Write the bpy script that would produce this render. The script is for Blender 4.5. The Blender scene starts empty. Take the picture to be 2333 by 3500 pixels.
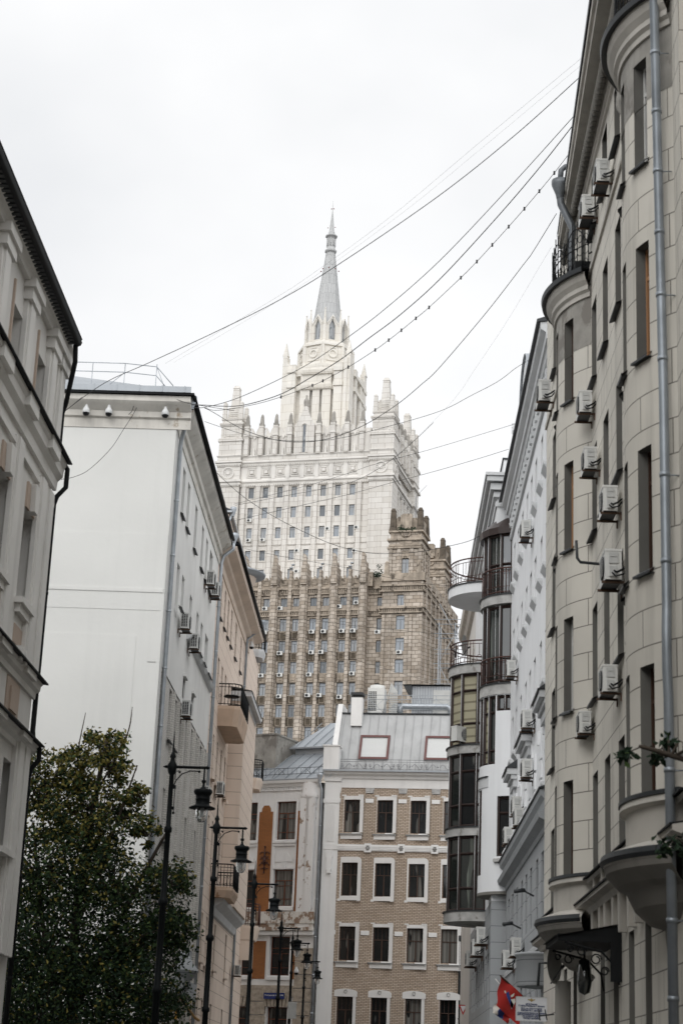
import bpy, math, random
from mathutils import Vector, Matrix
R = math.radians
rnd = random.Random(11)
S = bpy.context.scene
COL = S.collection

# ---------------------------------------------------------------- camera
TH, RO, EYE = 17.7, 2.4, 1.6
FPX = 6162.0                                   # focal length in pixels of the 2333 x 3500 photograph
cam = bpy.data.cameras.new('camera'); camo = bpy.data.objects.new('camera', cam)
COL.objects.link(camo); S.camera = camo
CAMR = Matrix.Rotation(R(90 + TH), 3, 'X') @ Matrix.Rotation(R(RO), 3, 'Z')
camo.matrix_world = Matrix.Translation((0, 0, EYE)) @ CAMR.to_4x4()
cam.sensor_fit = 'VERTICAL'; cam.sensor_height = 36.0; cam.lens = 36.0 * FPX / 3500.0
cam.clip_start = 0.1; cam.clip_end = 6000
cam.dof.use_dof = True; cam.dof.focus_distance = 140; cam.dof.aperture_fstop = 2.4

# ---------------------------------------------------------------- sky, sun, exposure
SUN_EL, SUN_AZ = 40, 205
W_ = bpy.data.worlds.new('World'); S.world = W_; W_.use_nodes = True
nt = W_.node_tree; nt.nodes.clear()
def N(t, **k):
    n = nt.nodes.new(t)
    for a, b in k.items(): setattr(n, a, b)
    return n
L_ = lambda a, b: nt.links.new(a, b)
sky = N('ShaderNodeTexSky', sky_type='NISHITA', sun_disc=False)
sky.sun_elevation = R(SUN_EL); sky.sun_rotation = R(SUN_AZ)
tc = N('ShaderNodeTexCoord')
mp = N('ShaderNodeMapping'); mp.inputs['Scale'].default_value = (1.0, 1.0, 1.5); mp.inputs['Location'].default_value = (0.9, 0.1, 0.35)
L_(tc.outputs['Generated'], mp.inputs[0])
nz = N('ShaderNodeTexNoise'); nz.inputs['Scale'].default_value = 2.3; nz.inputs['Detail'].default_value = 5; nz.inputs['Roughness'].default_value = .48
L_(mp.outputs[0], nz.inputs['Vector'])
rp = N('ShaderNodeValToRGB')
rp.color_ramp.elements[0].position = .38; rp.color_ramp.elements[0].color = (.79, .803, .82, 1)
rp.color_ramp.elements[1].position = .62; rp.color_ramp.elements[1].color = (1.0, 1.0, 1.0, 1)
L_(nz.outputs['Fac'], rp.inputs[0])
sep = N('ShaderNodeSeparateXYZ'); L_(tc.outputs['Generated'], sep.inputs[0])
mz = N('ShaderNodeMapRange'); mz.inputs['From Min'].default_value = .50; mz.inputs['From Max'].default_value = .95
mz.inputs['To Min'].default_value = 10.3; mz.inputs['To Max'].default_value = 12.0
L_(sep.outputs['Z'], mz.inputs['Value'])
my = N('ShaderNodeMapRange'); my.inputs['From Min'].default_value = .30; my.inputs['From Max'].default_value = -.6
my.inputs['To Min'].default_value = 1.0; my.inputs['To Max'].default_value = 1.7
L_(sep.outputs['Y'], my.inputs['Value'])
mm = N('ShaderNodeMath', operation='MULTIPLY'); L_(mz.outputs[0], mm.inputs[0]); L_(my.outputs[0], mm.inputs[1])
vm = N('ShaderNodeVectorMath', operation='SCALE'); L_(rp.outputs[0], vm.inputs[0]); L_(mm.outputs[0], vm.inputs['Scale'])
mx = N('ShaderNodeMix', data_type='RGBA'); mx.inputs['Factor'].default_value = .93
L_(sky.outputs[0], mx.inputs[6]); L_(vm.outputs[0], mx.inputs[7])
bg = N('ShaderNodeBackground'); bg.inputs['Strength'].default_value = .1
L_(mx.outputs[2], bg.inputs['Color'])
L_(bg.outputs[0], N('ShaderNodeOutputWorld').inputs[0])
sd = bpy.data.lights.new('sun', 'SUN'); sd.energy = 0.7; sd.angle = R(28); sd.color = (1, .975, .94)
so = bpy.data.objects.new('sun', sd); COL.objects.link(so)
so.rotation_euler = (R(90 - SUN_EL), 0, R(180 - SUN_AZ))
vs = S.view_settings; vs.view_transform = 'Standard'; vs.look = 'None'; vs.exposure = 0.06; vs.gamma = 1.0; vs.use_curve_mapping = False
S.cycles.max_bounces = 6; S.cycles.diffuse_bounces = 4; S.cycles.glossy_bounces = 3; S.cycles.transparent_max_bounces = 8

# ---------------------------------------------------------------- plan frames: u along a facade, v into the building, z up
CR = dict(N=(0, 0, 1), D=(0, 0, 1.488), T1=(0, 450, .5102), T2=(700, 650, .5102), T3=(1533, 0, .5102), T4=(1533, 900, .5102),
          M1=(0, 1400, .5102), M2=(700, 1600, .574), M3=(1533, 1700, .5102), B1=(0, 2400, .5421), B2=(750, 2500, .5421), B3=(1483, 2500, .5421),
          G1=(1880, 0, .29744), G2=(1880, 650, .29744), G3=(1880, 1300, .29744), G4=(1880, 1950, .29744), G5=(1850, 2600, .30804), G6=(1850, 3000, .30804),
          C1=(560, 1320, .25496), C2=(560, 1900, .25496), C3=(500, 2450, .25496), C4=(500, 2950, .23377),
          H1=(1620, 1050, .21246), H2=(1520, 1450, .2551), H3=(1500, 1900, .26786), H4=(1500, 2400, .26786), H5=(1500, 2900, .28061),
          T5=(1080, 1250, .2551), E1=(830, 2300, .46556), D1=(780, 2640, .21684), D2=(780, 3040, .21684))
def ray(k, x, y):
    a, b, s = CR[k]
    return CAMR @ Vector(((a + s * x - 1166.5) / FPX, -(b + s * y - 1750) / FPX, -1))
class Fr:
    def __init__(s, p, ang, sg=1):
        s.p = Vector((p[0], p[1])); a = R(ang); s.u = Vector((math.cos(a), math.sin(a))); s.v = Vector((-s.u.y, s.u.x)) * sg
    def w(s, u, v, z):
        q = s.p + s.u * u + s.v * v
        return Vector((q.x, q.y, z))
    def M(s, u, v, z, out=False):
        k = -1 if out else 1
        m = Matrix(((s.u.x, k * s.v.x, 0, 0), (s.u.y, k * s.v.y, 0, 0), (0, 0, 1, 0), (0, 0, 0, 1)))
        m.translation = s.w(u, v, z)
        return m
    def hit(s, k, x, y, v=0.0, u=None, z=None):
        d = ray(k, x, y); o = -s.p; d2 = Vector((d.x, d.y))
        if z is not None: t = (z - EYE) / d.z
        elif u is not None: t = (u - o.dot(s.u)) / d2.dot(s.u)
        else: t = (v - o.dot(s.v)) / d2.dot(s.v)
        return (o.dot(s.u) + t * d2.dot(s.u), o.dot(s.v) + t * d2.dot(s.v), EYE + t * d.z)
FA = Fr((-6.93, 37.88), 87.74); FB = Fr((-5.99, 57.6), 87.97); FC = Fr((-5.35, 76.8), 87.75)
FE = Fr((.497, 104), -9); FD = Fr((-.529, 104), -27)
FG = Fr((5.2, 31), 88.75, -1); FH = Fr((5.75, 45.3), 88.25, -1)
FT = Fr((-6.33, 315), -14.5); FW = Fr((-5.17, 290), -15)
FX = Fr((0, 0), 0)                              # plain world axes

# ---------------------------------------------------------------- materials
MATS = {}
def mat(name, col, rough=.85, noise=0, nscale=.6, streak=0, bump=0, bscale=8, brick=None, metal=0, ior=1.45, island=0, stain=None, smul=1.0):
    m = bpy.data.materials.new(name); m.use_nodes = True; t = m.node_tree; nd = t.nodes; ln = t.links.new
    b = nd['Principled BSDF']; b.inputs['Roughness'].default_value = rough; b.inputs['Metallic'].default_value = metal; b.inputs['IOR'].default_value = ior
    def mixc(f, a, c, mode='MIX'):
        x = nd.new('ShaderNodeMix'); x.data_type = 'RGBA'; x.blend_type = mode
        for i, q in ((0, f), (6, a), (7, c)):
            if hasattr(q, 'links'): ln(q, x.inputs[i])
            else: x.inputs[i].default_value = q if i == 0 else (*q, 1)
        return x.outputs[2]
    tcn = nd.new('ShaderNodeTexCoord'); cur = tuple(col); height = None
    def nois(scale, sc=(1, 1, 1), det=4, ro=.55, loc=(0, 0, 0)):
        mpn = nd.new('ShaderNodeMapping'); mpn.inputs['Scale'].default_value = sc; mpn.inputs['Location'].default_value = loc; ln(tcn.outputs['Object'], mpn.inputs[0])
        q = nd.new('ShaderNodeTexNoise'); q.inputs['Scale'].default_value = scale; q.inputs['Detail'].default_value = det; q.inputs['Roughness'].default_value = ro
        ln(mpn.outputs[0], q.inputs['Vector']); return q.outputs['Fac']
    def rng(f, a, b_, c=0., d=1.):
        q = nd.new('ShaderNodeMapRange'); q.inputs[1].default_value = a; q.inputs[2].default_value = b_; q.inputs[3].default_value = c; q.inputs[4].default_value = d
        ln(f, q.inputs[0]); return q.outputs[0]
    if brick:                                    # (width, row height, mortar, second colour, mortar colour[, bias])
        bw, bh, mo, c2, mc = brick[:5]
        q = nd.new('ShaderNodeTexBrick'); ln(tcn.outputs['UV'], q.inputs['Vector'])
        q.inputs['Scale'].default_value = 1; q.inputs['Brick Width'].default_value = bw; q.inputs['Row Height'].default_value = bh
        q.inputs['Mortar Size'].default_value = mo; q.inputs['Mortar Smooth'].default_value = .15; q.inputs['Bias'].default_value = brick[5] if len(brick) > 5 else 0
        q.inputs['Color1'].default_value = (*col, 1); q.inputs['Color2'].default_value = (*c2, 1); q.inputs['Mortar'].default_value = (*mc, 1)
        cur = q.outputs['Color']; height = q.outputs['Fac']
    if noise:
        f = rng(nois(nscale), .3, .7, 1 - noise, 1 + noise * .45)
        v = nd.new('ShaderNodeVectorMath'); v.operation = 'SCALE'
        if hasattr(cur, 'links'): ln(cur, v.inputs[0])
        else: v.inputs[0].default_value = cur
        ln(f, v.inputs['Scale']); cur = v.outputs[0]
    if streak:
        f = rng(nois(1.0, (2.6 * smul, 2.6 * smul, .16 * smul), 5, .6), .5, .78, 0, streak)
        cur = mixc(f, cur, tuple(c * .42 for c in col))
    if stain:                                    # (colour, threshold, scale): blotches of flaked paint or dirt
        f = rng(nois(stain[2], (1, 1, .7), 6, .68, (3, 1, 2)), stain[1], stain[1] + .05)
        cur = mixc(f, cur, stain[0])
    if island:
        g = nd.new('ShaderNodeNewGeometry'); f = rng(g.outputs['Random Per Island'], 0, 1, 1 - island, 1 + island)
        v = nd.new('ShaderNodeVectorMath'); v.operation = 'SCALE'
        if hasattr(cur, 'links'): ln(cur, v.inputs[0])
        else: v.inputs[0].default_value = cur
        ln(f, v.inputs['Scale']); cur = v.outputs[0]
    if hasattr(cur, 'links'): ln(cur, b.inputs['Base Color'])
    else: b.inputs['Base Color'].default_value = (*cur, 1)
    if bump or height:
        bn = nd.new('ShaderNodeBump'); bn.inputs['Distance'].default_value = .02
        bn.inputs['Strength'].default_value = bump or .35
        if height:
            inv = nd.new('ShaderNodeMath'); inv.operation = 'SUBTRACT'; inv.inputs[0].default_value = 1; ln(height, inv.inputs[1])
            ad = nd.new('ShaderNodeMath'); ad.operation = 'MULTIPLY_ADD'; ln(nois(bscale), ad.inputs[0]); ad.inputs[1].default_value = .5; ln(inv.outputs[0], ad.inputs[2]); ln(ad.outputs[0], bn.inputs['Height'])
        else: ln(nois(bscale, det=6), bn.inputs['Height'])
        ln(bn.outputs[0], b.inputs['Normal'])
    MATS[name] = m; return m
def glass(name, dark, cur, amt, fold=46, rough=.06, ior=1.9):
    """window pane: dark room or curtain behind reflecting glass"""
    m = bpy.data.materials.new(name); m.use_nodes = True; t = m.node_tree; nd = t.nodes; ln = t.links.new; b = nd['Principled BSDF']
    tcn = nd.new('ShaderNodeTexCoord'); oi = nd.new('ShaderNodeObjectInfo'); sp = nd.new('ShaderNodeSeparateXYZ'); ln(tcn.outputs['UV'], sp.inputs[0])
    def ma(op, *a):
        q = nd.new('ShaderNodeMath'); q.operation = op
        for i, x in enumerate(a):
            if hasattr(x, 'links'): ln(x, q.inputs[i])
            else: q.inputs[i].default_value = x
        return q.outputs[0]
    r = oi.outputs['Random']
    nx = nd.new('ShaderNodeTexNoise'); nx.noise_dimensions = '2D'; nx.inputs['Scale'].default_value = 2.2; nx.inputs['Detail'].default_value = 1
    cb = nd.new('ShaderNodeCombineXYZ'); ln(ma('MULTIPLY_ADD', r, 37.0, sp.outputs[0]), cb.inputs[0]); ln(ma('MULTIPLY', sp.outputs[1], .35), cb.inputs[1]); ln(cb.outputs[0], nx.inputs['Vector'])
    msk = nd.new('ShaderNodeMapRange'); msk.inputs[1].default_value = 1 - amt; msk.inputs[2].default_value = 1 - amt + .03
    ln(ma('ADD', nx.outputs['Fac'], ma('MULTIPLY', ma('SUBTRACT', r, .5), .5)), msk.inputs[0])
    fd = ma('MULTIPLY_ADD', ma('SINE', ma('MULTIPLY_ADD', sp.outputs[0], fold, ma('MULTIPLY', ma('SINE', ma('MULTIPLY', sp.outputs[0], 17.0)), 2.0))), .28, .72)
    v = nd.new('ShaderNodeVectorMath'); v.operation = 'SCALE'; v.inputs[0].default_value = cur; ln(fd, v.inputs['Scale'])
    x = nd.new('ShaderNodeMix'); x.data_type = 'RGBA'; ln(msk.outputs[0], x.inputs[0]); x.inputs[6].default_value = (*dark, 1); ln(v.outputs[0], x.inputs[7])
    ln(x.outputs[2], b.inputs['Base Color']); b.inputs['Roughness'].default_value = rough; b.inputs['IOR'].default_value = ior
    nb = nd.new('ShaderNodeTexNoise'); nb.inputs['Scale'].default_value = 1.3; nb.inputs['Detail'].default_value = 1; ln(tcn.outputs['Object'], nb.inputs['Vector'])
    bn = nd.new('ShaderNodeBump'); bn.inputs['Strength'].default_value = .03; ln(nb.outputs['Fac'], bn.inputs['Height']); ln(bn.outputs[0], b.inputs['Normal'])
    MATS[name] = m; return m

mat('cream_plaster', (.66, .645, .615), noise=.10, nscale=.35, streak=.25, bump=.15, bscale=14)
mat('tan_plaster', (.45, .36, .295), noise=.10, nscale=.6, streak=.2)
mat('trim_cream', (.70, .685, .655), noise=.08, nscale=.8, streak=.2)
mat('reveal_paint', (.50, .50, .50), noise=.12, nscale=1.2)
mat('black_metal', (.009, .010, .011), .65, noise=.2, nscale=2)
mat('dark_sheet', (.03, .034, .037), .5, noise=.3, nscale=1.2)
mat('white_plaster', (.70, .70, .675), noise=.07, nscale=.22, streak=.13, bump=.22, bscale=5, smul=.5)
mat('white_stucco', (.77, .765, .74), noise=.09, nscale=.5, streak=.22, bump=.15, bscale=9)
mat('old_cornice', (.66, .635, .585), noise=.2, nscale=.9, streak=.4, stain=((.36, .30, .23), .60, 1.1))
mat('white_brick', (.66, .64, .60), brick=(.26, .085, .011, (.60, .58, .54), (.42, .40, .37)), noise=.12, nscale=.5)
mat('peach_plaster', (.74, .62, .525), noise=.07, nscale=.4, streak=.2, brick=(2.1, .62, .014, (.75, .63, .535), (.36, .28, .23)))
mat('peach_smooth', (.72, .605, .51), noise=.1, nscale=.7, streak=.25)
mat('orange_stain', (.60, .45, .34), noise=.2, nscale=.8, stain=((.30, .17, .10), .6, 1.8))
mat('galvanised', (.42, .45, .48), .38, noise=.22, nscale=2.2, metal=.55)
mat('pipe_metal', (.30, .33, .36), .42, noise=.3, nscale=1.4, metal=.5, streak=.3)
mat('dark_pipe', (.13, .14, .15), .45, noise=.25, nscale=3, metal=.4)
mat('zinc_roof', (.36, .385, .41), .42, noise=.14, nscale=.45, metal=.35, streak=.25)
mat('pale_roof', (.40, .405, .405), .5, noise=.12, nscale=.6, metal=.15, streak=.35)
mat('steel_sheet', (.38, .40, .42), .5, noise=.12, nscale=.8, metal=.3, brick=(.16, 6, .018, (.40, .42, .44), (.22, .23, .25)))
mat('ac_white', (.68, .68, .655), .5, noise=.08, nscale=4, streak=.15)
mat('ac_grey', (.50, .505, .49), .5, noise=.1, nscale=4)
mat('ac_dark', (.03, .032, .035), .5)
mat('rust', (.10, .06, .04), .8, noise=.4, nscale=6)
mat('skylight_frame', (.12, .045, .04), .5)
mat('rust_rail', (.075, .030, .022), .6, noise=.4, nscale=3)
mat('grey_stone', (.62, .59, .525), noise=.16, nscale=.35, streak=.5, bump=.3, bscale=6,
    brick=(1.55, .58, .011, (.63, .60, .535), (.16, .145, .125)))
mat('grey_smooth', (.50, .475, .43), noise=.2, nscale=.6, streak=.45, bump=.2)
mat('worn_grey', (.33, .315, .285), noise=.35, nscale=1.6, streak=.6, stain=((.20, .185, .165), .52, 1.3))
mat('grey_reveal', (.15, .146, .132), noise=.2, nscale=1.0)  # recess shade and grime both put into this darker colour
mat('pink_stone', (.42, .31, .235), noise=.15, nscale=.8, streak=.3, brick=(3.0, .58, .012, (.44, .33, .25), (.20, .15, .11)), stain=((.50, .44, .36), .62, .9))
mat('dark_plinth', (.20, .19, .17), noise=.2, nscale=.7, streak=.4)
mat('cool_white', (.79, .80, .81), noise=.06, nscale=.4, streak=.15, bump=.2, bscale=7)
mat('cool_trim', (.60, .61, .615), noise=.1, nscale=.7, streak=.2)
mat('cool_grey', (.36, .375, .385), noise=.08, nscale=.5, streak=.2, brick=(2.6, .55, .012, (.37, .385, .395), (.17, .18, .185)))
mat('slab_rough', (.46, .455, .44), noise=.3, nscale=2.5, stain=((.25, .24, .22), .56, 2.4))
mat('bay_frame', (.030, .017, .014), .4)
mat('brown_frame', (.055, .028, .018), .5)
mat('red_frame', (.13, .040, .018), .45)
mat('white_frame', (.62, .62, .60), .5)
mat('grey_frame', (.16, .17, .175), .5)
mat('wood_frame', (.42, .22, .11), .5)
mat('white_stone', (.73, .705, .665), noise=.09, nscale=.09, streak=.34, smul=.22, bump=.2, bscale=1.2, brick=(2.6, 1.05, .035, (.655, .625, .58), (.40, .365, .325)))
mat('white_carved', (.73, .705, .665), noise=.14, nscale=.3, streak=.55, smul=.3)
mat('top_stone', (.78, .752, .70), noise=.07, nscale=.2, streak=.25, smul=.3, brick=(3.2, 1.6, .03, (.76, .725, .66), (.55, .50, .43)))
mat('grey_carved', (.36, .34, .31), noise=.3, nscale=.8, streak=.4)
mat('spire_metal', (.47, .475, .475), .5, noise=.08, nscale=.4, brick=(.75, 2.2, .04, (.50, .505, .50), (.33, .335, .335)))
mat('brown_stone', (.54, .475, .405), noise=.26, nscale=.28, streak=.6, smul=.35, bump=.3, bscale=2, brick=(1.25, .62, .045, (.34, .28, .22), (.15, .125, .10), -.1))
mat('brown_carved', (.42, .355, .285), stain=((.11, .09, .07), .56, .9), noise=.42, nscale=.9, streak=.7, smul=.5, bump=.6, bscale=3)
mat('brown_panel', (.095, .076, .054), noise=.35, nscale=.9, bump=.4, bscale=3)
mat('soot_stone', (.13, .105, .08), noise=.5, nscale=1.0, bump=.6, bscale=3)
mat('yellow_brick', (.56, .465, .38), brick=(.27, .088, .014, (.45, .36, .28), (.16, .122, .088)), noise=.14, nscale=.3)
mat('trim_white', (.80, .795, .78), noise=.07, nscale=.6, streak=.2)
mat('flaked_white', (.76, .75, .735), noise=.08, nscale=.6, streak=.2, stain=((.30, .22, .16), .575, 2.2))
mat('flaked_heavy', (.66, .63, .58), noise=.1, nscale=.6, stain=((.27, .185, .13), .50, 2.4))
mat('orange_brick', (.34, .135, .042), noise=.14, nscale=.6, brick=(.24, .08, .010, (.29, .115, .038), (.25, .105, .04)))
mat('rough_stone', (.42, .36, .29), noise=.35, nscale=5, bump=1.0, bscale=7)
mat('green_brick', (.10, .19, .125), brick=(.26, .085, .012, (.085, .165, .105), (.06, .11, .075)), noise=.15, nscale=.6)
mat('blue_sign', (.015, .03, .14), .4)
mat('sign_white', (.66, .67, .69), .5, noise=.05, nscale=2)
mat('letter_white', (.72, .72, .72), .5)
mat('letter_blue', (.05, .07, .16), .5)
mat('gold_emblem', (.36, .27, .10), .4, metal=.3)
mat('flag_red', (.42, .022, .018), .7, noise=.15, nscale=3)
mat('flag_white', (.62, .60, .54), .7)
mat('flag_blue', (.018, .045, .20), .7)
mat('yellow_pipe', (.46, .22, .02), .5)
mat('asphalt', (.05, .05, .052), .9, noise=.2, nscale=3, bump=.3, bscale=30)
mat('pavement_stone', (.20, .195, .185), .9, noise=.15, nscale=1.5, brick=(.6, .3, .01, (.19, .185, .175), (.10, .10, .095)))
mat('kerb_stone', (.28, .275, .265), .9, noise=.15, nscale=3)
mat('lamp_iron', (.006, .008, .009), .6)
mat('wire_black', (.018, .018, .02), .6)
mat('wire_grey', (.20, .20, .21), .6)
mat('bark', (.055, .043, .032), .95, noise=.3, nscale=6, bump=.5, bscale=20)
mat('leaf_green', (.040, .066, .022), .75, island=.45)
mat('leaf_toplit', (.19, .165, .045), .75, island=.4)  # brighter leaf colour standing in for light on the crown top
mat('leaf_dark', (.016, .032, .017), .75, island=.4)
mat('blind_cream', (.36, .335, .235), .7, noise=.05, brick=(9, .12, .016, (.38, .35, .25), (.20, .18, .12)))
mat('blind_white', (.60, .61, .60), .7, brick=(9, .07, .008, (.62, .63, .62), (.44, .45, .45)))
mat('camera_white', (.66, .67, .67), .4)
mat('camera_dome', (.01, .01, .012), .12)
mat('dish_grey', (.33, .33, .315), .5, noise=.1, nscale=3)
mat('red_light', (.18, .03, .03), .4)
mat('red_planks', (.22, .075, .06), .7)
glass('pane_dark', (.008, .009, .010), (.12, .12, .11), .28, ior=1.45)
glass('pane_curtain', (.012, .013, .013), (.19, .185, .17), .46, ior=1.5)
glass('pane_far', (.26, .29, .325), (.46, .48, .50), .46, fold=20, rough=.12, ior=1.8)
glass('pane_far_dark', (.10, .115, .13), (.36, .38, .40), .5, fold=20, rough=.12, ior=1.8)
glass('pane_bay', (.018, .022, .020), (.17, .19, .165), .40, fold=30, ior=2.0)
glass('pane_blue', (.10, .11, .12), (.25, .26, .27), .40, ior=2.0)
mg = bpy.data.materials.new('lamp_glass'); mg.use_nodes = True; MATS['lamp_glass'] = mg
_b = mg.node_tree.nodes['Principled BSDF']; _b.inputs['Base Color'].default_value = (.85, .87, .88, 1); _b.inputs['Roughness'].default_value = .12
_b.inputs['Transmission Weight'].default_value = .9; _b.inputs['IOR'].default_value = 1.12

for k_ in ('lamp_iron', 'black_metal', 'leaf_green', 'leaf_toplit', 'leaf_dark'): MATS[k_].node_tree.nodes['Principled BSDF'].inputs['Specular IOR Level'].default_value = .2

# ---------------------------------------------------------------- mesh helpers
class MB:
    def __init__(s): s.v = []; s.f = []; s.uv = []; s.sm = []; s.mi = []; s.cuts = []
    def new(s): s.cuts.append(len(s.f))            # what follows is a piece of its own: one object each
    def face(s, pts, uv=None, sm=False, mi=0):
        i = len(s.v); s.v += [tuple(p) for p in pts]; s.f.append(tuple(range(i, i + len(pts)))); s.sm.append(sm); s.mi.append(mi)
        if uv is None:
            a = Vector(pts[0]); n = Vector((0, 0, 0))
            for j in range(1, len(pts) - 1): n += (Vector(pts[j]) - a).cross(Vector(pts[j + 1]) - a)
            ax, ay, az = abs(n.x), abs(n.y), abs(n.z)
            if az > 1.6 * max(ax, ay): uv = [(p[0], p[1]) for p in pts]
            elif ay >= ax: uv = [(p[0], p[2]) for p in pts]
            else: uv = [(p[1], p[2]) for p in pts]
        s.uv.append(uv)
    def shared(s, verts, faces, sm=True, mi=0, uvs=None):
        i = len(s.v); s.v += [tuple(p) for p in verts]
        for f in faces:
            s.f.append(tuple(i + j for j in f)); s.sm.append(sm); s.mi.append(mi)
            s.uv.append([uvs[j] for j in f] if uvs else [(verts[j][0] + verts[j][1], verts[j][2]) for j in f])
    def box(s, u0, u1, v0, v1, z0, z1, mi=0, skip=''):
        P = lambda a, b, c: (a, b, c)
        if 'f' not in skip: s.face([P(u0, v0, z0), P(u1, v0, z0), P(u1, v0, z1), P(u0, v0, z1)], mi=mi)
        if 'b' not in skip: s.face([P(u1, v1, z0), P(u0, v1, z0), P(u0, v1, z1), P(u1, v1, z1)], mi=mi)
        if 'l' not in skip: s.face([P(u0, v1, z0), P(u0, v0, z0), P(u0, v0, z1), P(u0, v1, z1)], mi=mi)
        if 'r' not in skip: s.face([P(u1, v0, z0), P(u1, v1, z0), P(u1, v1, z1), P(u1, v0, z1)], mi=mi)
        if 't' not in skip: s.face([P(u0, v0, z1), P(u1, v0, z1), P(u1, v1, z1), P(u0, v1, z1)], mi=mi)
        if 'd' not in skip: s.face([P(u0, v1, z0), P(u1, v1, z0), P(u1, v0, z0), P(u0, v0, z0)], mi=mi)
    def frustum(s, cu, cv, z0, z1, a0, b0, a1, b1):
        q = [(cu - a0, cv - b0, z0), (cu + a0, cv - b0, z0), (cu + a0, cv + b0, z0), (cu - a0, cv + b0, z0)]
        r = [(cu - a1, cv - b1, z1), (cu + a1, cv - b1, z1), (cu + a1, cv + b1, z1), (cu - a1, cv + b1, z1)]
        for i in range(4): s.face([q[i], q[(i + 1) % 4], r[(i + 1) % 4], r[i]])
        s.face(r); s.face(q[::-1])
    def prism(s, poly, v0, v1, mi=0):            # polygon in (u, z) extruded along v
        s.face([(a, v0, b) for a, b in poly], mi=mi); s.face([(a, v1, b) for a, b in poly[::-1]], mi=mi)
        n = len(poly)
        for i in range(n):
            a, b = poly[i], poly[(i + 1) % n]
            s.face([(a[0], v0, a[1]), (a[0], v1, a[1]), (b[0], v1, b[1]), (b[0], v0, b[1])], mi=mi)
    def prof(s, poly, a, b, axis='u', mi=0):     # profile in (v, z) run along u from a to b (or in (u, z) run along v)
        g = (lambda t, q: (t, q[0], q[1])) if axis == 'u' else (lambda t, q: (q[0], t, q[1]))
        n = len(poly)
        for i in range(n):
            p, q = poly[i], poly[(i + 1) % n]
            s.face([g(a, p), g(b, p), g(b, q), g(a, q)], mi=mi)
        s.face([g(a, p) for p in poly], mi=mi); s.face([g(b, p) for p in poly[::-1]], mi=mi)
    def slab(s, poly, z0, z1, mi=0):             # polygon in plan (u, v) extruded in z
        s.face([(a, b, z1) for a, b in poly], mi=mi); s.face([(a, b, z0) for a, b in poly[::-1]], mi=mi)
        n = len(poly); d = 0
        for i in range(n):
            p, q = poly[i], poly[(i + 1) % n]; L = math.dist(p, q)
            s.face([(*p, z0), (*q, z0), (*q, z1), (*p, z1)], uv=[(d, z0), (d + L, z0), (d + L, z1), (d, z1)], mi=mi); d += L
    def lathe(s, cu, cv, pr, n=16, a0=0, a1=360, mi=0, sm=True, sq=(1, 1)):
        full = abs(a1 - a0) >= 360; m = n if full else n + 1
        vs_, uvs = [], []
        for r_, z_ in pr:
            for i in range(m):
                a = R(a0 + (a1 - a0) * i / n); vs_.append((cu + sq[0] * r_ * math.cos(a), cv + sq[1] * r_ * math.sin(a), z_)); uvs.append((max(r_, .2) * (a - R(a0)), z_))
        fs = []
        for j in range(len(pr) - 1):
            for i in range(n):
                k = (i + 1) % m
                fs.append((j * m + i, j * m + k, (j + 1) * m + k, (j + 1) * m + i))
        s.shared(vs_, fs, sm, mi, uvs)
    def tube(s, pts, r, n=6, mi=0, cap=True, sm=True):
        pts = [Vector(p) for p in pts]; rings = []; m = len(pts)
        rr = r if hasattr(r, '__len__') else [r] * m
        up = Vector((0, 0, 1)); vs_ = []; px = None
        for i, p in enumerate(pts):
            d = (pts[min(i + 1, m - 1)] - pts[max(i - 1, 0)])
            if d.length < 1e-9: d = Vector((0, 0, 1))
            d.normalize(); x = d.cross(up)
            if x.length < .05: x = d.cross(Vector((1, 0, 0)))
            if px is not None:
                q = px - d * px.dot(d)
                if q.length > .05: x = q
            x.normalize(); px = x; y = x.cross(d)
            for k in range(n):
                a = 2 * math.pi * k / n; vs_.append(p + (x * math.cos(a) + y * math.sin(a)) * rr[i])
        fs = [(j * n + k, j * n + (k + 1) % n, (j + 1) * n + (k + 1) % n, (j + 1) * n + k) for j in range(m - 1) for k in range(n)]
        if cap: fs += [tuple(range(n))[::-1], tuple((m - 1) * n + k for k in range(n))]
        s.shared(vs_, fs, sm, mi)
    def ball(s, c, r, n=8, sq=(1, 1, 1), mi=0):
        s.lathe(c[0], c[1], [(r * sq[0] * math.sin(math.pi * i / n), c[2] - r * sq[2] * math.cos(math.pi * i / n)) for i in range(n + 1)], n, mi=mi)
    def mesh(s, name, mats, fr=None, root=None):
        me = bpy.data.meshes.new(name)
        if fr is not None:
            o = root if root is not None else Vector((0, 0, 0))
            vs_ = [fr.w(*p) - o for p in s.v]
        else: vs_ = s.v
        me.from_pydata([tuple(p) for p in vs_], [], s.f)
        uvl = me.uv_layers.new(name='UVMap'); i = 0
        flat = []
        for q in s.uv:
            for c in q: flat += [c[0], c[1]]
        uvl.data.foreach_set('uv', flat)
        me.polygons.foreach_set('use_smooth', s.sm)
        for mname in (mats if isinstance(mats, (list, tuple)) else [mats]): me.materials.append(MATS[mname])
        me.polygons.foreach_set('material_index', s.mi); me.update()
        return me
    def obj(s, name, mats, parent=None, fr=None):
        if s.cuts:
            cs = sorted({0, *s.cuts, len(s.f)}); first = None
            for a, b in zip(cs, cs[1:]):
                q = MB(); mp_ = {}
                for i in range(a, b):
                    for j in s.f[i]:
                        if j not in mp_: mp_[j] = len(q.v); q.v.append(s.v[j])
                    q.f.append(tuple(mp_[j] for j in s.f[i])); q.uv.append(s.uv[i]); q.sm.append(s.sm[i]); q.mi.append(s.mi[i])
                o = q.obj(name, mats, parent, fr); first = first or o
            return first
        root = parent_origin(parent)
        o = bpy.data.objects.new(name, s.mesh(name, mats, fr or FX, root)); COL.objects.link(o)
        if parent is not None: o.parent = parent
        return o
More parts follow.
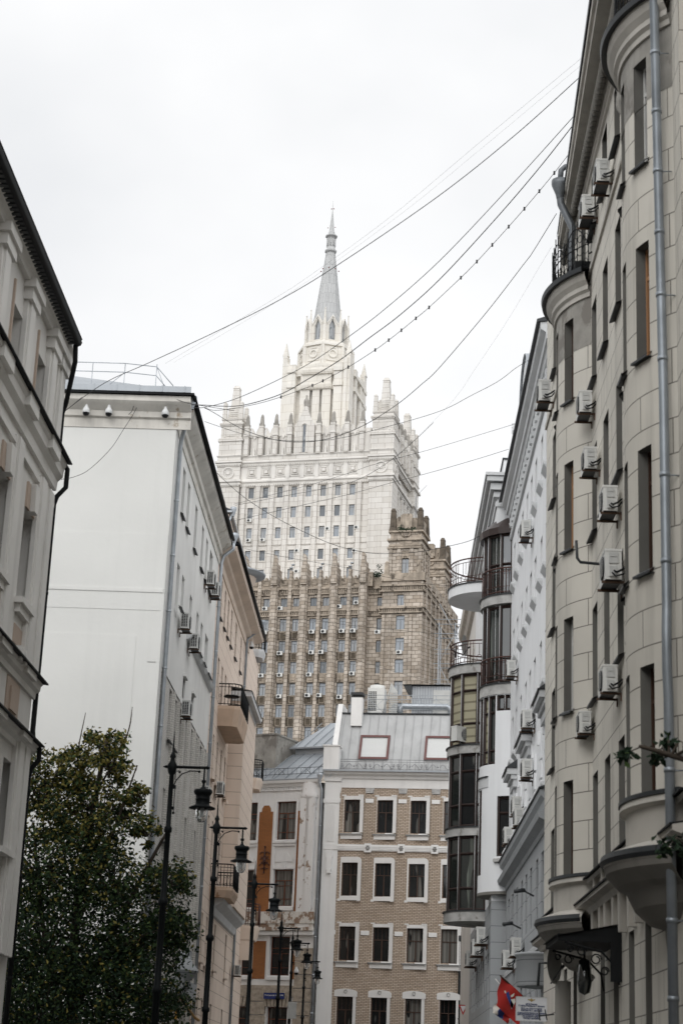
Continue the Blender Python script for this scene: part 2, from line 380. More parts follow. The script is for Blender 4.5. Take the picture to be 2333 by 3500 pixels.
def parent_origin(p):
    t = Vector((0, 0, 0))
    while p is not None: t += p.location; p = p.parent
    return t
def tag(o, label, cat, group=None, kind=None):
    if label: o['label'] = label
    if cat: o['category'] = cat
    if group: o['group'] = group
    if kind: o['kind'] = kind
    return o
def thing(name, label, cat, loc, group=None):
    o = bpy.data.objects.new(name, None); COL.objects.link(o); o.location = loc; o.empty_display_size = .3
    return tag(o, label, cat, group)
def inst(name, me, parent, M):
    o = bpy.data.objects.new(name, me); COL.objects.link(o)
    if parent is not None:
        o.parent = parent; M = Matrix.Translation(-parent_origin(parent)) @ M
    o.matrix_local = M
    return o
def kid(name, me, parent):
    o = bpy.data.objects.new(name, me); COL.objects.link(o); o.parent = parent; return o
ORD = ['first', 'second', 'third', 'fourth', 'fifth', 'sixth', 'seventh', 'eighth', 'ninth', 'tenth']

def wall(mb, s0, s1, z0, z1, holes, v=0.0, rec=.3, P=None, cuts=(), mi=0, rmi=None):
    """sheet from s0 to s1 and z0 to z1 with real rectangular openings (s0,s1,z0,z1[,rec]) and their reveals"""
    P = P or (lambda s, d: (s, v + d))
    rmi = mi if rmi is None else rmi
    us = sorted({s0, s1, *cuts, *[h[0] for h in holes], *[h[1] for h in holes]}); us = [u for u in us if s0 <= u <= s1]
    zs = sorted({z0, z1, *[h[2] for h in holes], *[h[3] for h in holes]}); zs = [z for z in zs if z0 <= z <= z1]
    for a, b in zip(us, us[1:]):
        m = (a + b) / 2; col = [h for h in holes if h[0] < m < h[1]]; run = None
        for c, d in list(zip(zs, zs[1:])) + [(None, None)]:
            solid = c is not None and not any(h[2] < (c + d) / 2 < h[3] for h in col)
            if solid: run = (run[0], d) if run else (c, d)
            if (not solid) and run:
                p, q = P(a, 0), P(b, 0)
                mb.face([(*p, run[0]), (*q, run[0]), (*q, run[1]), (*p, run[1])], uv=[(a, run[0]), (b, run[0]), (b, run[1]), (a, run[1])], mi=mi); run = None
    for h in holes:
        a, b, c, d = h[:4]; r = h[4] if len(h) > 4 else rec
        p0, p1, q0, q1 = P(a, 0), P(b, 0), P(a, r), P(b, r)
        mb.face([(*p0, c), (*p0, d), (*q0, d), (*q0, c)], mi=rmi); mb.face([(*p1, d), (*p1, c), (*q1, c), (*q1, d)], mi=rmi)
        mb.face([(*p0, d), (*p1, d), (*q1, d), (*q0, d)], mi=rmi); mb.face([(*p1, c), (*p0, c), (*q0, c), (*q1, c)], mi=rmi)

WC = {}
def winmesh(w, h, style, fm, pm):
    key = (round(w, 2), round(h, 2), style, fm, pm)
    if key in WC: return WC[key]
    f = MB(); t = .05 if w < 1.6 else .07; a = w / 2; d = (-.035, .035)
    f.box(-a, -a + t, *d, 0, h); f.box(a - t, a, *d, 0, h); f.box(-a + t, a - t, *d, 0, t); f.box(-a + t, a - t, *d, h - t, h)
    def vb(x, z0, z1, q=t * .8): f.box(x - q / 2, x + q / 2, -.028, .03, z0, z1)
    def hb(z, q=t * .9, x0=-a + t, x1=a - t): f.box(x0, x1, -.031, .031, z - q / 2, z + q / 2)
    if style == 'two': hb(h * .70); vb(0, t, h * .70); 
    elif style == 'two_full': vb(0, t, h - t)
    elif style == 'E':
        hb(h * .63); vb(0, t, h * .63, t * 1.3)
        for k in (-.5, 0, .5): vb(k * a, h * .63, h - t, .022)
    elif style == 'D':
        hb(h * .70); vb(0, t, h * .70, t * 1.2)
        hb(h * .20, .025); hb(h * .56, .025)
    elif style == 'far': hb(h * .77, t)
    elif style == 'far2': hb(h * .74, t); vb(0, t, h * .74); vb(a * .1, t, h * .74, .03)
    elif style == 'bay': hb(h * .78, .07); hb(h * .24, .07)
    elif style == 'bay2': hb(h * .74, .07)
    p = MB(); p.face([(-a + t * .5, .012, t * .5), (a - t * .5, .012, t * .5), (a - t * .5, .012, h - t * .5), (-a + t * .5, .012, h - t * .5)], uv=[(0, 0), (w / 1.1, 0), (w / 1.1, 1), (0, 1)])
    WC[key] = (f.mesh('window', fm), p.mesh('pane', pm))
    return WC[key]
def window(par, fr, u, z, w, h, style, fm, pm, v=.28, ang=0.0, name='window'):
    fme, pme = winmesh(w, h, style, fm, pm)
    M = fr.M(u, v, z) @ Matrix.Rotation(ang, 4, 'Z')
    o = inst(name, fme, par, M); kid('pane', pme, o); return o
def pick(*a): return rnd.choice(a)

# ================================================================ ground
g = MB(); g.box(-2500, 2500, -400, 4500, -.5, 0); o = g.obj('street', 'asphalt'); tag(o, 'dark asphalt street between the buildings', 'street', kind='structure')
for nm, a, b in (('pavement', -6.8, -1.9), ('pavement', 3.4, 5.0)):
    g = MB(); sl = .0365 if a < 0 else .026
    g.slab([(a - 1, 5), (b - .6 if a < 0 else b - .4, 5), ((b if a < 0 else b) + sl * 75 - (.6 if a < 0 else .4), 80), (a + sl * 75, 80)], .004, .13)
    o = g.obj(nm, 'pavement_stone'); tag(o, 'stone pavement along the ' + ('left' if a < 0 else 'right') + ' house fronts', 'pavement', kind='structure')

# ================================================================ T: the pale stone tower
tower = thing('tower_block', 'tall pale stone tower with tiered crown and grey spire rising above the street', 'tower', FT.w(0, 0, 0))
Tm = lambda mb, nm, m, par=tower: mb.obj(nm, m, par, FT)
DP = 22.0
TC = [-10.87 + 2.756 * k for k in range(8)]
TR = [(104.85, 106.95), (100.93, 103.03), (97.0, 99.1), (92.8, 94.75), (89.1, 91.1)]
m = MB(); holes = [(c - .52, c + .52, a, b, .35) for c in TC for a, b in TR]
wall(m, -13, 11.4, 40, 107.6, holes)
wall(m, 11.4, 12.2, 40, 107.6, []); m.box(-13, 11.6, .0, .4, 111.2, 113.0, skip='b')
for i in range(9):                               # flat piers between the window columns
    u = TC[0] - 1.378 + 2.756 * i
    m.box(u - .40, u + .40, -.34, 0, 60, 107.5, skip='b'); m.box(u - .62, u - .52, -.12, 0, 60, 107.4, skip='b'); m.box(u + .52, u + .62, -.12, 0, 60, 107.4, skip='b')
for c in TC:
    m.box(c - .62, c + .62, -.10, 0, 95.55, 95.95); m.box(c - .62, c + .62, -.08, 0, 92.55, 92.75)
m.box(-13, 14.8, .4, DP, 40, 113, skip='f'); m.box(-13, 11.4, -.17, -.002, 95.72, 95.80)
SC = [3.2 + 3.05 * k for k in range(6)]
# right side wall with window slots, in (v, z)
sd_ = MB(); wall(sd_, 0, DP, 40, 107.6, [(c - .5, c + .5, a, b, .35) for c in SC for a, b in TR])
m2 = MB(); 
for f_, uv_ in zip(sd_.f, sd_.uv): m2.face([(15.2 - sd_.v[i][1] + 0.0, sd_.v[i][0], sd_.v[i][2]) for i in f_], uv=uv_)
for f_, uv_ in zip(m2.f, m2.uv): m.face([m2.v[i] for i in f_], uv=uv_)
for c in [1.6] + [x + 1.52 for x in SC]: m.box(15.2, 15.5, c - .42, c + .42, 60, 107.5, skip='l')
Tm(m, 'wall', 'white_stone')
m = MB()
for a, b in ((-17.6, -13.1), (11.6, 16.0)):      # corner piers
    m.new(); m.box(a, b, -.7, 4.2, 40, 113.2); m.box(a + 1.9, b - 1.9, -.78, -.7, 60, 106.8)
    m.box(a + .35, a + .55, -.76, -.7, 60, 107); m.box(b - .55, b - .35, -.76, -.7, 60, 107)
m.new(); m.box(11.6, 16.0, DP - 3.6, DP + .5, 40, 113.2)
Tm(m, 'corner_pier', 'white_stone')
CP = lambda z, h, d: [(0, z), (-d * .35, z), (-d * .55, z + h * .35), (-d, z + h * .55), (-d, z + h * .85), (-d * .8, z + h), (0, z + h)]
for zz, hh, dd in ((111.35, .8, .45), (107.4, 1.0, .5), (113.0, .3, .2)):
    m = MB(); m.prof(CP(zz, hh, dd), -13.1, 11.6)
    for a, b in ((-17.6, -13.1), (11.6, 16.0)):
        m.box(a - dd * .8, b + dd * .8, -.7 - dd, 4.2 + dd, zz + hh * .55, zz + hh); m.box(a - dd * .4, b + dd * .4, -.7 - dd * .5, 4.2 + dd * .4, zz, zz + hh * .5)
    m.box(15.2, 15.4 + dd, 4.2, DP - 3.6, zz + hh * .5, zz + hh); m.box(15.2, 15.3 + dd * .5, 4.2, DP - 3.6, zz, zz + hh * .48)
    m.box(11.6 - dd * .8, 16 + dd * .8, DP - 4.2 - dd, DP + .5 + dd, zz + hh * .55, zz + hh)
    if zz < 112:                                 # row of dentils under the moulding
        for i in range(56): m.box(-13 + i * .44, -12.8 + i * .44, -.42, -.02, zz - .3, zz - .02)
        for i in range(14):
            m.box(11.5 + i * .33, 11.66 + i * .33, -.95, -.7, zz - .3, zz - .02); m.box(-17.6 + i * .33, -17.44 + i * .33, -.95, -.7, zz - .3, zz - .02)
        for i in range(38): m.box(15.2, 15.45, 4.3 + i * .36, 4.5 + i * .36, zz - .3, zz - .02)
    Tm(m, 'cornice', 'white_carved')
m = MB(); m.box(-13.05, 11.5, -.12, 0, 108.45, 111.2, skip='b')
for k in range(8):                               # framed square panels of the frieze
    c = -10.87 + 2.756 * k; m.new()
    for r_, d0, d1 in ((.98, .12, .24), (.62, .24, .32), (.30, .32, .50)):
        for q in ((-r_, r_, r_ - .12, r_), (-r_, r_, -r_, -r_ + .12), (-r_, -r_ + .12, -r_, r_), (r_ - .12, r_, -r_, r_)) if r_ > .4 else ((-r_, r_, -r_, r_),):
            m.box(c + q[0], c + q[1], -d1, -.12, 109.85 + q[2], 109.85 + q[3])
    m.box(c + 1.0, c + 1.75, -.3, -.12, 108.5, 111.2)
Tm(m, 'frieze_panels', 'white_carved')
for cu, cv, side in ((-15.35, -.7, 0), (13.8, -.7, 0), (16.0, 1.7, 1)):     # rosettes on the corner piers
    m = MB()
    def put(x, z, y): return (cu + x, cv - y, z + 109.8) if not side else (cu + y, cv + x, z + 109.8)
    for r0, r1, y in ((1.18, .92, .24), (.36, .0, .26)):
        for i in range(24):
            a, b = 2 * math.pi * i / 24, 2 * math.pi * (i + 1) / 24
            P4 = [(r1 * math.cos(a), r1 * math.sin(a)), (r0 * math.cos(a), r0 * math.sin(a)), (r0 * math.cos(b), r0 * math.sin(b)), (r1 * math.cos(b), r1 * math.sin(b))]
            m.face([put(*p, y) for p in P4]); m.face([put(*P4[1], 0), put(*P4[2], 0), put(*P4[2], y), put(*P4[1], y)]); m.face([put(*P4[0], 0), put(*P4[3], 0), put(*P4[3], y), put(*P4[0], y)])
    for i in range(12):
        a = 2 * math.pi * i / 12
        c_, s_ = math.cos(a), math.sin(a); w_ = .17
        m.face([put(.36 * c_ - w_ * .4 * s_, .36 * s_ + w_ * .4 * c_, .1), put(.86 * c_ - w_ * s_, .86 * s_ + w_ * c_, .16), put(.86 * c_ + w_ * s_, .86 * s_ - w_ * c_, .16), put(.36 * c_ + w_ * .4 * s_, .36 * s_ - w_ * .4 * c_, .1)])
    Tm(m, 'rosette', 'white_carved')
for r_, (a, b) in enumerate(TR):
    for k, c in enumerate(TC):
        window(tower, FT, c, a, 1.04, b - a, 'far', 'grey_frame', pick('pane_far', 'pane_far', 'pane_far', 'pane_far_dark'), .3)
fme, pme = winmesh(1.0, 2.1, 'far', 'grey_frame', 'pane_far')
for c in SC:
    for a, b in TR[:3]:
        M = FT.M(14.95, c, a) @ Matrix.Rotation(R(90), 4, 'Z'); o = inst('window', fme, tower, M); kid('pane', pme, o)
# arcaded parapet
MER = [-12.3, -9.5, -6.72, -3.96, 1.57, 4.32, 7.0, 9.9]
m = MB()
def scal(u0, u1, zt=119.0, zl=117.85):           # wavy top edge between two piers: two volutes meeting in a low middle
    w_ = u1 - u0; c = (u0 + u1) / 2; pts = []
    for i in range(11):
        t = i / 10; a = math.pi * .5 * t
        pts.append((u0 + w_ * .42 * t, zl + (zt - zl) * math.cos(a) ** .8 if t < 1 else zl))
    return [(u0, 113.2)] + [(u1, 113.2)] + [(2 * c - p[0], p[1]) for p in pts] + pts[::-1]
for a, b in zip(MER, MER[1:]):
    if a < -3 and b > 1: continue
    m.new(); m.prism(scal(a + .68, b - .62), .45, .9); c = (a + b) / 2
    m.box(c - .55, c - .42, .30, .45, 113.3, 117.6); m.box(c + .42, c + .55, .30, .45, 113.3, 117.6)
    m.box(c - .8, c - .45, .22, .45, 117.0, 117.3); m.box(c + .45, c + .8, .22, .45, 117.0, 117.3)
    m.prism([(c - .42, 117.25), (c, 116.55), (c + .42, 117.25), (c + .42, 117.5), (c, 116.9), (c - .42, 117.5)], .25, .45)
    m.box(c - .22, c + .22, .1, .45, 113.2, 114.3); m.lathe(c, .28, [(.22, 114.3), (.15, 114.7), (0, 114.8)], 6)
m.new(); m.box(-13.2, -12.6, .2, 1, 113.2, 117.9); m.new(); m.box(10.2, 11.5, .2, 1, 113.2, 117.9); m.new()
m.box(-13.2, 11.6, 2.2, 2.5, 113.2, 117.6); m.box(-13.2, 15.2, 2.5, DP, 113.0, 113.25)
Tm(m, 'parapet', 'white_carved')
m = MB()
for u in MER:
    m.new(); m.box(u - .40, u + .40, -.45, .9, 113.2, 118.9); m.box(u - .52, u + .52, -.6, .9, 117.0, 117.35); m.box(u - .46, u + .46, -.52, .9, 117.35, 117.6); m.box(u - .46, u + .46, -.5, .9, 118.7, 119.0)
    pass
MS = [5.2, 8.2, 11.2, 14.2, 17.2]
for v_ in MS:
    m.new(); m.box(14.9, 15.9, v_ - .45, v_ + .45, 113.2, 119.0); m.box(14.9, 16.0, v_ - .55, v_ + .55, 117.0, 117.5)
m.new(); m.box(14.2, 14.9, 4, DP - 4, 113.2, 118.0)
Tm(m, 'parapet_pier', 'white_stone')
for u, v_ in [(x, .05) for x in MER] + [(15.4, y) for y in MS]:
    m = MB(); m.frustum(u, v_, 119.0, 119.5, .42, .42, .46, .46); m.frustum(u, v_, 119.5, 120.9, .34, .34, .24, .24); m.lathe(u, v_, [(.30, 120.9), (.26, 121.15), (.1, 121.45), (0, 121.5)], 8)
    m.frustum(u, v_, 119.6, 120.6, .40, .12, .30, .08); m.frustum(u, v_, 119.6, 120.6, .12, .40, .08, .30)
    Tm(m, 'pinnacle', 'grey_carved')
# ogee gable with slit window
gr = [(1.92, 119.0)] + [(.36 + 1.38 * (1 - t / 10) ** 1.7, 119.2 + 3.4 * (t / 10)) for t in range(11)]
gp = [(-3.09, 113.2), (.75, 113.2)] + [(-1.17 + x, z) for x, z in gr] + [(-1.17 - x, z) for x, z in gr[::-1]]
m = MB(); m.prism(gp, -.15, .9)
for sg in (-1, 1): m.box(-1.17 + sg * .62 - .13, -1.17 + sg * .62 + .13, -.34, -.15, 113.4, 118.6)
for i in range(8):
    a, b = math.pi * i / 8, math.pi * (i + 1) / 8
    m.prism([(-1.17 + .5 * math.cos(a), 118.6 + .5 * math.sin(a)), (-1.17 + .75 * math.cos(a), 118.6 + .75 * math.sin(a)), (-1.17 + .75 * math.cos(b), 118.6 + .75 * math.sin(b)), (-1.17 + .5 * math.cos(b), 118.6 + .5 * math.sin(b))], -.34, -.15)
m.box(-1.17 - .48, -1.17 - .3, -.22, -.15, 113.4, 118.6); m.box(-1.17 + .3, -1.17 + .48, -.22, -.15, 113.4, 118.6)
Tm(m, 'gable', 'white_stone')
m = MB(); m.box(-1.42, -.92, -.19, -.152, 113.5, 118.9); Tm(m, 'slit_window', 'pane_far_dark')
m = MB(); m.lathe(-1.17, .3, [(.45, 122.6), (.5, 122.8), (.42, 123.0), (.52, 123.4), (.5, 123.9), (.24, 124.3), (.14, 124.7), (.2, 124.9), (0, 125.1)], 10); Tm(m, 'urn', 'grey_carved')
# corner turrets with obelisks
for cu, cv in ((-15.35, 1.75), (13.8, 1.75), (13.8, DP - 1.5)):
    m = MB()
    def blk(h, z0, z1): m.box(cu - h, cu + h, cv - h, cv + h, z0, z1)
    blk(2.2, 113.2, 116.2); blk(2.42, 116.2, 116.6); blk(2.3, 116.6, 116.85)
    blk(2.0, 116.85, 119.3); blk(2.15, 119.3, 119.55); blk(2.3, 119.55, 119.9); blk(1.9, 119.9, 120.6); blk(2.05, 120.6, 120.85)
    for sx, sy in ((0, -1), (1, 0)):
        if sx == 0:
            m.box(cu - .75, cu + .75, cv - 2.1, cv - 2, 117.3, 118.9)
            for e in (-1.25, 1.25): m.box(cu + e - .16, cu + e + .16, cv - 2.12, cv - 2, 117.1, 119.0)
            m.box(cu - .35, cu + .35, cv - 2.26, cv - 2.2, 113.4, 116.0)
        else: m.box(cu + 2, cu + 2.1, cv - .75, cv + .75, 117.3, 118.9); m.box(cu + 2.2, cu + 2.26, cv - .35, cv + .35, 113.4, 116)
    m.frustum(cu, cv, 120.85, 123.2, 1.15, 1.15, 1.05, 1.05); m.box(cu - 1.1, cu + 1.1, cv - 1.1, cv + 1.1, 123.2, 123.45)
    for e in range(4): m.box(cu - .7, cu + .7, cv - 1.25 + .02 * e, cv - 1.1, 121.2 + e * .4, 121.4 + e * .4)
    m.frustum(cu, cv, 123.45, 127.5, .82, .82, .58, .58); m.frustum(cu, cv, 127.5, 128.1, .66, .66, .4, .4)
    for sx in (-1, 1):
        for sy in (-1, 1): m.frustum(cu + sx * 1.6, cv + sy * 1.6, 120.85, 124.0, .42, .42, .30, .30); m.frustum(cu + sx * 1.6, cv + sy * 1.6, 124.0, 124.4, .33, .33, .15, .15)
    Tm(m, 'turret', 'white_stone')
# upper tower: square block with corner piers
uL, uR, v0, v1 = -8.5, 5.0, 8.0, 21.5
m = MB(); 
wall(m, uL + 1, uR - 1.4, 113, 134, [(-5.75, -4.9, 114.5, 129.4, .9), (-5.75, -4.9, 130.4, 132.4, .9), (1.2, 1.75, 114.5, 129.4, .7), (1.2, 1.75, 130.4, 132.4, .7), (-3.0, -2.4, 113, 129.4, .35), (-1.0, -.5, 113, 129.4, .35)], v=v0 + .5)
m.box(uL + 1, uR - .8, v0 + 1.4, v1, 113, 134)
m.box(uL, uL + 1.15, v0, v0 + 3, 113, 135.0); m.box(uL, uL + .85, v0, v0 + 2, 135.0, 136.6); m.box(uL + 1.15, uL + 2.7, v0 - .2, v0 + 1.2, 113, 134.6)
m.box(uR - 3.1, uR - 1.5, v0 - .2, v0 + 1.2, 113, 134.6); m.box(uR - 1.5, uR, v0, v0 + 3, 113, 135.0); m.box(uR - .85, uR, v0, v0 + 2, 135, 136.6); m.box(uR - 1.15, uR - .55, v0 - .35, v0, 113, 135.6)
m.box(uR - 1.5, uR, v1 - 3, v1, 113, 135.0); m.box(uR - .85, uR, v1 - 2, v1, 135, 136.6)
m.box(uR - .9, uR + .2, v0 + 3.9, v0 + 5.4, 113, 134.6); m.box(uR - .9, uR + .2, v1 - 5.4, v1 - 3.9, 113, 134.6)
Tm(m, 'upper_tower', 'top_stone')
m = MB()
for a_, b_ in ((v0 + 3.05, v0 + 3.85), (v1 - 3.85, v1 - 3.05)):
    for z0_, z1_ in ((114.5, 129.4), (130.4, 132.4)): m.new(); m.box(uR - .86, uR - .4, a_, b_, z0_, z1_)
Tm(m, 'dark_opening', 'grey_carved')
m = MB(); m.box(uR - .5, uR - .3, v0 + 5.4, v1 - 5.4, 114, 131); Tm(m, 'dark_bay', 'grey_carved')
for z_ in (129.5, 132.6):
    m = MB(); m.box(uL + 3.8, uR - 3.6, v0 + .1, v0 + .6, z_, z_ + 1.0); m.box(uL + 1.05, uL + 2.8, v0 - .45, v0 + 1, z_ + .25, z_ + 1.1); m.box(uR - 3.2, uR - 1.4, v0 - .45, v0 + 1, z_ + .25, z_ + 1.1)
    m.box(uR - .7, uR + .35, v0 + 3, v1 - 3, z_ + .2, z_ + 1.0); m.box(uR - 1.6, uR + .15, v1 - 3.1, v1 + .1, z_ + .2, z_ + 1.0)
    for i in range(22): m.box(uL + 3.9 + i * .27, uL + 4.02 + i * .27, v0 - .02, v0 + .1, z_ + .2, z_ + .85)
    Tm(m, 'band_course', 'top_stone')
for cu, cv in ((uL + .42, v0 + .6), (uR - .42, v0 + .6), (uR - .42, v1 - .6)):
    m = MB(); m.box(cu - .55, cu + .55, cv - .55, cv + .55, 136.6, 136.9); m.frustum(cu, cv, 136.9, 137.3, .45, .45, .42, .42); m.frustum(cu, cv, 137.3, 139.4, .42, .42, .05, .05); Tm(m, 'corner_spike', 'top_stone')
cu, cv = -1.75, 14.7                            # axis of crown and spire
oc = lambda rr: [(cu + rr * math.cos(R(45 * i + 8)), cv + rr * math.sin(R(45 * i + 8))) for i in range(8)]
m = MB(); m.slab(oc(6.2), 134, 135.0); m.slab(oc(5.25), 135, 139.3); m.slab(oc(5.6), 139.3, 139.75); m.slab(oc(5.3), 139.75, 140.2)
for a, b in zip(oc(5.25), oc(5.25)[1:] + oc(5.25)[:1]):
    m.tube([(*a, 134.5), (*a, 139.4)], .42, 6, sm=False)
    mid = Vector(((a[0] + b[0]) / 2, (a[1] + b[1]) / 2)); d = Vector((b[0] - a[0], b[1] - a[1])).normalized(); n_ = Vector((mid.x - cu, mid.y - cv)).normalized()
    for i in range(16):
        q0, q1 = 2 * math.pi * i / 16, 2 * math.pi * (i + 1) / 16
        P3 = lambda r_, q, y: (mid.x + d.x * r_ * math.cos(q) + n_.x * y, mid.y + d.y * r_ * math.cos(q) + n_.y * y, 137.6 + r_ * math.sin(q))
        m.face([P3(.62, q0, .22), P3(.9, q0, .22), P3(.9, q1, .22), P3(.62, q1, .22)]); m.face([P3(.9, q0, 0), P3(.9, q0, .22), P3(.9, q1, .22), P3(.9, q1, 0)]); m.face([P3(.62, q0, 0), P3(.62, q0, .22), P3(.62, q1, .22), P3(.62, q1, 0)])
    def bar(x0, x1, z0, z1, y=.14):
        p = [mid + d * x0, mid + d * x1]; q = [w_ + n_ * y for w_ in p]
        m.face([(*q[0], z0), (*q[1], z0), (*q[1], z1), (*q[0], z1)]); m.face([(*p[0], z1), (*q[0], z1), (*q[1], z1), (*p[1], z1)]); m.face([(*p[0], z0), (*q[0], z0), (*q[1], z0), (*p[1], z0)])
        m.face([(*p[0], z0), (*q[0], z0), (*q[0], z1), (*p[0], z1)]); m.face([(*p[1], z0), (*q[1], z0), (*q[1], z1), (*p[1], z1)])
    bar(-1.3, 1.3, 136.1, 136.3); bar(-1.25, -1.1, 136.3, 138.6); bar(1.1, 1.25, 136.3, 138.6); bar(-.6, .6, 138.7, 138.9)
Tm(m, 'crown_drum', 'top_stone')
m = MB(); lan = MB(); ro, ri = oc(4.15), oc(3.55)
for i in range(8):
    a, b = Vector(ro[i]), Vector(ro[(i + 1) % 8]); d = (b - a).normalized(); L2 = (b - a).length / 2; mid = (a + b) / 2; n_ = Vector((mid.x - cu, mid.y - cv)).normalized()
    P3 = lambda x, z, y=0: (mid.x + d.x * x + n_.x * y, mid.y + d.y * x + n_.y * y, z)
    h_ = .62
    for sg in (-1, 1):
        for y0 in (0,): m.face([P3(sg * h_, 140.2), P3(sg * L2, 140.2), P3(sg * L2, 144.0), P3(sg * h_, 144.0)]); m.face([P3(sg * h_, 144.0), P3(sg * L2, 144.0), P3(sg * 1.25, 144.3), P3(0, 146.3), P3(0, 145.5)])
        m.face([P3(sg * h_, 140.2), P3(sg * h_, 144.0), P3(sg * h_, 144.0, -.5), P3(sg * h_, 140.2, -.5)]); m.face([P3(sg * h_, 144), P3(0, 145.5), P3(0, 145.5, -.5), P3(sg * h_, 144, -.5)])
        m.face([P3(sg * 1.25, 144.3, .15), P3(0, 146.3, .15), P3(0, 145.9, .15), P3(sg * .95, 144.3, .15)]); m.face([P3(sg * 1.25, 144.3, .15), P3(0, 146.3, .15), P3(0, 146.3, -.4), P3(sg * 1.25, 144.3, -.4)])
        m.face([P3(sg * .95, 140.3, .12), P3(sg * .78, 140.3, .12), P3(sg * .78, 144.2, .12), P3(sg * .95, 144.2, .12)])
    m.face([P3(-h_, 140.2), P3(h_, 140.2), P3(h_, 141.0), P3(-h_, 141.0)])
    lan.face([P3(-h_, 140.9, -.42), P3(h_, 140.9, -.42), P3(h_, 144.0, -.42), P3(0, 145.5, -.42), P3(-h_, 144.0, -.42)])
    m.tube([(*a, 140.2), (*a, 144.8)], .34, 6, sm=False); m.tube([(a.x, a.y, 144.8), (a.x, a.y, 145.3), (a.x, a.y, 147.4)], [.30, .22, .10], 6, sm=False); m.ball((a.x, a.y, 147.5), .17, 6)
Tm(m, 'lantern', 'top_stone'); Tm(lan, 'lantern_glass', 'pane_far_dark')
m = MB(); o8 = lambda rr, z, off=8: [(cu + rr * math.cos(R(45 * i + off)), cv + rr * math.sin(R(45 * i + off)), z) for i in range(8)]
lv = [(3.35, 143.6), (2.55, 147.4), (.84, 161.3)]
for (ra, za), (rb, zb) in zip(lv, lv[1:]):
    A8, B8 = o8(ra, za), o8(rb, zb)
    for i in range(8): m.face([A8[i], A8[(i + 1) % 8], B8[(i + 1) % 8], B8[i]], uv=[(i * 4, za), (i * 4 + 2 * ra * .4, za), (i * 4 + 2 * rb * .4, zb), (i * 4, zb)])
for i in range(8): m.tube([o8(3.37, 143.6)[i], o8(2.57, 147.4)[i], o8(.86, 161.3)[i]], .09, 5)
m.lathe(cu, cv, [(.84, 161.2), (1.2, 161.5), (1.25, 161.75), (1.0, 161.95), (.85, 162.5), (.72, 162.6), (.72, 164.4), (.85, 164.6), (1.25, 164.9), (1.22, 165.1), (.7, 165.35), (.66, 165.9), (.55, 166.1)], 8, sm=False)
for i in range(8): m.tube([o8(.86, 162.6, 8)[i], o8(.86, 164.5, 8)[i]], .08, 5)
m.lathe(cu, cv, [(.55, 166.0), (.06, 171.0)], 8, sm=False); m.tube([(cu, cv, 171), (cu, cv, 173)], .035, 5)
Tm(m, 'spire', 'spire_metal')
m = MB()
for i in range(8): m.new(); m.ball(o8(1.78, 157.3)[i], .14, 6)
for sx in (-.22, .22): m.new(); m.ball((cu + sx, cv, 171.2), .13, 6)
for sx in (-.75, .75): m.new(); m.ball((cu + sx, cv - .2, 166.9), .11, 6)
Tm(m, 'warning_light', 'red_light')

# ================================================================ W: the brown stone wing in front of the tower
wing = thing('stone_wing', 'brown weathered stone wing with tall ribs and sooty turrets below the pale tower', 'building', FW.w(0, 0, 0))
Wm = lambda mb, nm, m, par=wing: mb.obj(nm, m, par, FW)
WU = [-9.55, -6.9, -3.9, -1.76, 1.2, 3.33, 6.3, 8.35]
WR = [(77.5, 78.97, .45), (73.3, 75.4, .6), (69.65, 71.65, .6), (66.1, 68.08, .6), (62.45, 64.47, .6), (58.85, 60.9, .6), (55.2, 57.2, .6)]
m = MB(); wall(m, -22, 10.3, 30, 80.9, [(u - .56, u + .56, a, b, .35) for u in WU for a, b, _ in WR])
wall(m, 10.3, 13.0, 30, 80.9, [(11.85, 12.75, a, b, .35) for a, b, _ in WR], v=.9)
m.face([(10.3, 0, 30), (10.3, .9, 30), (10.3, .9, 80.9), (10.3, 0, 80.9)])
wall(m, 13.0, 19.8, 30, 82.0, [(15.5, 16.65, WR[0][0] - .4, WR[0][1] - .05, .35)] + [(15.42, 16.85, a - .25, b, .35) for a, b, _ in WR[1:]], v=-.5)
m.face([(13.0, .9, 30), (13.0, -.5, 30), (13.0, -.5, 82), (13.0, .9, 82)])
SV = [2.2, 6.6, 9.6, 12.6, 15.6, 18.6, 21.6, 25.2]
s2 = MB(); wall(s2, -.5, 28, 30, 82.0, [(c - .6, c + .6, a, b, .4) for c in SV for a, b, _ in WR])
for f_, uv_ in zip(s2.f, s2.uv): m.face([(19.8 - s2.v[i][1], s2.v[i][0], s2.v[i][2]) for i in f_], uv=uv_)
m.box(-22, 19.3, 1.4, 28, 30, 80.5, skip='f')
Wm(m, 'wall', 'brown_stone')
fins = MB(); ribs = MB()
for u in (-10.6, -5.45, -.35, 4.78, 9.75):
    fins.new(); fins.box(u - .62, u + .62, -.75, 0, 30, 81.0, skip='b'); fins.box(u - .4, u + .4, -1.05, -.75, 30, 80.6, skip='b'); fins.box(u - .78, u - .62, -.45, 0, 30, 80.9)
    fins.box(u - .5, u + .5, -1.2, 1.6, 81, 84.0); fins.box(u - .38, u + .38, -1.2, .9, 84.0, 84.8); fins.box(u - .3, u + .3, -1.15, -.2, 84.8, 85.7)
    fins.prism([(u - .3, 85.7), (u + .3, 85.7), (u + .1, 86.2), (u - .3, 86.3)], -1.15, -.2)
for u in (-8.1, -2.83, 2.27, 7.35): ribs.new(); ribs.box(u - .27, u + .27, -.5, 0, 30, 82.2, skip='b'); ribs.box(u - .42, u - .3, -.25, 0, 30, 80.9); ribs.box(u - .22, u + .22, -.5, .5, 82.2, 83.6)
for v_ in [.8, 4.4, 8.1, 11.1, 14.1, 17.1, 20.1, 23.4]: ribs.new(); ribs.box(19.8, 20.2, v_ - .4, v_ + .4, 30, 82, skip='l')
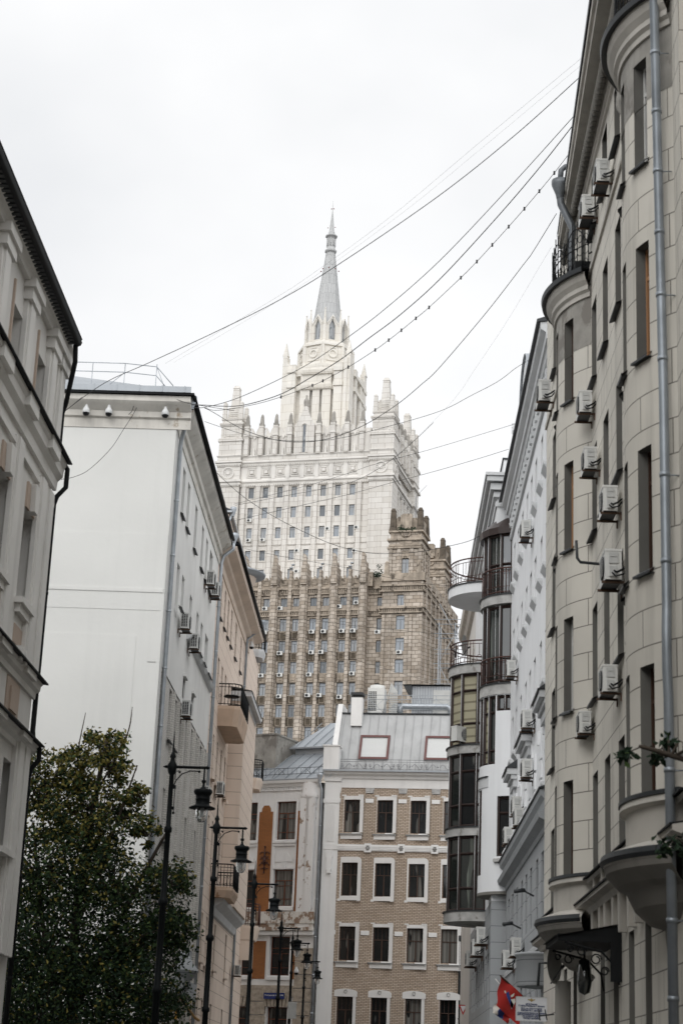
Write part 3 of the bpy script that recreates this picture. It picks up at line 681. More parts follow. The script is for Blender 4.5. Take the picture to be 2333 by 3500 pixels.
for u in (13.3, 14.4, 17.9, 19.5): ribs.new(); ribs.box(u - .25, u + .25, -.72, -.5, 30, 75.5)
Wm(fins, 'buttress', 'brown_stone'); Wm(ribs, 'rib', 'brown_stone')
for z0, z1 in ((79.4, 80.6), (75.75, 76.8)):      # carved bands
    m = MB()
    for a, b, v_ in ((-21.5, 10.3, 0), (10.3, 13.0, .9)):
        m.box(a, b, v_ - .42, v_, z1 - .3, z1); m.box(a, b, v_ - .28, v_, z0, z0 + .22)
        n_ = int((b - a) / .36)
        for i in range(n_): m.box(a + i * .36, a + .2 + i * .36, v_ - .3, v_, z0 + .25, z1 - .32)
    m.box(12.7, 20.3, -1.0, -.5, z1 - .3, z1); m.box(12.8, 20.2, -.85, -.5, z0, z0 + .22); m.box(19.8, 20.3, -1, 28, z1 - .3, z1); m.box(19.8, 20.15, -.85, 28, z0, z0 + .22); m.box(12.6, 13, -1.0, .9, z1 - .3, z1); m.box(12.7, 13, -.9, .9, z0, z0 + .22)
    for i in range(20): m.box(13.0 + i * .36, 13.2 + i * .36, -.8, -.5, z0 + .25, z1 - .32)
    for i in range(78): m.box(19.8, 20.1, -.4 + i * .36, -.2 + i * .36, z0 + .25, z1 - .32)
    Wm(m, 'carved_band', 'brown_carved')
sp = MB(); orn = MB()
for u in WU:
    for j, (a, b, _) in enumerate(WR[1:-1]):
        z1, z0 = a - .08, WR[j + 2][1] + .12
        sp.new(); sp.box(u - .78, u + .78, -.06, .0, z0, z1, skip='b')
        orn.new()
        if j == 2:
            orn.box(u - .6, u + .6, -.14, -.062, z0, z1)
            for e in (-.52, .52):
                for q in range(5): orn.ball((u + e, -.16, z0 + .2 + q * .28), .08, 5)
            for q in ((-.18, .3), (.18, .3), (-.18, .75), (.18, .75)): orn.box(u + q[0] - .15, u + q[0] + .15, -.22, -.14, z0 + q[1], z0 + q[1] + .38)
        else:
            for e in (-.45, .38): orn.box(u + e, u + e + .07, -.12, -.062, z0 + .12, z1 - .12)
            for e in (z0 + .12, z1 - .2): orn.box(u - .38, u + .38, -.12, -.062, e, e + .07)
Wm(sp, 'spandrel_panel', 'brown_panel'); Wm(orn, 'spandrel_ornament', 'brown_carved')
m = MB()                                          # wavy parapet
for a, b in ((-9.7, -8.3), (-7.9, -6.3), (-4.6, -3.1), (-2.6, -1.2), (.5, 2.0), (2.55, 3.9), (5.65, 7.1), (7.6, 8.9)):
    pts = [(a, 80.6), (b, 80.6)]; m.new()
    for i in range(13): t = 1 - i / 12; pts.append((a + (b - a) * t, 82.35 + .30 * math.cos(t * math.pi * 4)))
    m.prism(pts, -.1, .5); m.box(a + .3, b - .3, -.22, -.1, 81.1, 81.2); m.box(a + .3, b - .3, -.22, -.1, 82.0, 82.1); m.box(a + .3, a + .4, -.22, -.1, 81.2, 82.0); m.box(b - .4, b - .3, -.22, -.1, 81.2, 82.0)
m.new(); m.box(10.3, 13.0, .6, 1.4, 80.6, 82.3); m.new(); m.box(12.8, 20.1, -.8, 0, 81.2, 82.5); m.box(19.5, 20.1, -.7, 28, 81.2, 82.5)
m.new(); m.box(10.3, 11.2, -.3, 1.2, 80.6, 83.0)
Wm(m, 'parapet', 'brown_carved')
for j, (a, b, _) in enumerate(WR):
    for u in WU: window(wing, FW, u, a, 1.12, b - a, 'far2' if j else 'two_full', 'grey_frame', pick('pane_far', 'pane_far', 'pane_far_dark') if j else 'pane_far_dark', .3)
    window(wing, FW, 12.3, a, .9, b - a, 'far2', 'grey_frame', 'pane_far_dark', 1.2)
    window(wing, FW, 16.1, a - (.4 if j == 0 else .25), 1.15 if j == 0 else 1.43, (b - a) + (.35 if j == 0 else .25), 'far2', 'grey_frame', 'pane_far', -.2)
for c in SV:
    for a, b, _ in WR[:3]:
        fme, pme = winmesh(1.2, b - a, 'far', 'grey_frame', 'pane_far_dark')
        o = inst('window', fme, wing, FW.M(19.5, c, a) @ Matrix.Rotation(R(90), 4, 'Z')); kid('pane', pme, o)
def turret(cu, cv, h, z0, first):
    m = MB(); car = MB(); soot = MB()
    wall(m, cu - h, cu + h, z0, z0 + 6.2, [(cu - .6, cu + .6, z0 + .2, z0 + 4.2, .4)], v=cv - h)
    m.box(cu - h, cu + h, cv - h + .5, cv + h, z0, z0 + 6.2, skip='f'); m.face([(cu - h, cv - h, z0), (cu - h, cv - h + .5, z0), (cu - h, cv - h + .5, z0 + 6.2), (cu - h, cv - h, z0 + 6.2)]); m.face([(cu + h, cv - h, z0), (cu + h, cv - h + .5, z0), (cu + h, cv - h + .5, z0 + 6.2), (cu + h, cv - h, z0 + 6.2)])
    for e in (-h + .25, -1.05, 1.05, h - .25): m.box(cu + e - .28, cu + e + .28, cv - h - .22, cv - h, z0, z0 + 4.6)
    for e in (-h + .25, -1.05, 1.05, h - .25): m.box(cu + h, cu + h + .22, cv + e - .28, cv + e + .28, z0, z0 + 4.6)
    m.box(cu - h + .15, cu + h - .15, cv - h + .15, cv + h - .15, z0 + 6.2, z0 + 7.6)
    Wm(m, 'turret', 'brown_stone')
    for z, d, t in ((z0 + 4.55, .3, .3), (z0 + 5.0, .12, .3), (z0 + 5.95, .35, .35), (z0 + 7.4, .2, .3)): car.box(cu - h - d, cu + h + d, cv - h - d, cv + h + d, z, z + t)
    car.box(cu - 1.0, cu + 1.0, cv - h - .12, cv - h, z0 + 5.35, z0 + 5.9)
    for i in range(9):
        a = math.pi * (1 + i / 8); car.ball((cu + .7 * math.cos(a), cv - h + .02, z0 + 7.15 + .5 * math.sin(a)), .16, 5)
    for e in (-h + .45, h - .45): car.box(cu + e - .3, cu + e + .3, cv - h, cv - h + .2, z0 + 6.4, z0 + 7.3)
    car.box(cu - .75, cu + .75, cv - h - .05, cv - h + .5, z0 + 8.0, z0 + 10.6); car.box(cu - .95, cu - .75, cv - h - .12, cv - h + .4, z0 + 8.3, z0 + 10.4); car.box(cu + .75, cu + .95, cv - h - .12, cv - h + .4, z0 + 8.3, z0 + 10.4)
    car.box(cu - h + .3, cu + h - .3, cv - h + .5, cv + h - .3, z0 + 7.6, z0 + 10.0)
    Wm(car, 'turret_carving', 'brown_carved')
    for sx in (-1, 1):
        for sy in (-1, 1):
            x, y = cu + sx * (h - .45), cv + sy * (h - .45)
            soot.new(); soot.frustum(x, y, z0 + 7.7, z0 + 8.4, .62, .62, .5, .5); soot.frustum(x, y, z0 + 8.4, z0 + 11.2, .5, .5, .38, .38); soot.frustum(x, y, z0 + 11.2, z0 + 11.7, .44, .44, .22, .22)
            soot.frustum(x, y, z0 + 8.5, z0 + 10.6, .58, .2, .46, .14); soot.frustum(x, y, z0 + 8.5, z0 + 10.6, .2, .58, .14, .46)
    Wm(soot, 'turret_pinnacle', 'soot_stone')
    window(wing, FW, cu, z0 + .25, 1.2, 2.6, 'far2', 'grey_frame', 'pane_far', cv - h + .35)
    m = MB(); m.box(cu - .6, cu + .6, cv - h + .1, cv - h + .4, z0 + 2.95, z0 + 4.15); Wm(m, 'turret_panel', 'brown_carved')
turret(16.6, 2.6, 2.75, 82.3, True); turret(16.9, 20.0, 2.75, 82.3, False)
m = MB()
for u in (13.6, 19.0): m.new(); m.frustum(u, -.3, 82.4, 84.4, .42, .42, .3, .3); m.frustum(u, -.3, 84.4, 84.7, .34, .34, .1, .1)
Wm(m, 'parapet_stump', 'brown_carved')
for u in (-2.83, 2.27, 7.35): 
    m = MB(); m.ball((u - .12, .1, 84.2), .34, 8, (1, 1, .55)); m.ball((u + .18, .1, 84.75), .30, 8, (1, 1, .6)); m.tube([(u, .1, 83.5), (u, .1, 84.7)], .05, 5); Wm(m, 'roof_light', 'galvanised')
m = MB(); m.tube([(17.2, 4, 90), (17.2, 4, 97.3)], .07, 5); m.tube([(17.2, 4, 97.3), (19.0, 4, 99.2)], .03, 4); m.tube([(16.2, 4, 90), (16.2, 4, 94)], .05, 4)
tag(m.obj('antenna_mast', 'wire_grey', None, FW), 'thin red and white antenna mast on the far sooty turret', 'antenna')

# ================================================================ shared pieces of the street houses
def drainpipe(par, fr, pts, r, mname='galvanised', name='drainpipe', seams=True, step=2.1, funnel=None):
    m = MB(); m.tube(pts, r, 10)
    if seams:
        for p, q in zip(pts, pts[1:]):
            p, q = Vector(p), Vector(q); L = (q - p).length; n_ = int(L / step)
            for i in range(1, n_ + 1):
                c = p + (q - p) * (i / (n_ + .5)); d = (q - p).normalized() * .035
                m.tube([c - d, c + d], r * 1.13, 10); 
                if abs(d.z) > .03 and i % 2: m.tube([c, (c.x, c.y + (.22 if fr is not FX else 0), c.z)], .012, 4)
    if funnel: m.lathe(funnel[0], funnel[1], [(r, funnel[2] - .35), (r * 1.2, funnel[2] - .25), (r * 2.3, funnel[2]), (r * 2.3, funnel[2] + .12), (r * 2.1, funnel[2] + .12)], 12)
    return m.obj(name, mname, par, fr)
def sills(par, fr, ws, z, v, dep=.10, t=.03, mname='dark_sheet', ex=.06):
    m = MB()
    for a, b in ws:
        m.new(); m.face([(a - ex, v + .02, z + .05), (b + ex, v + .02, z + .05), (b + ex, v - dep, z - .02), (a - ex, v - dep, z - .02)]); m.box(a - ex, b + ex, v - dep - .012, v - dep, z - t - .03, z - .02); m.face([(a - ex, v + .02, z - .01), (b + ex, v + .02, z - .01), (b + ex, v - dep, z - .06), (a - ex, v - dep, z - .06)])
    return m.obj('sill', mname, par, fr)

# ================================================================ A: cream house at the left edge
ha = thing('corner_house', 'cream house with black eaves and black drainpipe at the left edge', 'house', FA.w(0, 0, 0))
Am = lambda mb, nm, m, par=ha: mb.obj(nm, m, par, FA)
UE = 2.46
FLA = [(15.3, 17.06, .55), (11.42, 13.46, .85), (6.15, 8.0, 1.2), (2.4, 4.9, 1.2)]
m = MB(); hs = []
for z0, z1, r_ in FLA:
    for k in range(13): hs.append((r_ - 1.02 - 2.68 * k, r_ - 2.68 * k, z0, z1, .5))
wall(m, -62, UE, 0, 18.3, hs); m.box(-62, UE, .56, 14, 0, 18.3, skip='f'); m.face([(UE, 0, 0), (UE, .56, 0), (UE, .56, 18.3), (UE, 0, 18.3)])
Am(m, 'wall', 'cream_plaster')
for z0, z1, r_ in FLA:
    for k in range(5): window(ha, FA, r_ - .51 - 2.68 * k, z0, 1.0, z1 - z0, 'two', 'white_frame', pick('pane_dark', 'pane_curtain'), .44)
m = MB(); m2 = MB()
for k in range(-1, 13):                           # pilasters between the windows
    c = 1.42 - 2.68 * k - .32
    if k == -1: c = UE - .5
    for z0, z1, dx in ((15.35, 17.75, -.2), (10.2, 14.5, 0), (4.0, 8.6, .2)):
        u = c + (dx if k >= 0 else 0)
        m.new(); m.box(u - .38, u + .38, -.10, 0, z0, z1); m.box(u - .24, u + .24, -.15, -.10, z0, z1)
    u = c - (.2 if k >= 0 else 0); m.new()
    m.box(u - .46, u + .46, -.2, 0, 17.5, 17.75); m.box(u - .55, u + .55, -.27, 0, 17.75, 17.95)
Am(m, 'pilaster', 'trim_cream')
def belt(z0, z1, d, mname='trim_cream', cap=True, nm='belt_course'):
    m = MB(); h = z1 - z0
    m.prof([(0, z0), (-d * .3, z0), (-d * .35, z0 + h * .3), (-d * .75, z0 + h * .45), (-d * .8, z0 + h * .7), (-d, z0 + h * .78), (-d, z1 - .05), (0, z1 - .05)], -62, UE + d * .6)
    for k in range(13): u = 1.1 - 2.68 * k; m.box(u - .5, u + .5, -d - .05, -d * .2, z0 + h * .5, z1 - .055)
    Am(m, nm, mname)
    if cap: 
        m = MB(); m.prof([(0, z1 + .06), (-d - .12, z1 - .04), (-d - .12, z1 - .075), (0, z1 - .045)], -62, UE + d * .6 + .05); Am(m, 'flashing', 'black_metal')
belt(14.75, 15.5, .28); belt(9.72, 10.15, .20); belt(8.35, 8.72, .24)
m = MB(); m.prof([(0, 17.9), (-.12, 17.9), (-.18, 18.05), (-.3, 18.12), (-.3, 18.2), (0, 18.2)], -62, UE + .1); m.prof([(0, 14.3), (-.09, 14.3), (-.09, 14.42), (0, 14.42)], -62, UE + .06)
Am(m, 'crown_moulding', 'trim_cream')
m = MB(); m2 = MB()
for k in range(5):
    z0, z1, r_ = FLA[1]; c = r_ - .51 - 2.68 * k      # keystone, sill and tan panels of the middle storey
    m.new(); m.prism([(c - .16, z1), (c + .16, z1), (c + .24, z1 + .62), (c - .24, z1 + .62)], -.16, 0); m.new(); m.box(c - .66, c + .66, -.20, 0, z0 - .16, z0 - .03); m.box(c - .55, c + .55, -.12, 0, z0 - .34, z0 - .16)
    z0b = FLA[2][0]; cb = FLA[2][2] - .51 - 2.68 * k; m.new(); m.box(cb - .66, cb + .66, -.2, 0, z0b - .16, z0b - .03)
    m2.new(); m2.prism([(c - .52, z1), (c - .18, z1), (c - .26, z1 + .58), (c - .52, z1 + .58)], -.05, 0); m2.new(); m2.prism([(c + .18, z1), (c + .52, z1), (c + .52, z1 + .58), (c + .26, z1 + .58)], -.05, 0)
    m2.new(); m2.box(c - .45, c + .5, -.025, 0, 10.45, 10.85); m2.new(); m2.box(c - .62, c + .68, -.03, 0, 8.78, 9.68); m2.box(c - .35, c + .4, -.075, -.03, 9.0, 9.5)
    t = .55 - .51 - 2.68 * k; m2.new(); m2.box(t - .60, t - .53, -.05, 0, 15.5, 17.5); m2.new(); m2.box(t + .53, t + .60, -.05, 0, 15.5, 17.5)
    for e in (-.9, -.4): m.new(); m.box(c + e + .3, c + e + .5, -.26, 0, 10.02, 10.32)
Am(m, 'window_trim', 'trim_cream'); Am(m2, 'tan_panel', 'tan_plaster')
m = MB(); m.box(-62, 1.7, -.42, .1, 18.12, 18.2); 
for i in range(170): m.box(1.66 - i * .2 - .12, 1.66 - i * .2, -.42, 0, 18.09, 18.118)
Am(m, 'soffit', 'dark_sheet')
m = MB(); m.tube([(-62, -.44, 18.2), (1.8, -.44, 18.2)], .11, 8); m.face([(-62, -.54, 18.3), (1.85, -.54, 18.3), (1.6, 6, 21.4), (-62, 6, 21.4)]); m.face([(-62, -.4, 18.2), (1.85, -.4, 18.2), (1.85, -.54, 18.3), (-62, -.54, 18.3)]); m.face([(1.85, -.54, 18.3), (1.85, .2, 18.2), (1.6, 6, 18.3), (1.6, 6, 21.4)])
Am(m, 'roof', 'black_metal')
for u in (5.3 - 6.5, 9.4 - 6.5):
    pass
for u, z in ((-5.1, 18.9), (-1.6, 18.9)):
    m = MB(); m.box(u - .35, u + .35, .1, .6, 18.6, z + .15); m.box(u - .42, u + .42, .02, .68, z + .15, z + .25); Am(m, 'chimney', 'tan_plaster')
drainpipe(ha, FA, [(1.75, -.40, 18.2), (1.9, -.40, 17.75), (2.54, -.14, 16.95), (2.6, -.06, 16.7), (2.6, -.06, 15.75), (2.58, -.12, 15.55), (2.64, -.3, 15.3), (2.64, -.3, 14.85), (2.58, -.12, 14.6), (2.6, -.06, 14.4), (2.6, -.06, 9.0), (2.58, -.1, 8.8), (2.62, -.25, 8.6), (2.62, -.25, 8.35), (2.58, -.1, 8.15), (2.6, -.06, 7.95), (2.6, -.06, .3)], .06, 'black_metal')

# ================================================================ B: white house with blank gable
hb = thing('gable_house', 'white plastered house with a tall blank gable and silver drainpipes', 'house', FB.w(0, 0, 0))
Bm = lambda mb, nm, m, par=hb: mb.obj(nm, m, par, FB)
UG, UB1 = 2.0, 19.05
R1 = [(4.75, 5.55), (6.45, 7.25), (9.2, 10.0), (11.87, 12.67), (13.66, 14.46), (15.33, 16.6)]
R2 = [(4.93, 5.73), (6.56, 7.36), (9.34, 10.14), (11.95, 12.75), (13.68, 14.48), (15.59, 16.85)]
RL = [(5.45, 6.25), (7.1, 7.9), (9.0, 9.7), (10.9, 11.6), (13.0, 13.7), (14.6, 15.3), (16.3, 17.3)]
RM = [(5.6, 6.3), (9.86, 10.5), (12.76, 13.45), (14.45, 15.15), (16.24, 17.1)]
m = MB(); hs = [(a, b, 21.2, 23.0) for a, b in R1] + [(a, b, 17.75, 19.42) for a, b in R2] + [(c, c + .75, 15.3, 16.1, .06) for c in (8.95, 12.05)]
wall(m, UG, UB1, 15.05, 24.2, hs, rec=.32); m.box(UG + .05, UB1, .4, 14, 15.05, 24.2, skip='fl'); m.box(UG, UB1, .12, .4, 15.0, 15.05)
Bm(m, 'front_wall', 'white_stucco')
m = MB(); wall(m, UG + .55, UB1, 0, 15.05, [(a, b, 13.05, 14.9) for a, b in RL] + [(a, b, 9.55, 11.38) for a, b in RM] + [(a, b, 6.2, 8.0) for a, b in RM], v=.03, rec=.4); m.box(UG + .55, UB1, .5, 14, 0, 15.05, skip='fl')
for a, b in [(q[1] + .12, q[1] + .3) for q in RL] + [(UB1 - .4, UB1), (2.9, 3.6)]: m.box(a, b, -.07, .03, 5, 14.95)
Bm(m, 'brick_front', 'white_brick')
m = MB(); wall(m, -.02, 14, 0, 24.3, [], P=lambda s, d: (UG + d, s)); m.box(UG, UG + .55, -.02, .0, 0, 24.2, skip='b')
m.box(UG - .012, UG, .85, 14, 0, 15.94); m.box(UG - .012, UG, .1, 14, 16.83, 17.46); m.box(UG - .035, UG, .05, 14, 17.46, 17.58); m.box(UG - .012, UG, .02, 14, 17.58, 19.55)
Bm(m, 'gable_wall', 'white_plaster')
m = MB(); pr_ = [(0, 23.4), (-.05, 23.4), (-.05, 23.75), (-.14, 23.8), (-.16, 24.0), (-.42, 24.2), (-.5, 24.28), (-.5, 24.48), (0, 24.5)]
m.prof(pr_, UG - .02, UB1); m.prof([(UG + p[0] + .02, p[1]) for p in pr_], -.5, 14, axis='v')
Bm(m, 'cornice', 'old_cornice')
m = MB(); m.box(UG - .58, UG + .02, -.62, 14, 24.5, 24.58); m.box(UG, UB1 - .3, -.62, 0, 24.5, 24.58); m.tube([(UG - .5, -.62, 24.46), (UB1 - .3, -.62, 24.46)], .07, 8)
Bm(m, 'gutter', 'black_metal')
m = MB(); m.box(UG - .6, UG - .55, -.5, 14, 24.58, 24.8); 
for i in range(18): m.box(UG - .62, UG - .6, -.3 + i * .8, -.26 + i * .8, 24.58, 24.82)
m.box(UG - .55, UB1, -.45, 14, 24.58, 24.64)
m.face([(UG - .5, -.45, 24.65), (UB1, -.45, 24.65), (UB1, 7, 27.0), (UG + 3.5, 7, 27.0)]); m.face([(UG - .5, -.45, 24.65), (UG + 3.5, 7, 27), (UG + 3.5, 7, 27), (UG - .5, 14, 24.65)])
Bm(m, 'roof', 'zinc_roof')
m = MB(); u = UG + .35
pl = [(u, 12, 26.0), (u, 4.28, 26.0), (u, 2.04, 26.0), (u, .9, 25.9), (u + .5, .35, 25.4), (u + 9, .3, 25.4)]
m.tube(pl, .018, 5); m.tube([(p[0], p[1], p[2] - .34) for p in pl[:4]] + [(u + .5, .35, 25.05)], .018, 5)
for v_ in (.9, 2.04, 3.2, 4.28, 6, 8, 10): m.tube([(u, v_, 24.6), (u, v_, 26.0)], .016, 5)
m.tube([(u, 2.04, 25.65), (u + .1, 2.9, 24.9)], .016, 4); m.tube([(u, .9, 25.9), (u + .5, .4, 24.7)], .016, 4)
Bm(m, 'roof_railing', 'galvanised')
for a, b in R1: window(hb, FB, (a + b) / 2, 21.2, b - a, 1.8, 'two', 'white_frame', pick('pane_dark', 'pane_curtain'), .25)
for a, b in R2: window(hb, FB, (a + b) / 2, 17.75, b - a, 1.67, 'two', 'white_frame', pick('pane_dark', 'pane_curtain'), .25)
for a, b in RL: window(hb, FB, (a + b) / 2, 13.05, b - a, 1.85, 'two', 'brown_frame', 'pane_dark', .36)
for a, b in RM:
    window(hb, FB, (a + b) / 2, 9.55, b - a, 1.83, 'two', 'brown_frame', 'pane_dark', .36); window(hb, FB, (a + b) / 2, 6.2, b - a, 1.8, 'two', 'brown_frame', 'pane_dark', .36)
sills(hb, FB, R1, 21.2, 0); sills(hb, FB, RL[:2], 13.05, 0); sills(hb, FB, RM, 9.55, 0)
m = MB(); m.prof([(0, 17.55), (-.14, 17.6), (-.2, 17.7), (-.22, 17.74), (0, 17.76)], 9.0, 18.7); Bm(m, 'window_ledge', 'cool_trim')
sills(hb, FB, R2, 17.75, -.16)
m = MB()
for c in (8.95, 12.05): m.new(); m.box(c - .06, c + .81, -.1, 0, 16.1, 16.22)
Bm(m, 'niche_hood', 'white_stucco')
drainpipe(hb, FB, [(UG - .1, -.5, 24.35), (UG + .1, -.35, 23.9), (2.62, -.12, 23.2), (2.7, -.1, 23.0), (2.75, -.1, 12), (2.75, -.1, .3)], .075, funnel=(UG - .1, -.5, 24.5))
drainpipe(hb, FB, [(19.15, -.62, 24.5), (19.15, -.6, 24.15), (19.1, -.2, 23.8), (19.1, -.12, 23.5), (19.1, -.12, .3)], .075, funnel=(19.15, -.62, 24.75))
m = MB()                                          # carved porch canopy low on the brick front
m.lathe(13.3, -.1, [(.05, 6.35), (.35, 6.2), (.5, 5.95), (.75, 5.7), (.8, 5.6)], 14, -180, 0, sq=(1.3, .9)); m.lathe(13.3, -.1, [(.8, 5.6), (.66, 5.4), (.5, 5.3), (.42, 4.9), (.05, 4.9)], 14, -180, 0, sq=(1.3, .9))
m.box(13.9, 14.5, -.4, 0, 5.7, 6.4); m.box(11.6, 17.5, -.35, 0, 4.7, 5.3)
Bm(m, 'porch_canopy', 'cool_grey')
m = MB(); m.tube([(11.2, -.3, .3), (11.2, -.3, 4.5), (12.0, -.35, 4.55), (17.5, -.35, 4.05), (19.2, -.35, 4.0)], .055, 6); tag(m.obj('gas_pipe', 'yellow_pipe', None, FB), 'ochre gas pipe low on the front of the white house', 'pipe')

# ================================================================ C: peach house
hc = thing('peach_house', 'peach plastered house with balconies and a round corner roof beyond the white house', 'house', FC.w(0, 0, 0))
Cm = lambda mb, nm, m, par=hc: mb.obj(nm, m, par, FC)
C1r = [(1.75, 2.5), (3.7, 4.4), (5.4, 6.1), (7.2, 7.9), (9.7, 10.5), (12.8, 13.5)]
C2r = [(2.47, 3.15), (4.28, 4.95), (6.0, 6.7), (7.9, 8.6)]
C3r = [(2.4, 3.0), (4.23, 4.9), (6.13, 6.8), (8.09, 8.75)]
C5r = [(2.2, 2.9), (4.27, 4.95), (8.13, 8.8), (13.9, 14.6)]
m = MB(); hs = [(a, b, 21.5, 23.3) for a, b in C1r] + [(a, b, 18.0, 19.83) for a, b in C2r] + [(a, b, 14.3, 16.32) for a, b in C3r] + [(a, b, 10.6, 12.75) for a, b in C3r] + [(a, b, 6.45, 8.55) for a, b in C5r] + [(a, b, 2.8, 5.0) for a, b in C5r]
wall(m, 0.05, 24.5, 0, 24.4, hs, rec=.3); m.box(0.05, 24.5, .42, 14, 0, 24.4, skip='f')
m.box(9.6, 16.5, -.72, .02, 9.5, 19.5, skip='b'); 
Cm(m, 'wall', 'peach_plaster')
for row, z0, z1 in ((C1r, 21.5, 23.3), (C2r, 18.0, 19.83), (C3r, 14.3, 16.32), (C3r, 10.6, 12.75), (C5r, 6.45, 8.55)):
    for a, b in row: window(hc, FC, (a + b) / 2, z0, b - a, z1 - z0, 'two', 'white_frame', pick('pane_dark', 'pane_curtain'), .24)
sills(hc, FC, C1r, 21.5, 0); sills(hc, FC, C3r, 14.3, 0, mname='peach_smooth', dep=.2, t=.12); sills(hc, FC, C5r, 6.45, 0, mname='peach_smooth', dep=.2, t=.1)
m = MB(); m.prof([(0, 23.5), (-.06, 23.5), (-.1, 23.8), (-.3, 23.9), (-.36, 24.0), (-.75, 24.12), (-.8, 24.3), (0, 24.4)], 0, 17.4); Cm(m, 'cornice', 'peach_smooth')
m = MB(); m.box(0, 17.5, -.9, .2, 24.4, 24.46); m.tube([(0, -.88, 24.38), (17.5, -.88, 24.38)], .07, 6); m.face([(0, -.9, 24.47), (17.5, -.9, 24.47), (17.5, 3, 26.2), (0, 3, 26.2)]); Cm(m, 'roof', 'black_metal')
m = MB(); m.prof([(0, 8.75), (-.12, 8.8), (-.2, 9.1), (-.55, 9.35), (-.62, 9.5), (0, 9.56)], 5.5, 17.5); Cm(m, 'belt_cornice', 'cool_trim')
m = MB(); m.slab([(9.5, .1), (9.5, -.75), (16, -.75), (16, .1)], 19.3, 19.5); m.slab([(9.3, .1), (9.3, -1.0), (16.2, -1.0), (16.2, .1)], 19.5, 19.75); m.face([(9.2, .0, 19.95), (9.2, -1.05, 19.76), (16.3, -1.05, 19.76), (16.3, .0, 19.95)]); Cm(m, 'bay_cornice', 'cool_trim')
m = MB(); m.box(9.0, 9.55, -.62, -.35, 9.6, 19.3)
def balcony(u0, u1, d, z, h, rail, par=hc, fr=FC, v=0.0, under='orange_stain', dz=.5, solid=False, chamfer=.25, nm='balcony'):
    b = MB(); pl = [(u0, v), (u0, v - d + chamfer), (u0 + chamfer, v - d), (u1 - chamfer, v - d), (u1, v - d + chamfer), (u1, v)]
    sh = [(u0 + (.12 if a < (u0 + u1) / 2 else -.12) * 1, q + (0 if q == v else .12)) if False else (u0 + .14 if a < (u0 + u1) / 2 else u1 - .14, q) for a, q in pl]
    b.slab(pl, z - .14, z); n_ = len(pl)
    lo = [((a - (u0 + u1) / 2) * .93 + (u0 + u1) / 2, v + (q - v) * .88) for a, q in pl]
    for i in range(n_):
        j = (i + 1) % n_; b.face([(*lo[i], z - dz), (*lo[j], z - dz), (*pl[j], z - .14), (*pl[i], z - .14)])
    b.face([(*q, z - dz) for q in lo[::-1]])
    o = b.obj(nm, under, par, fr)
    r_ = MB(); path = pl[:]
    for zz, rr in ((z + h, .028), (z + h - .14, .014), (z + .08, .018)): r_.tube([(a, q, zz) for a, q in path], rr, 5)
    for i in range(len(path) - 1):
        a, b_ = Vector(path[i]), Vector(path[i + 1]); L = (b_ - a).length; k = max(2, int(L / .13))
        for t in range(k + 1):
            p = a + (b_ - a) * (t / k); r_.tube([(p.x, p.y, z + .05), (p.x, p.y, z + h)], .011, 4)
            if t < k and t % 2 == 0:
                c = a + (b_ - a) * ((t + .5) / k); dd = (b_ - a).normalized() * .05
                r_.tube([(c.x + dd.x * math.cos(x), c.y + dd.y * math.cos(x), z + h * .45 + .07 * math.sin(x)) for x in [i_ * math.pi / 4 for i_ in range(9)]], .008, 4)
        if solid and i in (2, 3): r_.face([(*path[i], z + .1), (*path[i + 1], z + .1), (*path[i + 1], z + h - .05), (*path[i], z + h - .05)])
    r_.obj('railing', rail, o, fr)
    return o
bb = balcony(3.6, 8.4, 1.0, 17.85, 1.0, 'black_metal', dz=.9)
m = MB(); m.lathe(4.6, -.5, [(0, 18.45), (.36, 18.45), (.36, 18.49), (0, 18.49)], 12); m.tube([(4.6, -.5, 17.9), (4.6, -.5, 18.45)], .03, 6); m.lathe(4.6, -.5, [(.22, 17.86), (.2, 17.9), (0, 17.92)], 10)
tag(m.obj('balcony_table', 'black_metal', None, FC), 'round dark table on the upper orange balcony', 'table')
balcony(4.9, 8.3, 1.0, 9.92, 1.0, 'black_metal', dz=.45, solid=True)
balcony(22.8, 24.4, .75, 25.05, .75, 'black_metal', v=.35, under='cool_trim', dz=.45)
balcony(22.6, 24.3, .95, 17.72, 1.0, 'black_metal', v=.3, dz=.6, under='peach_smooth')
b5 = balcony(22.4, 24.3, 1.2, 9.72, 1.15, 'rust_rail', v=.3, dz=.75, under='peach_smooth')
m = MB(); m.prism([(22.5, 9.0), (24.2, 9.0), (24.2, 8.5), (23.2, 8.0), (22.5, 7.9)], -.5, .1); Cm(m, 'balcony_bracket', 'peach_smooth')
# set back upper storey with round eave
m = MB(); wall(m, 11.6, 24.0, 24.4, 29.3, [(12.6 + 2.2 * k, 13.3 + 2.2 * k, 26.2, 28.3) for k in range(5)], v=1.25, rec=.25); m.box(11.6, 26, 1.6, 12, 24.4, 29.3, skip='f'); m.lathe(24.0, 1.6, [(.95, 20), (.95, 29.4)], 16)
m.prof([(1.25, 28.7), (1.15, 28.7), (1.1, 29.0), (.9, 29.2), (.85, 29.4), (1.25, 29.5)], 11.5, 24)
m.lathe(24.0, 1.6, [(.95, 28.8), (1.05, 29.0), (1.2, 29.2), (1.25, 29.5)], 16)
Cm(m, 'upper_storey', 'peach_smooth')
m = MB(); m.box(11.4, 24, .7, 2, 29.5, 29.6); m.face([(11.4, .7, 29.62), (24, .7, 29.62), (24, 5, 31.4), (11.4, 5, 31.4)]); m.lathe(24.0, 1.6, [(1.25, 29.5), (1.75, 29.62), (1.8, 29.72), (1.2, 29.95), (0, 30.5)], 20); Cm(m, 'upper_roof', 'zinc_roof')
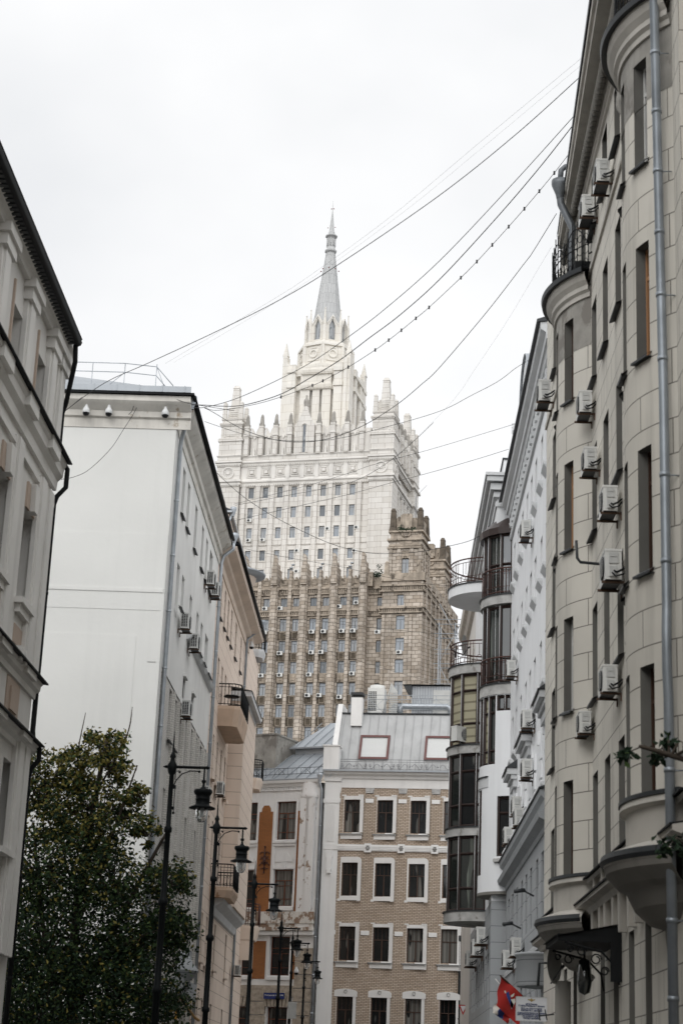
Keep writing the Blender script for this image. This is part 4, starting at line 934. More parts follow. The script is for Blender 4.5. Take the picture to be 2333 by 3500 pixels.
drainpipe(hc, FC, [(15.3, -.85, 24.4), (15.2, -.5, 24.1), (15.1, -.12, 23.7), (15.1, -.1, 20)], .065, 'pipe_metal', funnel=(15.3, -.88, 24.7))
drainpipe(hc, FC, [(17.6, -.12, 19), (17.6, -.12, .3)], .07, 'pipe_metal')
drainpipe(hc, FC, [(11.6, .7, 29.5), (11.7, .9, 29.0), (11.7, 1.15, 28.6)], .07, 'galvanised', funnel=(11.6, .65, 29.7), seams=False)

# ================================================================ E: yellow brick house closing the street
he = thing('brick_house', 'five storey yellow brick house with white window frames and silver roof', 'house', FE.w(0, 0, 0))
Em = lambda mb, nm, m, par=he: mb.obj(nm, m, par, FE)
EC = [.875 + 1.91 * k for k in range(4)]
m = MB(); hs = []
for c in EC: hs += [(c - .475, c + .475, 15.54, 17.41), (c - .475, c + .475, 11.98, 13.85), (c - .485, c + .485, 8.41, 10.27), (c - .475, c + .475, 4.5, 6.47), (c - .475, c + .475, 1, 2.9)]
wall(m, .1, 7.35, 0, 18.1, hs, rec=.22); m.box(.1, 7.35, .3, 11, 0, 18.9, skip='f')
Em(m, 'brick_wall', 'yellow_brick')
m = MB(); m.box(-.78, .1, -.06, 3, 0, 19.0); m.box(.1, 7.35, -.04, 0, 18.1, 18.75, skip='b')
for c in EC:
    for e in (-1, 1): m.prism([(c + e * .955 - .22, 17.8), (c + e * .955 + .22, 17.8), (c + e * .955 + .26, 18.1), (c + e * .955 - .26, 18.1)], -.05, 0)
m.box(-.85, .12, -.1, -.06, 17.2, 17.42); m.box(-.85, .18, -.14, -.06, 18.45, 18.75); m.box(-.72, .06, -.1, -.06, 14.55, 14.85)
for e in range(5): m.box(-.52 + e * .09, -.47 + e * .09, -.09, -.06, 15.0, 17.1)
m.box(-.55, -.15, -.16, -.06, 14.1, 14.5); m.box(-.5, -.2, -.2, -.06, 13.4, 14.1); m.box(-.45, -.25, -.26, -.06, 13.2, 13.4)
Em(m, 'corner_pilaster', 'trim_white')
m = MB(); m.prof([(0, 18.6), (-.12, 18.62), (-.18, 18.75), (-.34, 18.85), (-.4, 19.0), (0, 19.04)], -.85, 7.4); Em(m, 'cornice', 'trim_white')
m = MB(); m.box(-.9, 7.45, -.48, -.30, 19.02, 19.06); m.box(-.9, 7.45, -.5, -.48, 18.98, 19.08); Em(m, 'gutter', 'zinc_roof')
m = MB()
m.box(.1, 7.35, -.07, 0, 14.5, 14.86, skip='b')
for e in (.03, .12, .21): m.box(.1, 7.35, -.1, -.07, 14.52 + e, 14.56 + e)
for c in EC: m.box(c + .955 - .2, c + .955 + .2, -.13, -.07, 14.42, 14.92)
for k in range(-1, 4): 
    a = EC[k] + .72 if k >= 0 else .1; b = EC[k + 1] - .72 if k < 3 else 7.35
    m.box(a, b, -.05, 0, 17.25, 17.48, skip='b'); m.box(a, b, -.05, 0, 9.82, 10.06, skip='b')
Em(m, 'string_course', 'trim_white')
m = MB()
for c in EC:
    for e in (-1, 1):                             # rosette scrolls on the string course
        m.new()
        for q in range(6):
            a = q * math.pi / 3; m.ball((c + .955 + .09 * math.cos(a), -.145, 14.67 + .11 * math.sin(a)), .045, 5)
    m.ball((c + .955, -.15, 14.67), .05, 5); m.new()
    for q in range(7):
        a = q * math.pi * 2 / 7; m.ball((c + .08 * math.cos(a), -.1, 6.72 + .09 * math.sin(a)), .045, 5)
Em(m, 'rosette', 'slab_rough')
def surround(c, z0, z1, w, top, bot, kind):
    m = MB(); a = .475; t = w
    if kind == 'round':
        n_ = 6
        def corner(cx, cz, q0): return [(cx + .22 * math.cos(q0 + i * math.pi / 2 / n_), cz + .22 * math.sin(q0 + i * math.pi / 2 / n_)) for i in range(n_ + 1)]
        zt = z1 + top
        outer = corner(c + a + t - .22, zt - .22, 0) + corner(c - a - t + .22, zt - .22, math.pi / 2)
        for i in range(len(outer) - 1):
            p, q = outer[i], outer[i + 1]
        m.prism([(c - a - t, z0 - bot)] + [(c - a, z0 - bot), (c - a, z1)] + [outer[-1 - i] for i in range(n_ + 1)] if False else [(c - a - t, z0 - bot), (c - a, z0 - bot), (c - a, z1 - .02), (c - a - t, z1 - .02)], -.09, 0)
        m.prism([(c + a, z0 - bot), (c + a + t, z0 - bot), (c + a + t, z1 - .02), (c + a, z1 - .02)], -.09, 0)
        m.prism([(c - a - t, z1 - .02), (c + a + t, z1 - .02)] + outer, -.09, 0)
        m.box(c - a, c + a, -.09, 0, z0 - bot, z0 - .02); m.box(c - a - t - .0, c - a - t + .18, -.12, -.09, z0 - bot - .04, z0 - bot + .08); m.box(c + a + t - .18, c + a + t, -.12, -.09, z0 - bot - .04, z0 - bot + .08)
    elif kind == 'arch':
        m.box(c - a - t + .06, c - a, -.08, 0, z0 - bot, z1); m.box(c + a, c + a + t - .06, -.08, 0, z0 - bot, z1)
        m.prism([(c - a - t, z1 - .02), (c + a + t, z1 - .02)] + [(c + (a + t) * math.cos(q), z1 + .1 + (top - .1) * (math.sin(q) if 0 < q < math.pi else .0) * .6 + (top - .1) * .4 * (1 if 0.0 <= q <= math.pi else 0)) for q in [i * math.pi / 10 for i in range(11)]], -.1, 0)
    else:
        m.box(c - a - t, c - a, -.08, 0, z0 - bot, z1); m.box(c + a, c + a + t, -.08, 0, z0 - bot, z1)
        m.box(c - a - t, c + a + t, -.08, 0, z1, z1 + top * .75); m.box(c - a - t, c - a - t + .3, -.1, 0, z1 + top * .75, z1 + top); m.box(c + a + t - .3, c + a + t, -.1, 0, z1 + top * .75, z1 + top); m.box(c - .3, c + .3, -.085, -.08, z1 + .02, z1 + .1)
    m.box(c - a - .05, c + a + .05, .0, .2, z0 - .06, z0 - .001)
    return m
for c in EC:
    for z0, z1, w, top, bot, kd in ((15.54, 17.41, .19, .28, .0, 'flat'), (11.98, 13.85, .19, .3, .26, 'round'), (8.41, 10.27, .2, .25, .4, 'flat'), (4.5, 6.47, .22, .4, .3, 'arch')):
        o = window(he, FE, c, z0, .95, z1 - z0, 'E', 'brown_frame', pick('pane_curtain', 'pane_dark', 'pane_curtain'), .17)
        surround(c, z0, z1, w, top, bot, kd).obj('frame', 'trim_white', o, FE)
        if kd == 'flat':
            s_ = MB(); s_.box(c - .66, c + .66, -.16, 0, z0 - .16, z0 - .07); s_.box(c - .62, c + .62, -.1, 0, z0 - .38, z0 - .16); s_.obj('sill', 'trim_white', o, FE)
            s_ = MB(); s_.face([(c - .7, .1, z0 - .055), (c + .7, .1, z0 - .055), (c + .7, -.2, z0 - .09), (c - .7, -.2, z0 - .09)]); s_.box(c - .7, c + .7, -.21, -.2, z0 - .12, z0 - .09); s_.obj('flashing', 'grey_frame', o, FE)
# mansard roof
RZ = lambda v: 19.1 + (v - .05) * 1.9
m = MB(); m.face([(-.75, .05, 19.1), (7.45, .05, 19.1), (7.45, 2.0, RZ(2.0)), (-.3, 2.0, RZ(2.0))]); m.box(-.3, 7.45, 2.0, 11, 19, RZ(2.0), skip='f')
m.face([(-.9, -.46, 19.06), (7.45, -.46, 19.06), (7.45, .05, 19.12), (-.9, .05, 19.12)])
for k in range(15):
    u = -.1 + k * .52; m.face([(u, -.05 + .1, 19.13), (u + .03, .05, 19.13), (u + .03, 1.99, RZ(2.0) + .03), (u, 1.99, RZ(2.0) + .03)]); m.face([(u, .05, 19.1), (u, .03, 19.17), (u, 1.97, RZ(2.0) + .06), (u, 2.0, RZ(2))])
Em(m, 'mansard_roof', 'pale_roof')
m = MB(); m.box(-.3, 7.45, 1.92, 2.1, RZ(2.0) + .02, RZ(2.0) + .09); Em(m, 'ridge_cap', 'dark_sheet')
for a in (1.02, 4.85):
    m = MB(); z0, z1 = 19.85, 21.4; vv = lambda z: (z - 19.1) / 1.9 + .05; sh = .32
    def q4(x0, x1, za, zb, off): return [(x0, vv(za) - off, za), (x1, vv(za) - off, za), (x1, vv(zb) - off, zb), (x0, vv(zb) - off, zb)]
    for x0, x1, za, zb in ((a, a + .13, z0, z1), (a + 1.62, a + 1.75, z0, z1), (a + .13, a + 1.62, z0, z0 + .13), (a + .13, a + 1.62, z1 - .13, z1)):
        P, Q = q4(x0, x1, za, zb, .14), q4(x0, x1, za, zb, 0)
        m.face(P)
        for i in range(4): m.face([P[i], P[(i + 1) % 4], Q[(i + 1) % 4], Q[i]])
    sk = Em(m, 'skylight', 'skylight_frame')
    m = MB(); m.face(q4(a + .13, a + 1.62, z0 + .13, z1 - .13, .06)); Em(m, 'blind', 'blind_white', sk)
m = MB(); m.box(-.9, .0, -.35, .5, 19.06, 20.45); m.box(-.96, .06, -.41, .56, 20.45, 20.52)
m.face([(-.55, .3, 20.3), (-.25, .3, 20.3), (-.25, 2.2, 23.45), (-.55, 2.2, 23.45)]); m.face([(-.25, .3, 20.3), (-.25, .5, 20.0), (-.25, 2.3, 22.9), (-.25, 2.2, 23.45)]); m.face([(-.55, .3, 20.3), (-.55, .6, 19.5), (-.55, 2.4, 22.4), (-.55, 2.2, 23.45)]); m.box(-.55, -.25, 2.2, 4, 19, 23.45)
Em(m, 'parapet', 'trim_white')
m = MB(); m.box(.35, 1.0, 1.4, 2.1, 22.0, 23.7); ch = Em(m, 'chimney', 'trim_white')
m = MB(); m.box(.42, .93, 1.47, 2.03, 23.7, 23.85); m.box(.3, 1.05, 1.35, 2.15, 23.85, 24.0); Em(m, 'chimney_cap', 'ac_dark', ch)
m = MB(); m.tube([(.05, .0, 19.75), (7.4, .0, 19.75)], .016, 5); m.tube([(.05, .0, 19.62), (7.4, .0, 19.62)], .012, 5); m.tube([(.05, .0, 19.2), (7.4, .0, 19.2)], .012, 5)
for k in range(16): m.tube([(.1 + k * .48, 0, 19.08), (.1 + k * .48, 0, 19.78)], .010, 4)
for k in range(5):                                # whiplash scrolls
    c = .85 + k * 1.62
    for sg in (-1, 1):
        m.tube([(c + sg * (.12 + .55 * t), 0, 19.35 + .16 * math.sin(t * 5.2) * (1 - .2 * t)) for t in [i / 9 for i in range(10)]] + [(c + sg * (.67 + .07 * math.sin(q)), 0, 19.42 + .09 * math.cos(q)) for q in (0, .8, 1.6, 2.4, 3.2, 4.0, 4.8)], .014, 4)
    m.ball((c, 0, 19.36), .05, 5)
Em(m, 'roof_railing', 'wire_grey')
drainpipe(he, FE, [(7.2, -.3, 9.9), (7.2, -.1, 9.6), (7.2, -.1, .3)], .08, 'dark_sheet')
# things standing on the roof of E
zf = RZ(2.0)
hut = thing('roof_hut', 'grey corrugated metal hut on the roof of the yellow brick house', 'hut', FE.w(5.2, 3, zf))
m = MB(); m.box(3.75, 7.3, 3.0, 5.5, zf, zf + 1.95); m.obj('wall', 'steel_sheet', hut, FE)
m = MB(); m.face([(3.2, 2.7, zf + 2.0), (7.4, 2.9, zf + 2.02), (7.4, 5.6, zf + 2.2), (3.2, 5.6, zf + 2.2)]); m.prism([(3.25, zf + 1.95), (3.75, zf + 1.5), (3.75, zf + 1.98)], 2.8, 5.4); m.obj('roof', 'dark_sheet', hut, FE)
m = MB(); m.box(5.05, 6.05, 2.94, 3.0, zf + .1, zf + 1.7); m.obj('door', 'ac_grey', hut, FE)
m = MB(); m.lathe(6.55, 2.9, [(.19, 0), (.19, .001)], 12)
m = MB(); m.tube([(6.5, 2.75, zf + 1.55), (6.5, 3.0, zf + 1.55)], .18, 14); m.obj('vent_pipe', 'galvanised', hut, FE)
m = MB(); m.tube([(6.5, 2.74, zf + 1.55), (6.5, 2.76, zf + 1.55)], .12, 12); m.obj('vent_opening', 'ac_dark', hut, FE)
ch = thing('roof_chiller', 'white rooftop cooling unit with a louvred face beside the chimney', 'cooling unit', FE.w(1.7, 3, zf))
m = MB(); m.box(1.15, 2.15, 2.6, 3.6, zf + .2, zf + 1.75); m.lathe(1.65, 3.1, [(.45, zf + 1.75), (.45, zf + 1.95), (.42, zf + 1.95), (.40, zf + 1.8), (0, zf + 1.8)], 16); m.obj('body', 'ac_white', ch, FE)
m = MB()
for k in range(11):
    for j in range(5): m.box(1.2 + j * .1, 1.27 + j * .1, 2.585, 2.6, zf + .35 + k * .11, zf + .42 + k * .11)
m.obj('grille', 'ac_dark', ch, FE)
m = MB(); m.box(1.2, 2.1, 2.7, 3.5, zf, zf + .2); m.obj('base', 'rust', ch, FE)
m = MB(); m.tube([(3.1, 2.9, zf + .1), (3.1, 2.9, zf + .55), (3.25, 2.9, zf + .7), (5.9, 2.9, zf + .7), (6.1, 2.9, zf + .55), (6.1, 2.9, zf)], .17, 12); m.tube([(2.75, 3.0, zf), (2.75, 3.0, zf + .75)], .2, 12); tag(m.obj('roof_duct', 'galvanised', None, FE), 'bent silver ventilation duct lying on the roof before the metal hut', 'duct')
m = MB(); P_ = [(2.45, zf), (2.95, zf), (2.95, zf + 1.4), (2.55, zf + 2.05), (2.45, zf + 1.9)]
for k in range(14): m.box(2.45 + .0, 2.95, 2.52, 2.56, zf + k * .11, zf + k * .11 + .07)
m.prism([(2.45, zf + 1.5), (2.95, zf + 1.5), (2.55, zf + 2.05)], 2.52, 2.56); m.tube([(2.1, 2.5, zf + .2), (2.55, 2.5, zf + 1.9)], .03, 4)
tag(m.obj('roof_screen', 'ac_grey', None, FE), 'pointed grey louvre screen standing on the roof between cooling unit and hut', 'screen')
m = MB()
for z_ in (zf + .35, zf + .95, zf + 1.2): m.tube([(.2, 2.15, z_), (7.4, 2.15, z_)], .016, 4)
for k in range(8): m.tube([(.2 + k * 1.02, 2.15, zf), (.2 + k * 1.02, 2.15, zf + 1.2)], .016, 4)
for k in range(7): m.tube([(.2 + k * 1.02, 2.15, zf + .1), (1.22 + k * 1.02, 2.15, zf + 1.0)], .011, 4); m.tube([(.2 + k * 1.02, 2.15, zf + 1.0), (1.22 + k * 1.02, 2.15, zf + .1)], .011, 4)
tag(m.obj('roof_fence', 'galvanised', None, FE), 'thin braced railing round the plant on the flat roof', 'railing')

# ================================================================ D: white and orange house
hd = thing('ornate_house', 'flaking white house with orange brick panels and a low silver roof', 'house', FD.w(0, 0, 0))
Dm = lambda mb, nm, m, par=hd: mb.obj(nm, m, par, FD)
DC = [(-2.79, -1.5), (-5.3, -4.05), (-7.6, -6.4)]
m = MB(); hs = []
for a, b in DC: hs += [(a, b, 15.12, 17.33), (a, b, 11.35, 13.42), (a, b, 7.5, 9.66), (a, b, 3.6, 5.78)]
wall(m, -9, -.02, 0, 18.4, hs, rec=.28); m.box(-9, -.02, .4, 9, 0, 18.4, skip='f')
Dm(m, 'wall', 'trim_white')
for i, (a, b) in enumerate(DC):
    for z0, h in ((15.12, 2.21), (11.35, 2.07), (7.5, 2.16), (3.6, 2.18)): window(hd, FD, (a + b) / 2, z0, b - a, h, 'D', 'red_frame', 'pane_curtain' if z0 > 8 else 'pane_dark', .22)
m = MB()
for a, b in DC:
    m.new(); m.box(a - .12, a, -.06, 0, 11.1, 17.3); m.box(b, b + .12, -.06, 0, 11.1, 17.3); m.box(a - .12, b + .12, -.16, 0, 14.92, 15.06); m.prism([(a - .12, 14.75), (b + .12, 14.75), (b + .02, 14.93), (a - .02, 14.93)], -.1, 0)
    c = (a + b) / 2; m.prism([(c - .55, 13.85), (c + .55, 13.85), (c + .55, 14.1), (c + .35, 14.15), (c + .2, 14.35), (c - .2, 14.35), (c - .35, 14.15), (c - .55, 14.1)], -.05, 0); m.prism([(c - .12, 13.42), (c + .12, 13.42), (c + .16, 13.8), (c - .16, 13.8)], -.12, 0); m.box(a - .1, b + .1, -.09, 0, 13.44, 13.56)
    m.box(a - .12, b + .12, -.14, 0, 11.1, 11.3); m.box(a - .16, b + .16, -.12, 0, 7.25, 7.42); m.box(a - .12, a, -.05, 0, 7.4, 9.7); m.box(b, b + .12, -.05, 0, 7.4, 9.7)
    for k in range(7):
        x = a - .1 + k * (b - a + .2) / 6; y0, dx = 17.36 + .08 * math.sin(math.pi * k / 6), (k - 3) * .035
        m.tube([(x, -.004, y0), (x + dx, -.004, 17.88)], .008, 4)
m.new(); m.box(-9, -1.15, -.1, 0, 17.95, 18.0); m.prof([(0, 18.15), (-.1, 18.15), (-.16, 18.28), (-.3, 18.36), (-.34, 18.5), (0, 18.52)], -9, .02)
for k in range(52): m.box(-8.9 + k * .15, -8.82 + k * .15, -.1, 0, 18.0, 18.13)
Dm(m, 'trim', 'trim_white')
m = MB()
for a, b in ((-3.93, -3.03), (-1.38, -1.14), (-6.3, -5.45)):
    c, w_ = (a + b) / 2, (b - a)
    m.new(); m.box(a, b, -.02, 0, 11.05, 16.75, skip='b'); 
    if w_ > .5: m.prism([(c - .3, 16.75), (c + .3, 16.75), (c + .28, 16.95), (c + .16, 17.12), (c - .16, 17.12), (c - .28, 16.95)], -.02, 0)
    m.new(); m.box(a + .06, b - .02, -.02, 0, 7.3, 9.4, skip='b')
Dm(m, 'orange_panel', 'orange_brick')
m = MB(); c = -3.42                               # iron cartouche on the orange panel
m.tube([(c, -.06, 13.2), (c, -.06, 14.7)], .035, 5); m.ball((c, -.06, 14.72), .06, 5); m.ball((c, -.06, 13.25), .05, 5)
for sg in (-1, 1):
    for z_, r_ in ((13.62, .16), (14.28, .15), (13.95, .12)): m.tube([(c + sg * (.16 + r_ * math.cos(q)), -.06, z_ + r_ * math.sin(q)) for q in [i * .6 for i in range(10)]], .026, 5)
m.ball((c, -.06, 13.95), .11, 6, (1, 1, 1.6))
Dm(m, 'iron_ornament', 'rust_rail')
m = MB(); m.box(-1.12, -.2, -.28, 0, 9.9, 17.45); m.lathe(-.66, -.0, [(.46, 9.9), (.46, 17.4), (.54, 17.45), (.58, 17.6), (.5, 17.75), (.5, 18.5)], 16, -180, 0, sq=(1, .62))
Dm(m, 'corner_column', 'flaked_white')
m = MB(); m.box(-9, .04, -.34, 0, 10.35, 10.6); m.box(-9, .06, -.4, 0, 9.95, 10.15); m.box(-9, .0, -.26, 0, 10.15, 10.35); m.box(-9, .05, -.3, 0, 10.6, 11.0)
Dm(m, 'ledge', 'flaked_heavy')
m = MB(); m.box(-9, .06, -.3, 0, 9.72, 9.92); Dm(m, 'stone_band', 'trim_white')
m = MB()
for k in range(9):
    z0 = 2.4 + k * .74
    m.new(); m.box(-1.1, -.02, -.12, 0, z0, z0 + .68)
    if z0 < 6.2: m.new(); m.box(-4.0, -2.9, -.12, 0, z0, z0 + .68); m.new(); m.box(-6.3, -5.4, -.12, 0, z0, z0 + .68)
m.new(); m.box(-9, -1.1, -.1, 0, 6.35, 6.95)
for a, b in DC:
    m.new()
    for i in range(7): x = a - .05 + i * (b - a + .1) / 6; m.prism([(x - .08, 5.8), (x + .08, 5.8), (x + .1 + (i - 3) * .03, 6.32), (x - .1 + (i - 3) * .03, 6.32)], -.15, 0)
Dm(m, 'rusticated_stone', 'rough_stone')
m = MB()
m.face([(-9, -.3, 18.56), (.05, -.3, 18.56), (.05, 3.4, 20.7), (-9, 3.4, 20.7)]); m.box(-9, .05, -.34, -.3, 18.5, 18.58); m.box(-3.6, .3, 3.4, 3.45, 20.5, 21.15); m.face([(-3.9, 3.2, 21.1), (.7, 3.2, 21.1), (1.0, 6.0, 23.1), (-2.6, 6.0, 23.1)]); m.face([(-3.9, 3.2, 21.1), (-2.6, 6, 23.1), (-3.4, 8, 21.1)]); m.box(-3.9, .7, 3.18, 3.2, 21.02, 21.12)
for k in range(13):
    x = -8 + k * .72; m.face([(x, -.3, 18.57), (x, 3.4, 20.71), (x, 3.4, 20.77), (x, -.3, 18.63)])
for k in range(8):
    x = -3.5 + k * .6; m.face([(x, 3.2, 21.11), (x + .3 + .05 * k, 6, 23.11), (x + .3 + .05 * k, 6, 23.17), (x, 3.2, 21.17)])
Dm(m, 'roof', 'zinc_roof')
m = MB()
for z_ in (18.95, 19.3): m.tube([(-8.5, .2, z_), (0, .2, z_)], .015, 4)
for k in range(30): m.tube([(-8.4 + k * .29, .2, 18.9), (-8.4 + k * .29, .2, 19.3)], .010, 4)
for k in range(5): m.tube([(-8 + k * 1.7, .2, 18.95), (-7.6 + k * 1.7, .2, 19.3)], .010, 4); m.tube([(-8 + k * 1.7, .2, 19.3), (-7.6 + k * 1.7, .2, 18.95)], .010, 4); m.tube([(-8 + k * 1.7, .2, 19.3), (-8.2 + k * 1.7, -.25, 18.65)], .01, 4)
Dm(m, 'roof_railing', 'wire_black')
m = MB(); m.box(-6.5, -3.9, 1.5, 5, 19.0, 21.6); m.box(-6.6, -3.85, 1.45, 5.1, 21.6, 21.7); Dm(m, 'fire_wall', 'worn_grey')
drainpipe(hd, FD, [(.1, -.35, 18.5), (.1, -.3, 18.2), (.12, -.12, 17.9), (.12, -.12, .3)], .08, 'galvanised', funnel=(.1, -.35, 18.7))
# blue street name plate
def text_mesh(body, size, mname, M, par, nm='lettering', align='CENTER', bold=0.0):
    cu = bpy.data.curves.new('t', 'FONT'); cu.body = body; cu.size = size; cu.align_x = align; cu.align_y = 'CENTER'; cu.extrude = .002; cu.offset = bold; cu.space_line = 1.0
    t = bpy.data.objects.new('t', cu); COL.objects.link(t); dg = bpy.context.evaluated_depsgraph_get(); me = bpy.data.meshes.new_from_object(t.evaluated_get(dg)); bpy.data.objects.remove(t); bpy.data.curves.remove(cu)
    me.materials.clear(); me.materials.append(MATS[mname]); return inst(nm, me, par, M)
sg_ = thing('street_sign', 'blue street name plate on the ground floor of the flaking house', 'sign', FD.w(-2.27, -.2, 6.38))
m = MB(); m.box(-2.93, -1.62, -.22, -.18, 6.2, 6.54); m.obj('plate', 'blue_sign', sg_, FD)
text_mesh('Плотников пер. 19/8', .125, 'letter_white', FD.M(-2.27, -.225, 6.40) @ Matrix.Rotation(R(90), 4, 'X'), sg_)
# green brick sliver behind
gh = thing('green_house', 'dark green brick house glimpsed right of the yellow brick house', 'house', FE.w(8, 2, 0))
m = MB(); m.box(7.55, 12, -.1, 8, 0, 12); m.obj('wall', 'green_brick', gh, FE); m = MB(); m.box(7.42, 7.55, -.14, 3, 0, 12); m.obj('corner_strip', 'trim_white', gh, FE)
# ================================================================ unseen houses added behind the viewer to shade the street
hk = thing('shading_side_house', 'unseen grey plastered house added beside and behind the viewpoint to shade the street', 'house', (6.3, -5, 0))
m = MB(); wall(m, -55, 21.0, 0, 22, [(-53 + 2.6 * k, -51.9 + 2.6 * k, z, z + 2.0, .3) for k in range(28) for z in (1.2, 5, 8.6, 12.2, 15.8)], P=lambda s, d: (6.3 + d, s)); m.box(6.6, 18, -55, 21.0, 0, 22, skip='l'); m.obj('wall', 'grey_smooth', hk)
m = MB(); m.box(5.8, 18, -55.2, 21.2, 22, 22.4); m.obj('cornice', 'grey_smooth', hk)
hk2 = thing('shading_end_house', 'unseen house added far behind the viewpoint to shade the street', 'house', (0, -60, 0))
m = MB(); m.box(-30, 30, -75, -60, 0, 24); m.box(-30.4, 30.4, -75.4, -59.5, 24, 24.5); m.obj('wall', 'grey_smooth', hk2)

# ================================================================ G: grey stone house with rounded bays at the right
hg = thing('bow_front_house', 'grey beige stone house with two rounded bays at the right edge', 'house', FG.w(0, 0, 0))
Gm = lambda mb, nm, m, par=hg: mb.obj(nm, m, par, FG)
GR = [(19.85, 21.7), (16.24, 18.18), (12.82, 14.81), (9.28, 11.31), (5.8, 7.83)]
GC = [-1.0, .86, 2.79, 4.65, 9.2, 11.1, 13.0]
GWD = .8
BAYS = [-3.7, 7.0]; BC, BS = 3.0, .6; BR = (BC * BC / 4 + BS * BS) / (2 * BS); BPH = math.asin(BC / 2 / BR); BL = BPH * BR
def bayP(uc):
    def P(s, d):
        a = s / BR; r = BR - d
        return (uc + r * math.sin(a), (BR - BS) - r * math.cos(a))
    return P
m = MB(); hs = []; U0, U1 = -5.85, 15.5
for c in GC:
    for z0, z1 in GR:
        if not any(b - 1.5 < c + .4 < b + 1.5 for b in BAYS): hs.append((c, c + GWD, z0, z1, .36))
    hs.append((c - .95, c - .3, .6, 4.33, .4))
for b in BAYS: hs += [(b - .45, b + .45, 19.85, 21.7, .42)]
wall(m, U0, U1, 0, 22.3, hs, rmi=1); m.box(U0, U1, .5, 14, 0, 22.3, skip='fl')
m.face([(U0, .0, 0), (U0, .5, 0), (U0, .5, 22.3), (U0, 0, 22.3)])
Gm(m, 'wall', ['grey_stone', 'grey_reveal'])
m = MB(); m.box(U0 - .12, U0 - .02, .42, 14, 0, 22.3); m.box(U0 - .04, U0, .1, .42, 0, 22.3); Gm(m, 'end_wall', 'pink_stone')
for c in GC:
    for z0, z1 in GR:
        if not any(b - 1.5 < c + .4 < b + 1.5 for b in BAYS): window(hg, FG, c + GWD / 2, z0, GWD, z1 - z0, 'two', 'brown_frame', pick('pane_dark', 'pane_curtain'), .3)
    window(hg, FG, c - .625, .6, .65, 3.73, 'two', 'brown_frame', 'pane_dark', .34)
flat = [(c, c + GWD) for c in GC if not any(b - 1.5 < c + .4 < b + 1.5 for b in BAYS)]
for z0, z1 in GR[:4]: sills(hg, FG, flat, z0, 0, dep=.11)
m = MB()
m.box(U0, U1, -.05, 0, 19.05, 19.18)
Gm(m, 'string_course', 'grey_smooth')
BW = [(-1.07, -.67), (-.2, .2), (.67, 1.07)]
for ib, uc in enumerate(BAYS):
    P = bayP(uc); cuts = [-BL + 2 * BL * i / 28 for i in range(29)]
    m = MB(); hs = [(a, b, z0, z1, .28) for a, b in BW for z0, z1 in GR[1:4]] + [(a, b, 5.86, 7.83, .28) for a, b in BW]
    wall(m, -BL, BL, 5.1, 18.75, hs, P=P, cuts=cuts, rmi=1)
    for o_ in range(len(cuts) - 1): pass
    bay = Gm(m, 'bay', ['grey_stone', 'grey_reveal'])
    if True:                                      # worn patch of plaster at the top of the bay
        m = MB(); Q = lambda s, d: P(s, d - .006); wall(m, -BL, BL, 17.35, 18.75, [(a, b, 17.3, 18.18, .02) for a, b in BW], P=Q, cuts=cuts); Gm(m, 'worn_render', 'worn_grey', bay)
    for wi, (a, b) in enumerate(BW):
        s_ = (a + b) / 2
        for ri, (z0, z1) in enumerate(GR[1:4] + [(5.86, 7.83)]):
            u, v = P(s_, .22)
            fmn = 'white_frame' if (ri == 0 and ib == 0) or (ri == 2 and ib == 1) else ('wood_frame' if ri == 1 else 'brown_frame')
            fme, pme = winmesh(b - a, z1 - z0, 'bay2', fmn, pick('pane_dark', 'pane_curtain'))
            o = inst('window', fme, bay, FG.M(u, v, z0) @ Matrix.Rotation(s_ / BR, 4, 'Z')); kid('pane', pme, o)
    m = MB()
    for a, b in BW:
        for z0, z1 in GR[1:4]:
            m.new(); p, q, p2, q2 = P(a - .05, 0), P(b + .05, 0), P(a - .03, -.10), P(b + .03, -.10)
            m.face([(*p, z0 + .04), (*q, z0 + .04), (*q2, z0 - .03), (*p2, z0 - .03)]); m.face([(*p2, z0 - .03), (*q2, z0 - .03), (*q2, z0 - .07), (*p2, z0 - .07)]); m.face([(*p, z0 - .05), (*q, z0 - .05), (*q2, z0 - .07), (*p2, z0 - .07)])
    Gm(m, 'sill', 'dark_sheet', bay)
    def ring(pr, mname, nm, par=bay):
        m = MB(); n_ = 28; cs = [-BL * 1.0 + 2 * BL * i / n_ for i in range(n_ + 1)]
        for i in range(n_):
            for j in range(len(pr) - 1):
                (d0, z0), (d1, z1) = pr[j], pr[j + 1]
                f = lambda s, d: P(s * (1 + .0), -d)
                m.face([(*f(cs[i], d0), z0), (*f(cs[i + 1], d0), z0), (*f(cs[i + 1], d1), z1), (*f(cs[i], d1), z1)], uv=[(cs[i], z0), (cs[i + 1], z0), (cs[i + 1], z1), (cs[i], z1)])
        return Gm(m, nm, mname, par)
    ring([(0, 18.5), (.05, 18.5), (.06, 18.6), (.12, 18.65), (.12, 18.75), (.2, 18.85), (.24, 18.95), (.24, 19.02)], 'grey_smooth', 'bay_cornice')
    ring([(.24, 19.02), (.34, 19.0), (.36, 19.1), (0, 19.16), (-1.6, 19.16)], 'dark_sheet', 'bay_flashing')
    ring([(0, 5.84), (.1, 5.84), (.12, 5.74), (.02, 5.7), (.02, 5.2), (.14, 5.16), (.3, 5.1), (.36, 5.0), (.36, 4.9)], 'grey_smooth', 'balustrade_base')
    ring([(.02, 5.9), (.13, 5.9), (.13, 5.84), (.0, 5.8)], 'dark_sheet', 'balustrade_rail')
    ring([(.40, 5.06), (.42, 4.98), (.38, 4.92)], 'dark_sheet', 'bowl_flashing')
    ring([(.36, 4.92), (.33, 4.8), (.15, 4.62), (.02, 4.55), (-.1, 4.3), (-.3, 4.12), (-.55, 4.05), (-.58, 3.7), (-.6, 3.6)], 'dark_plinth', 'bay_bowl')
    m = MB()
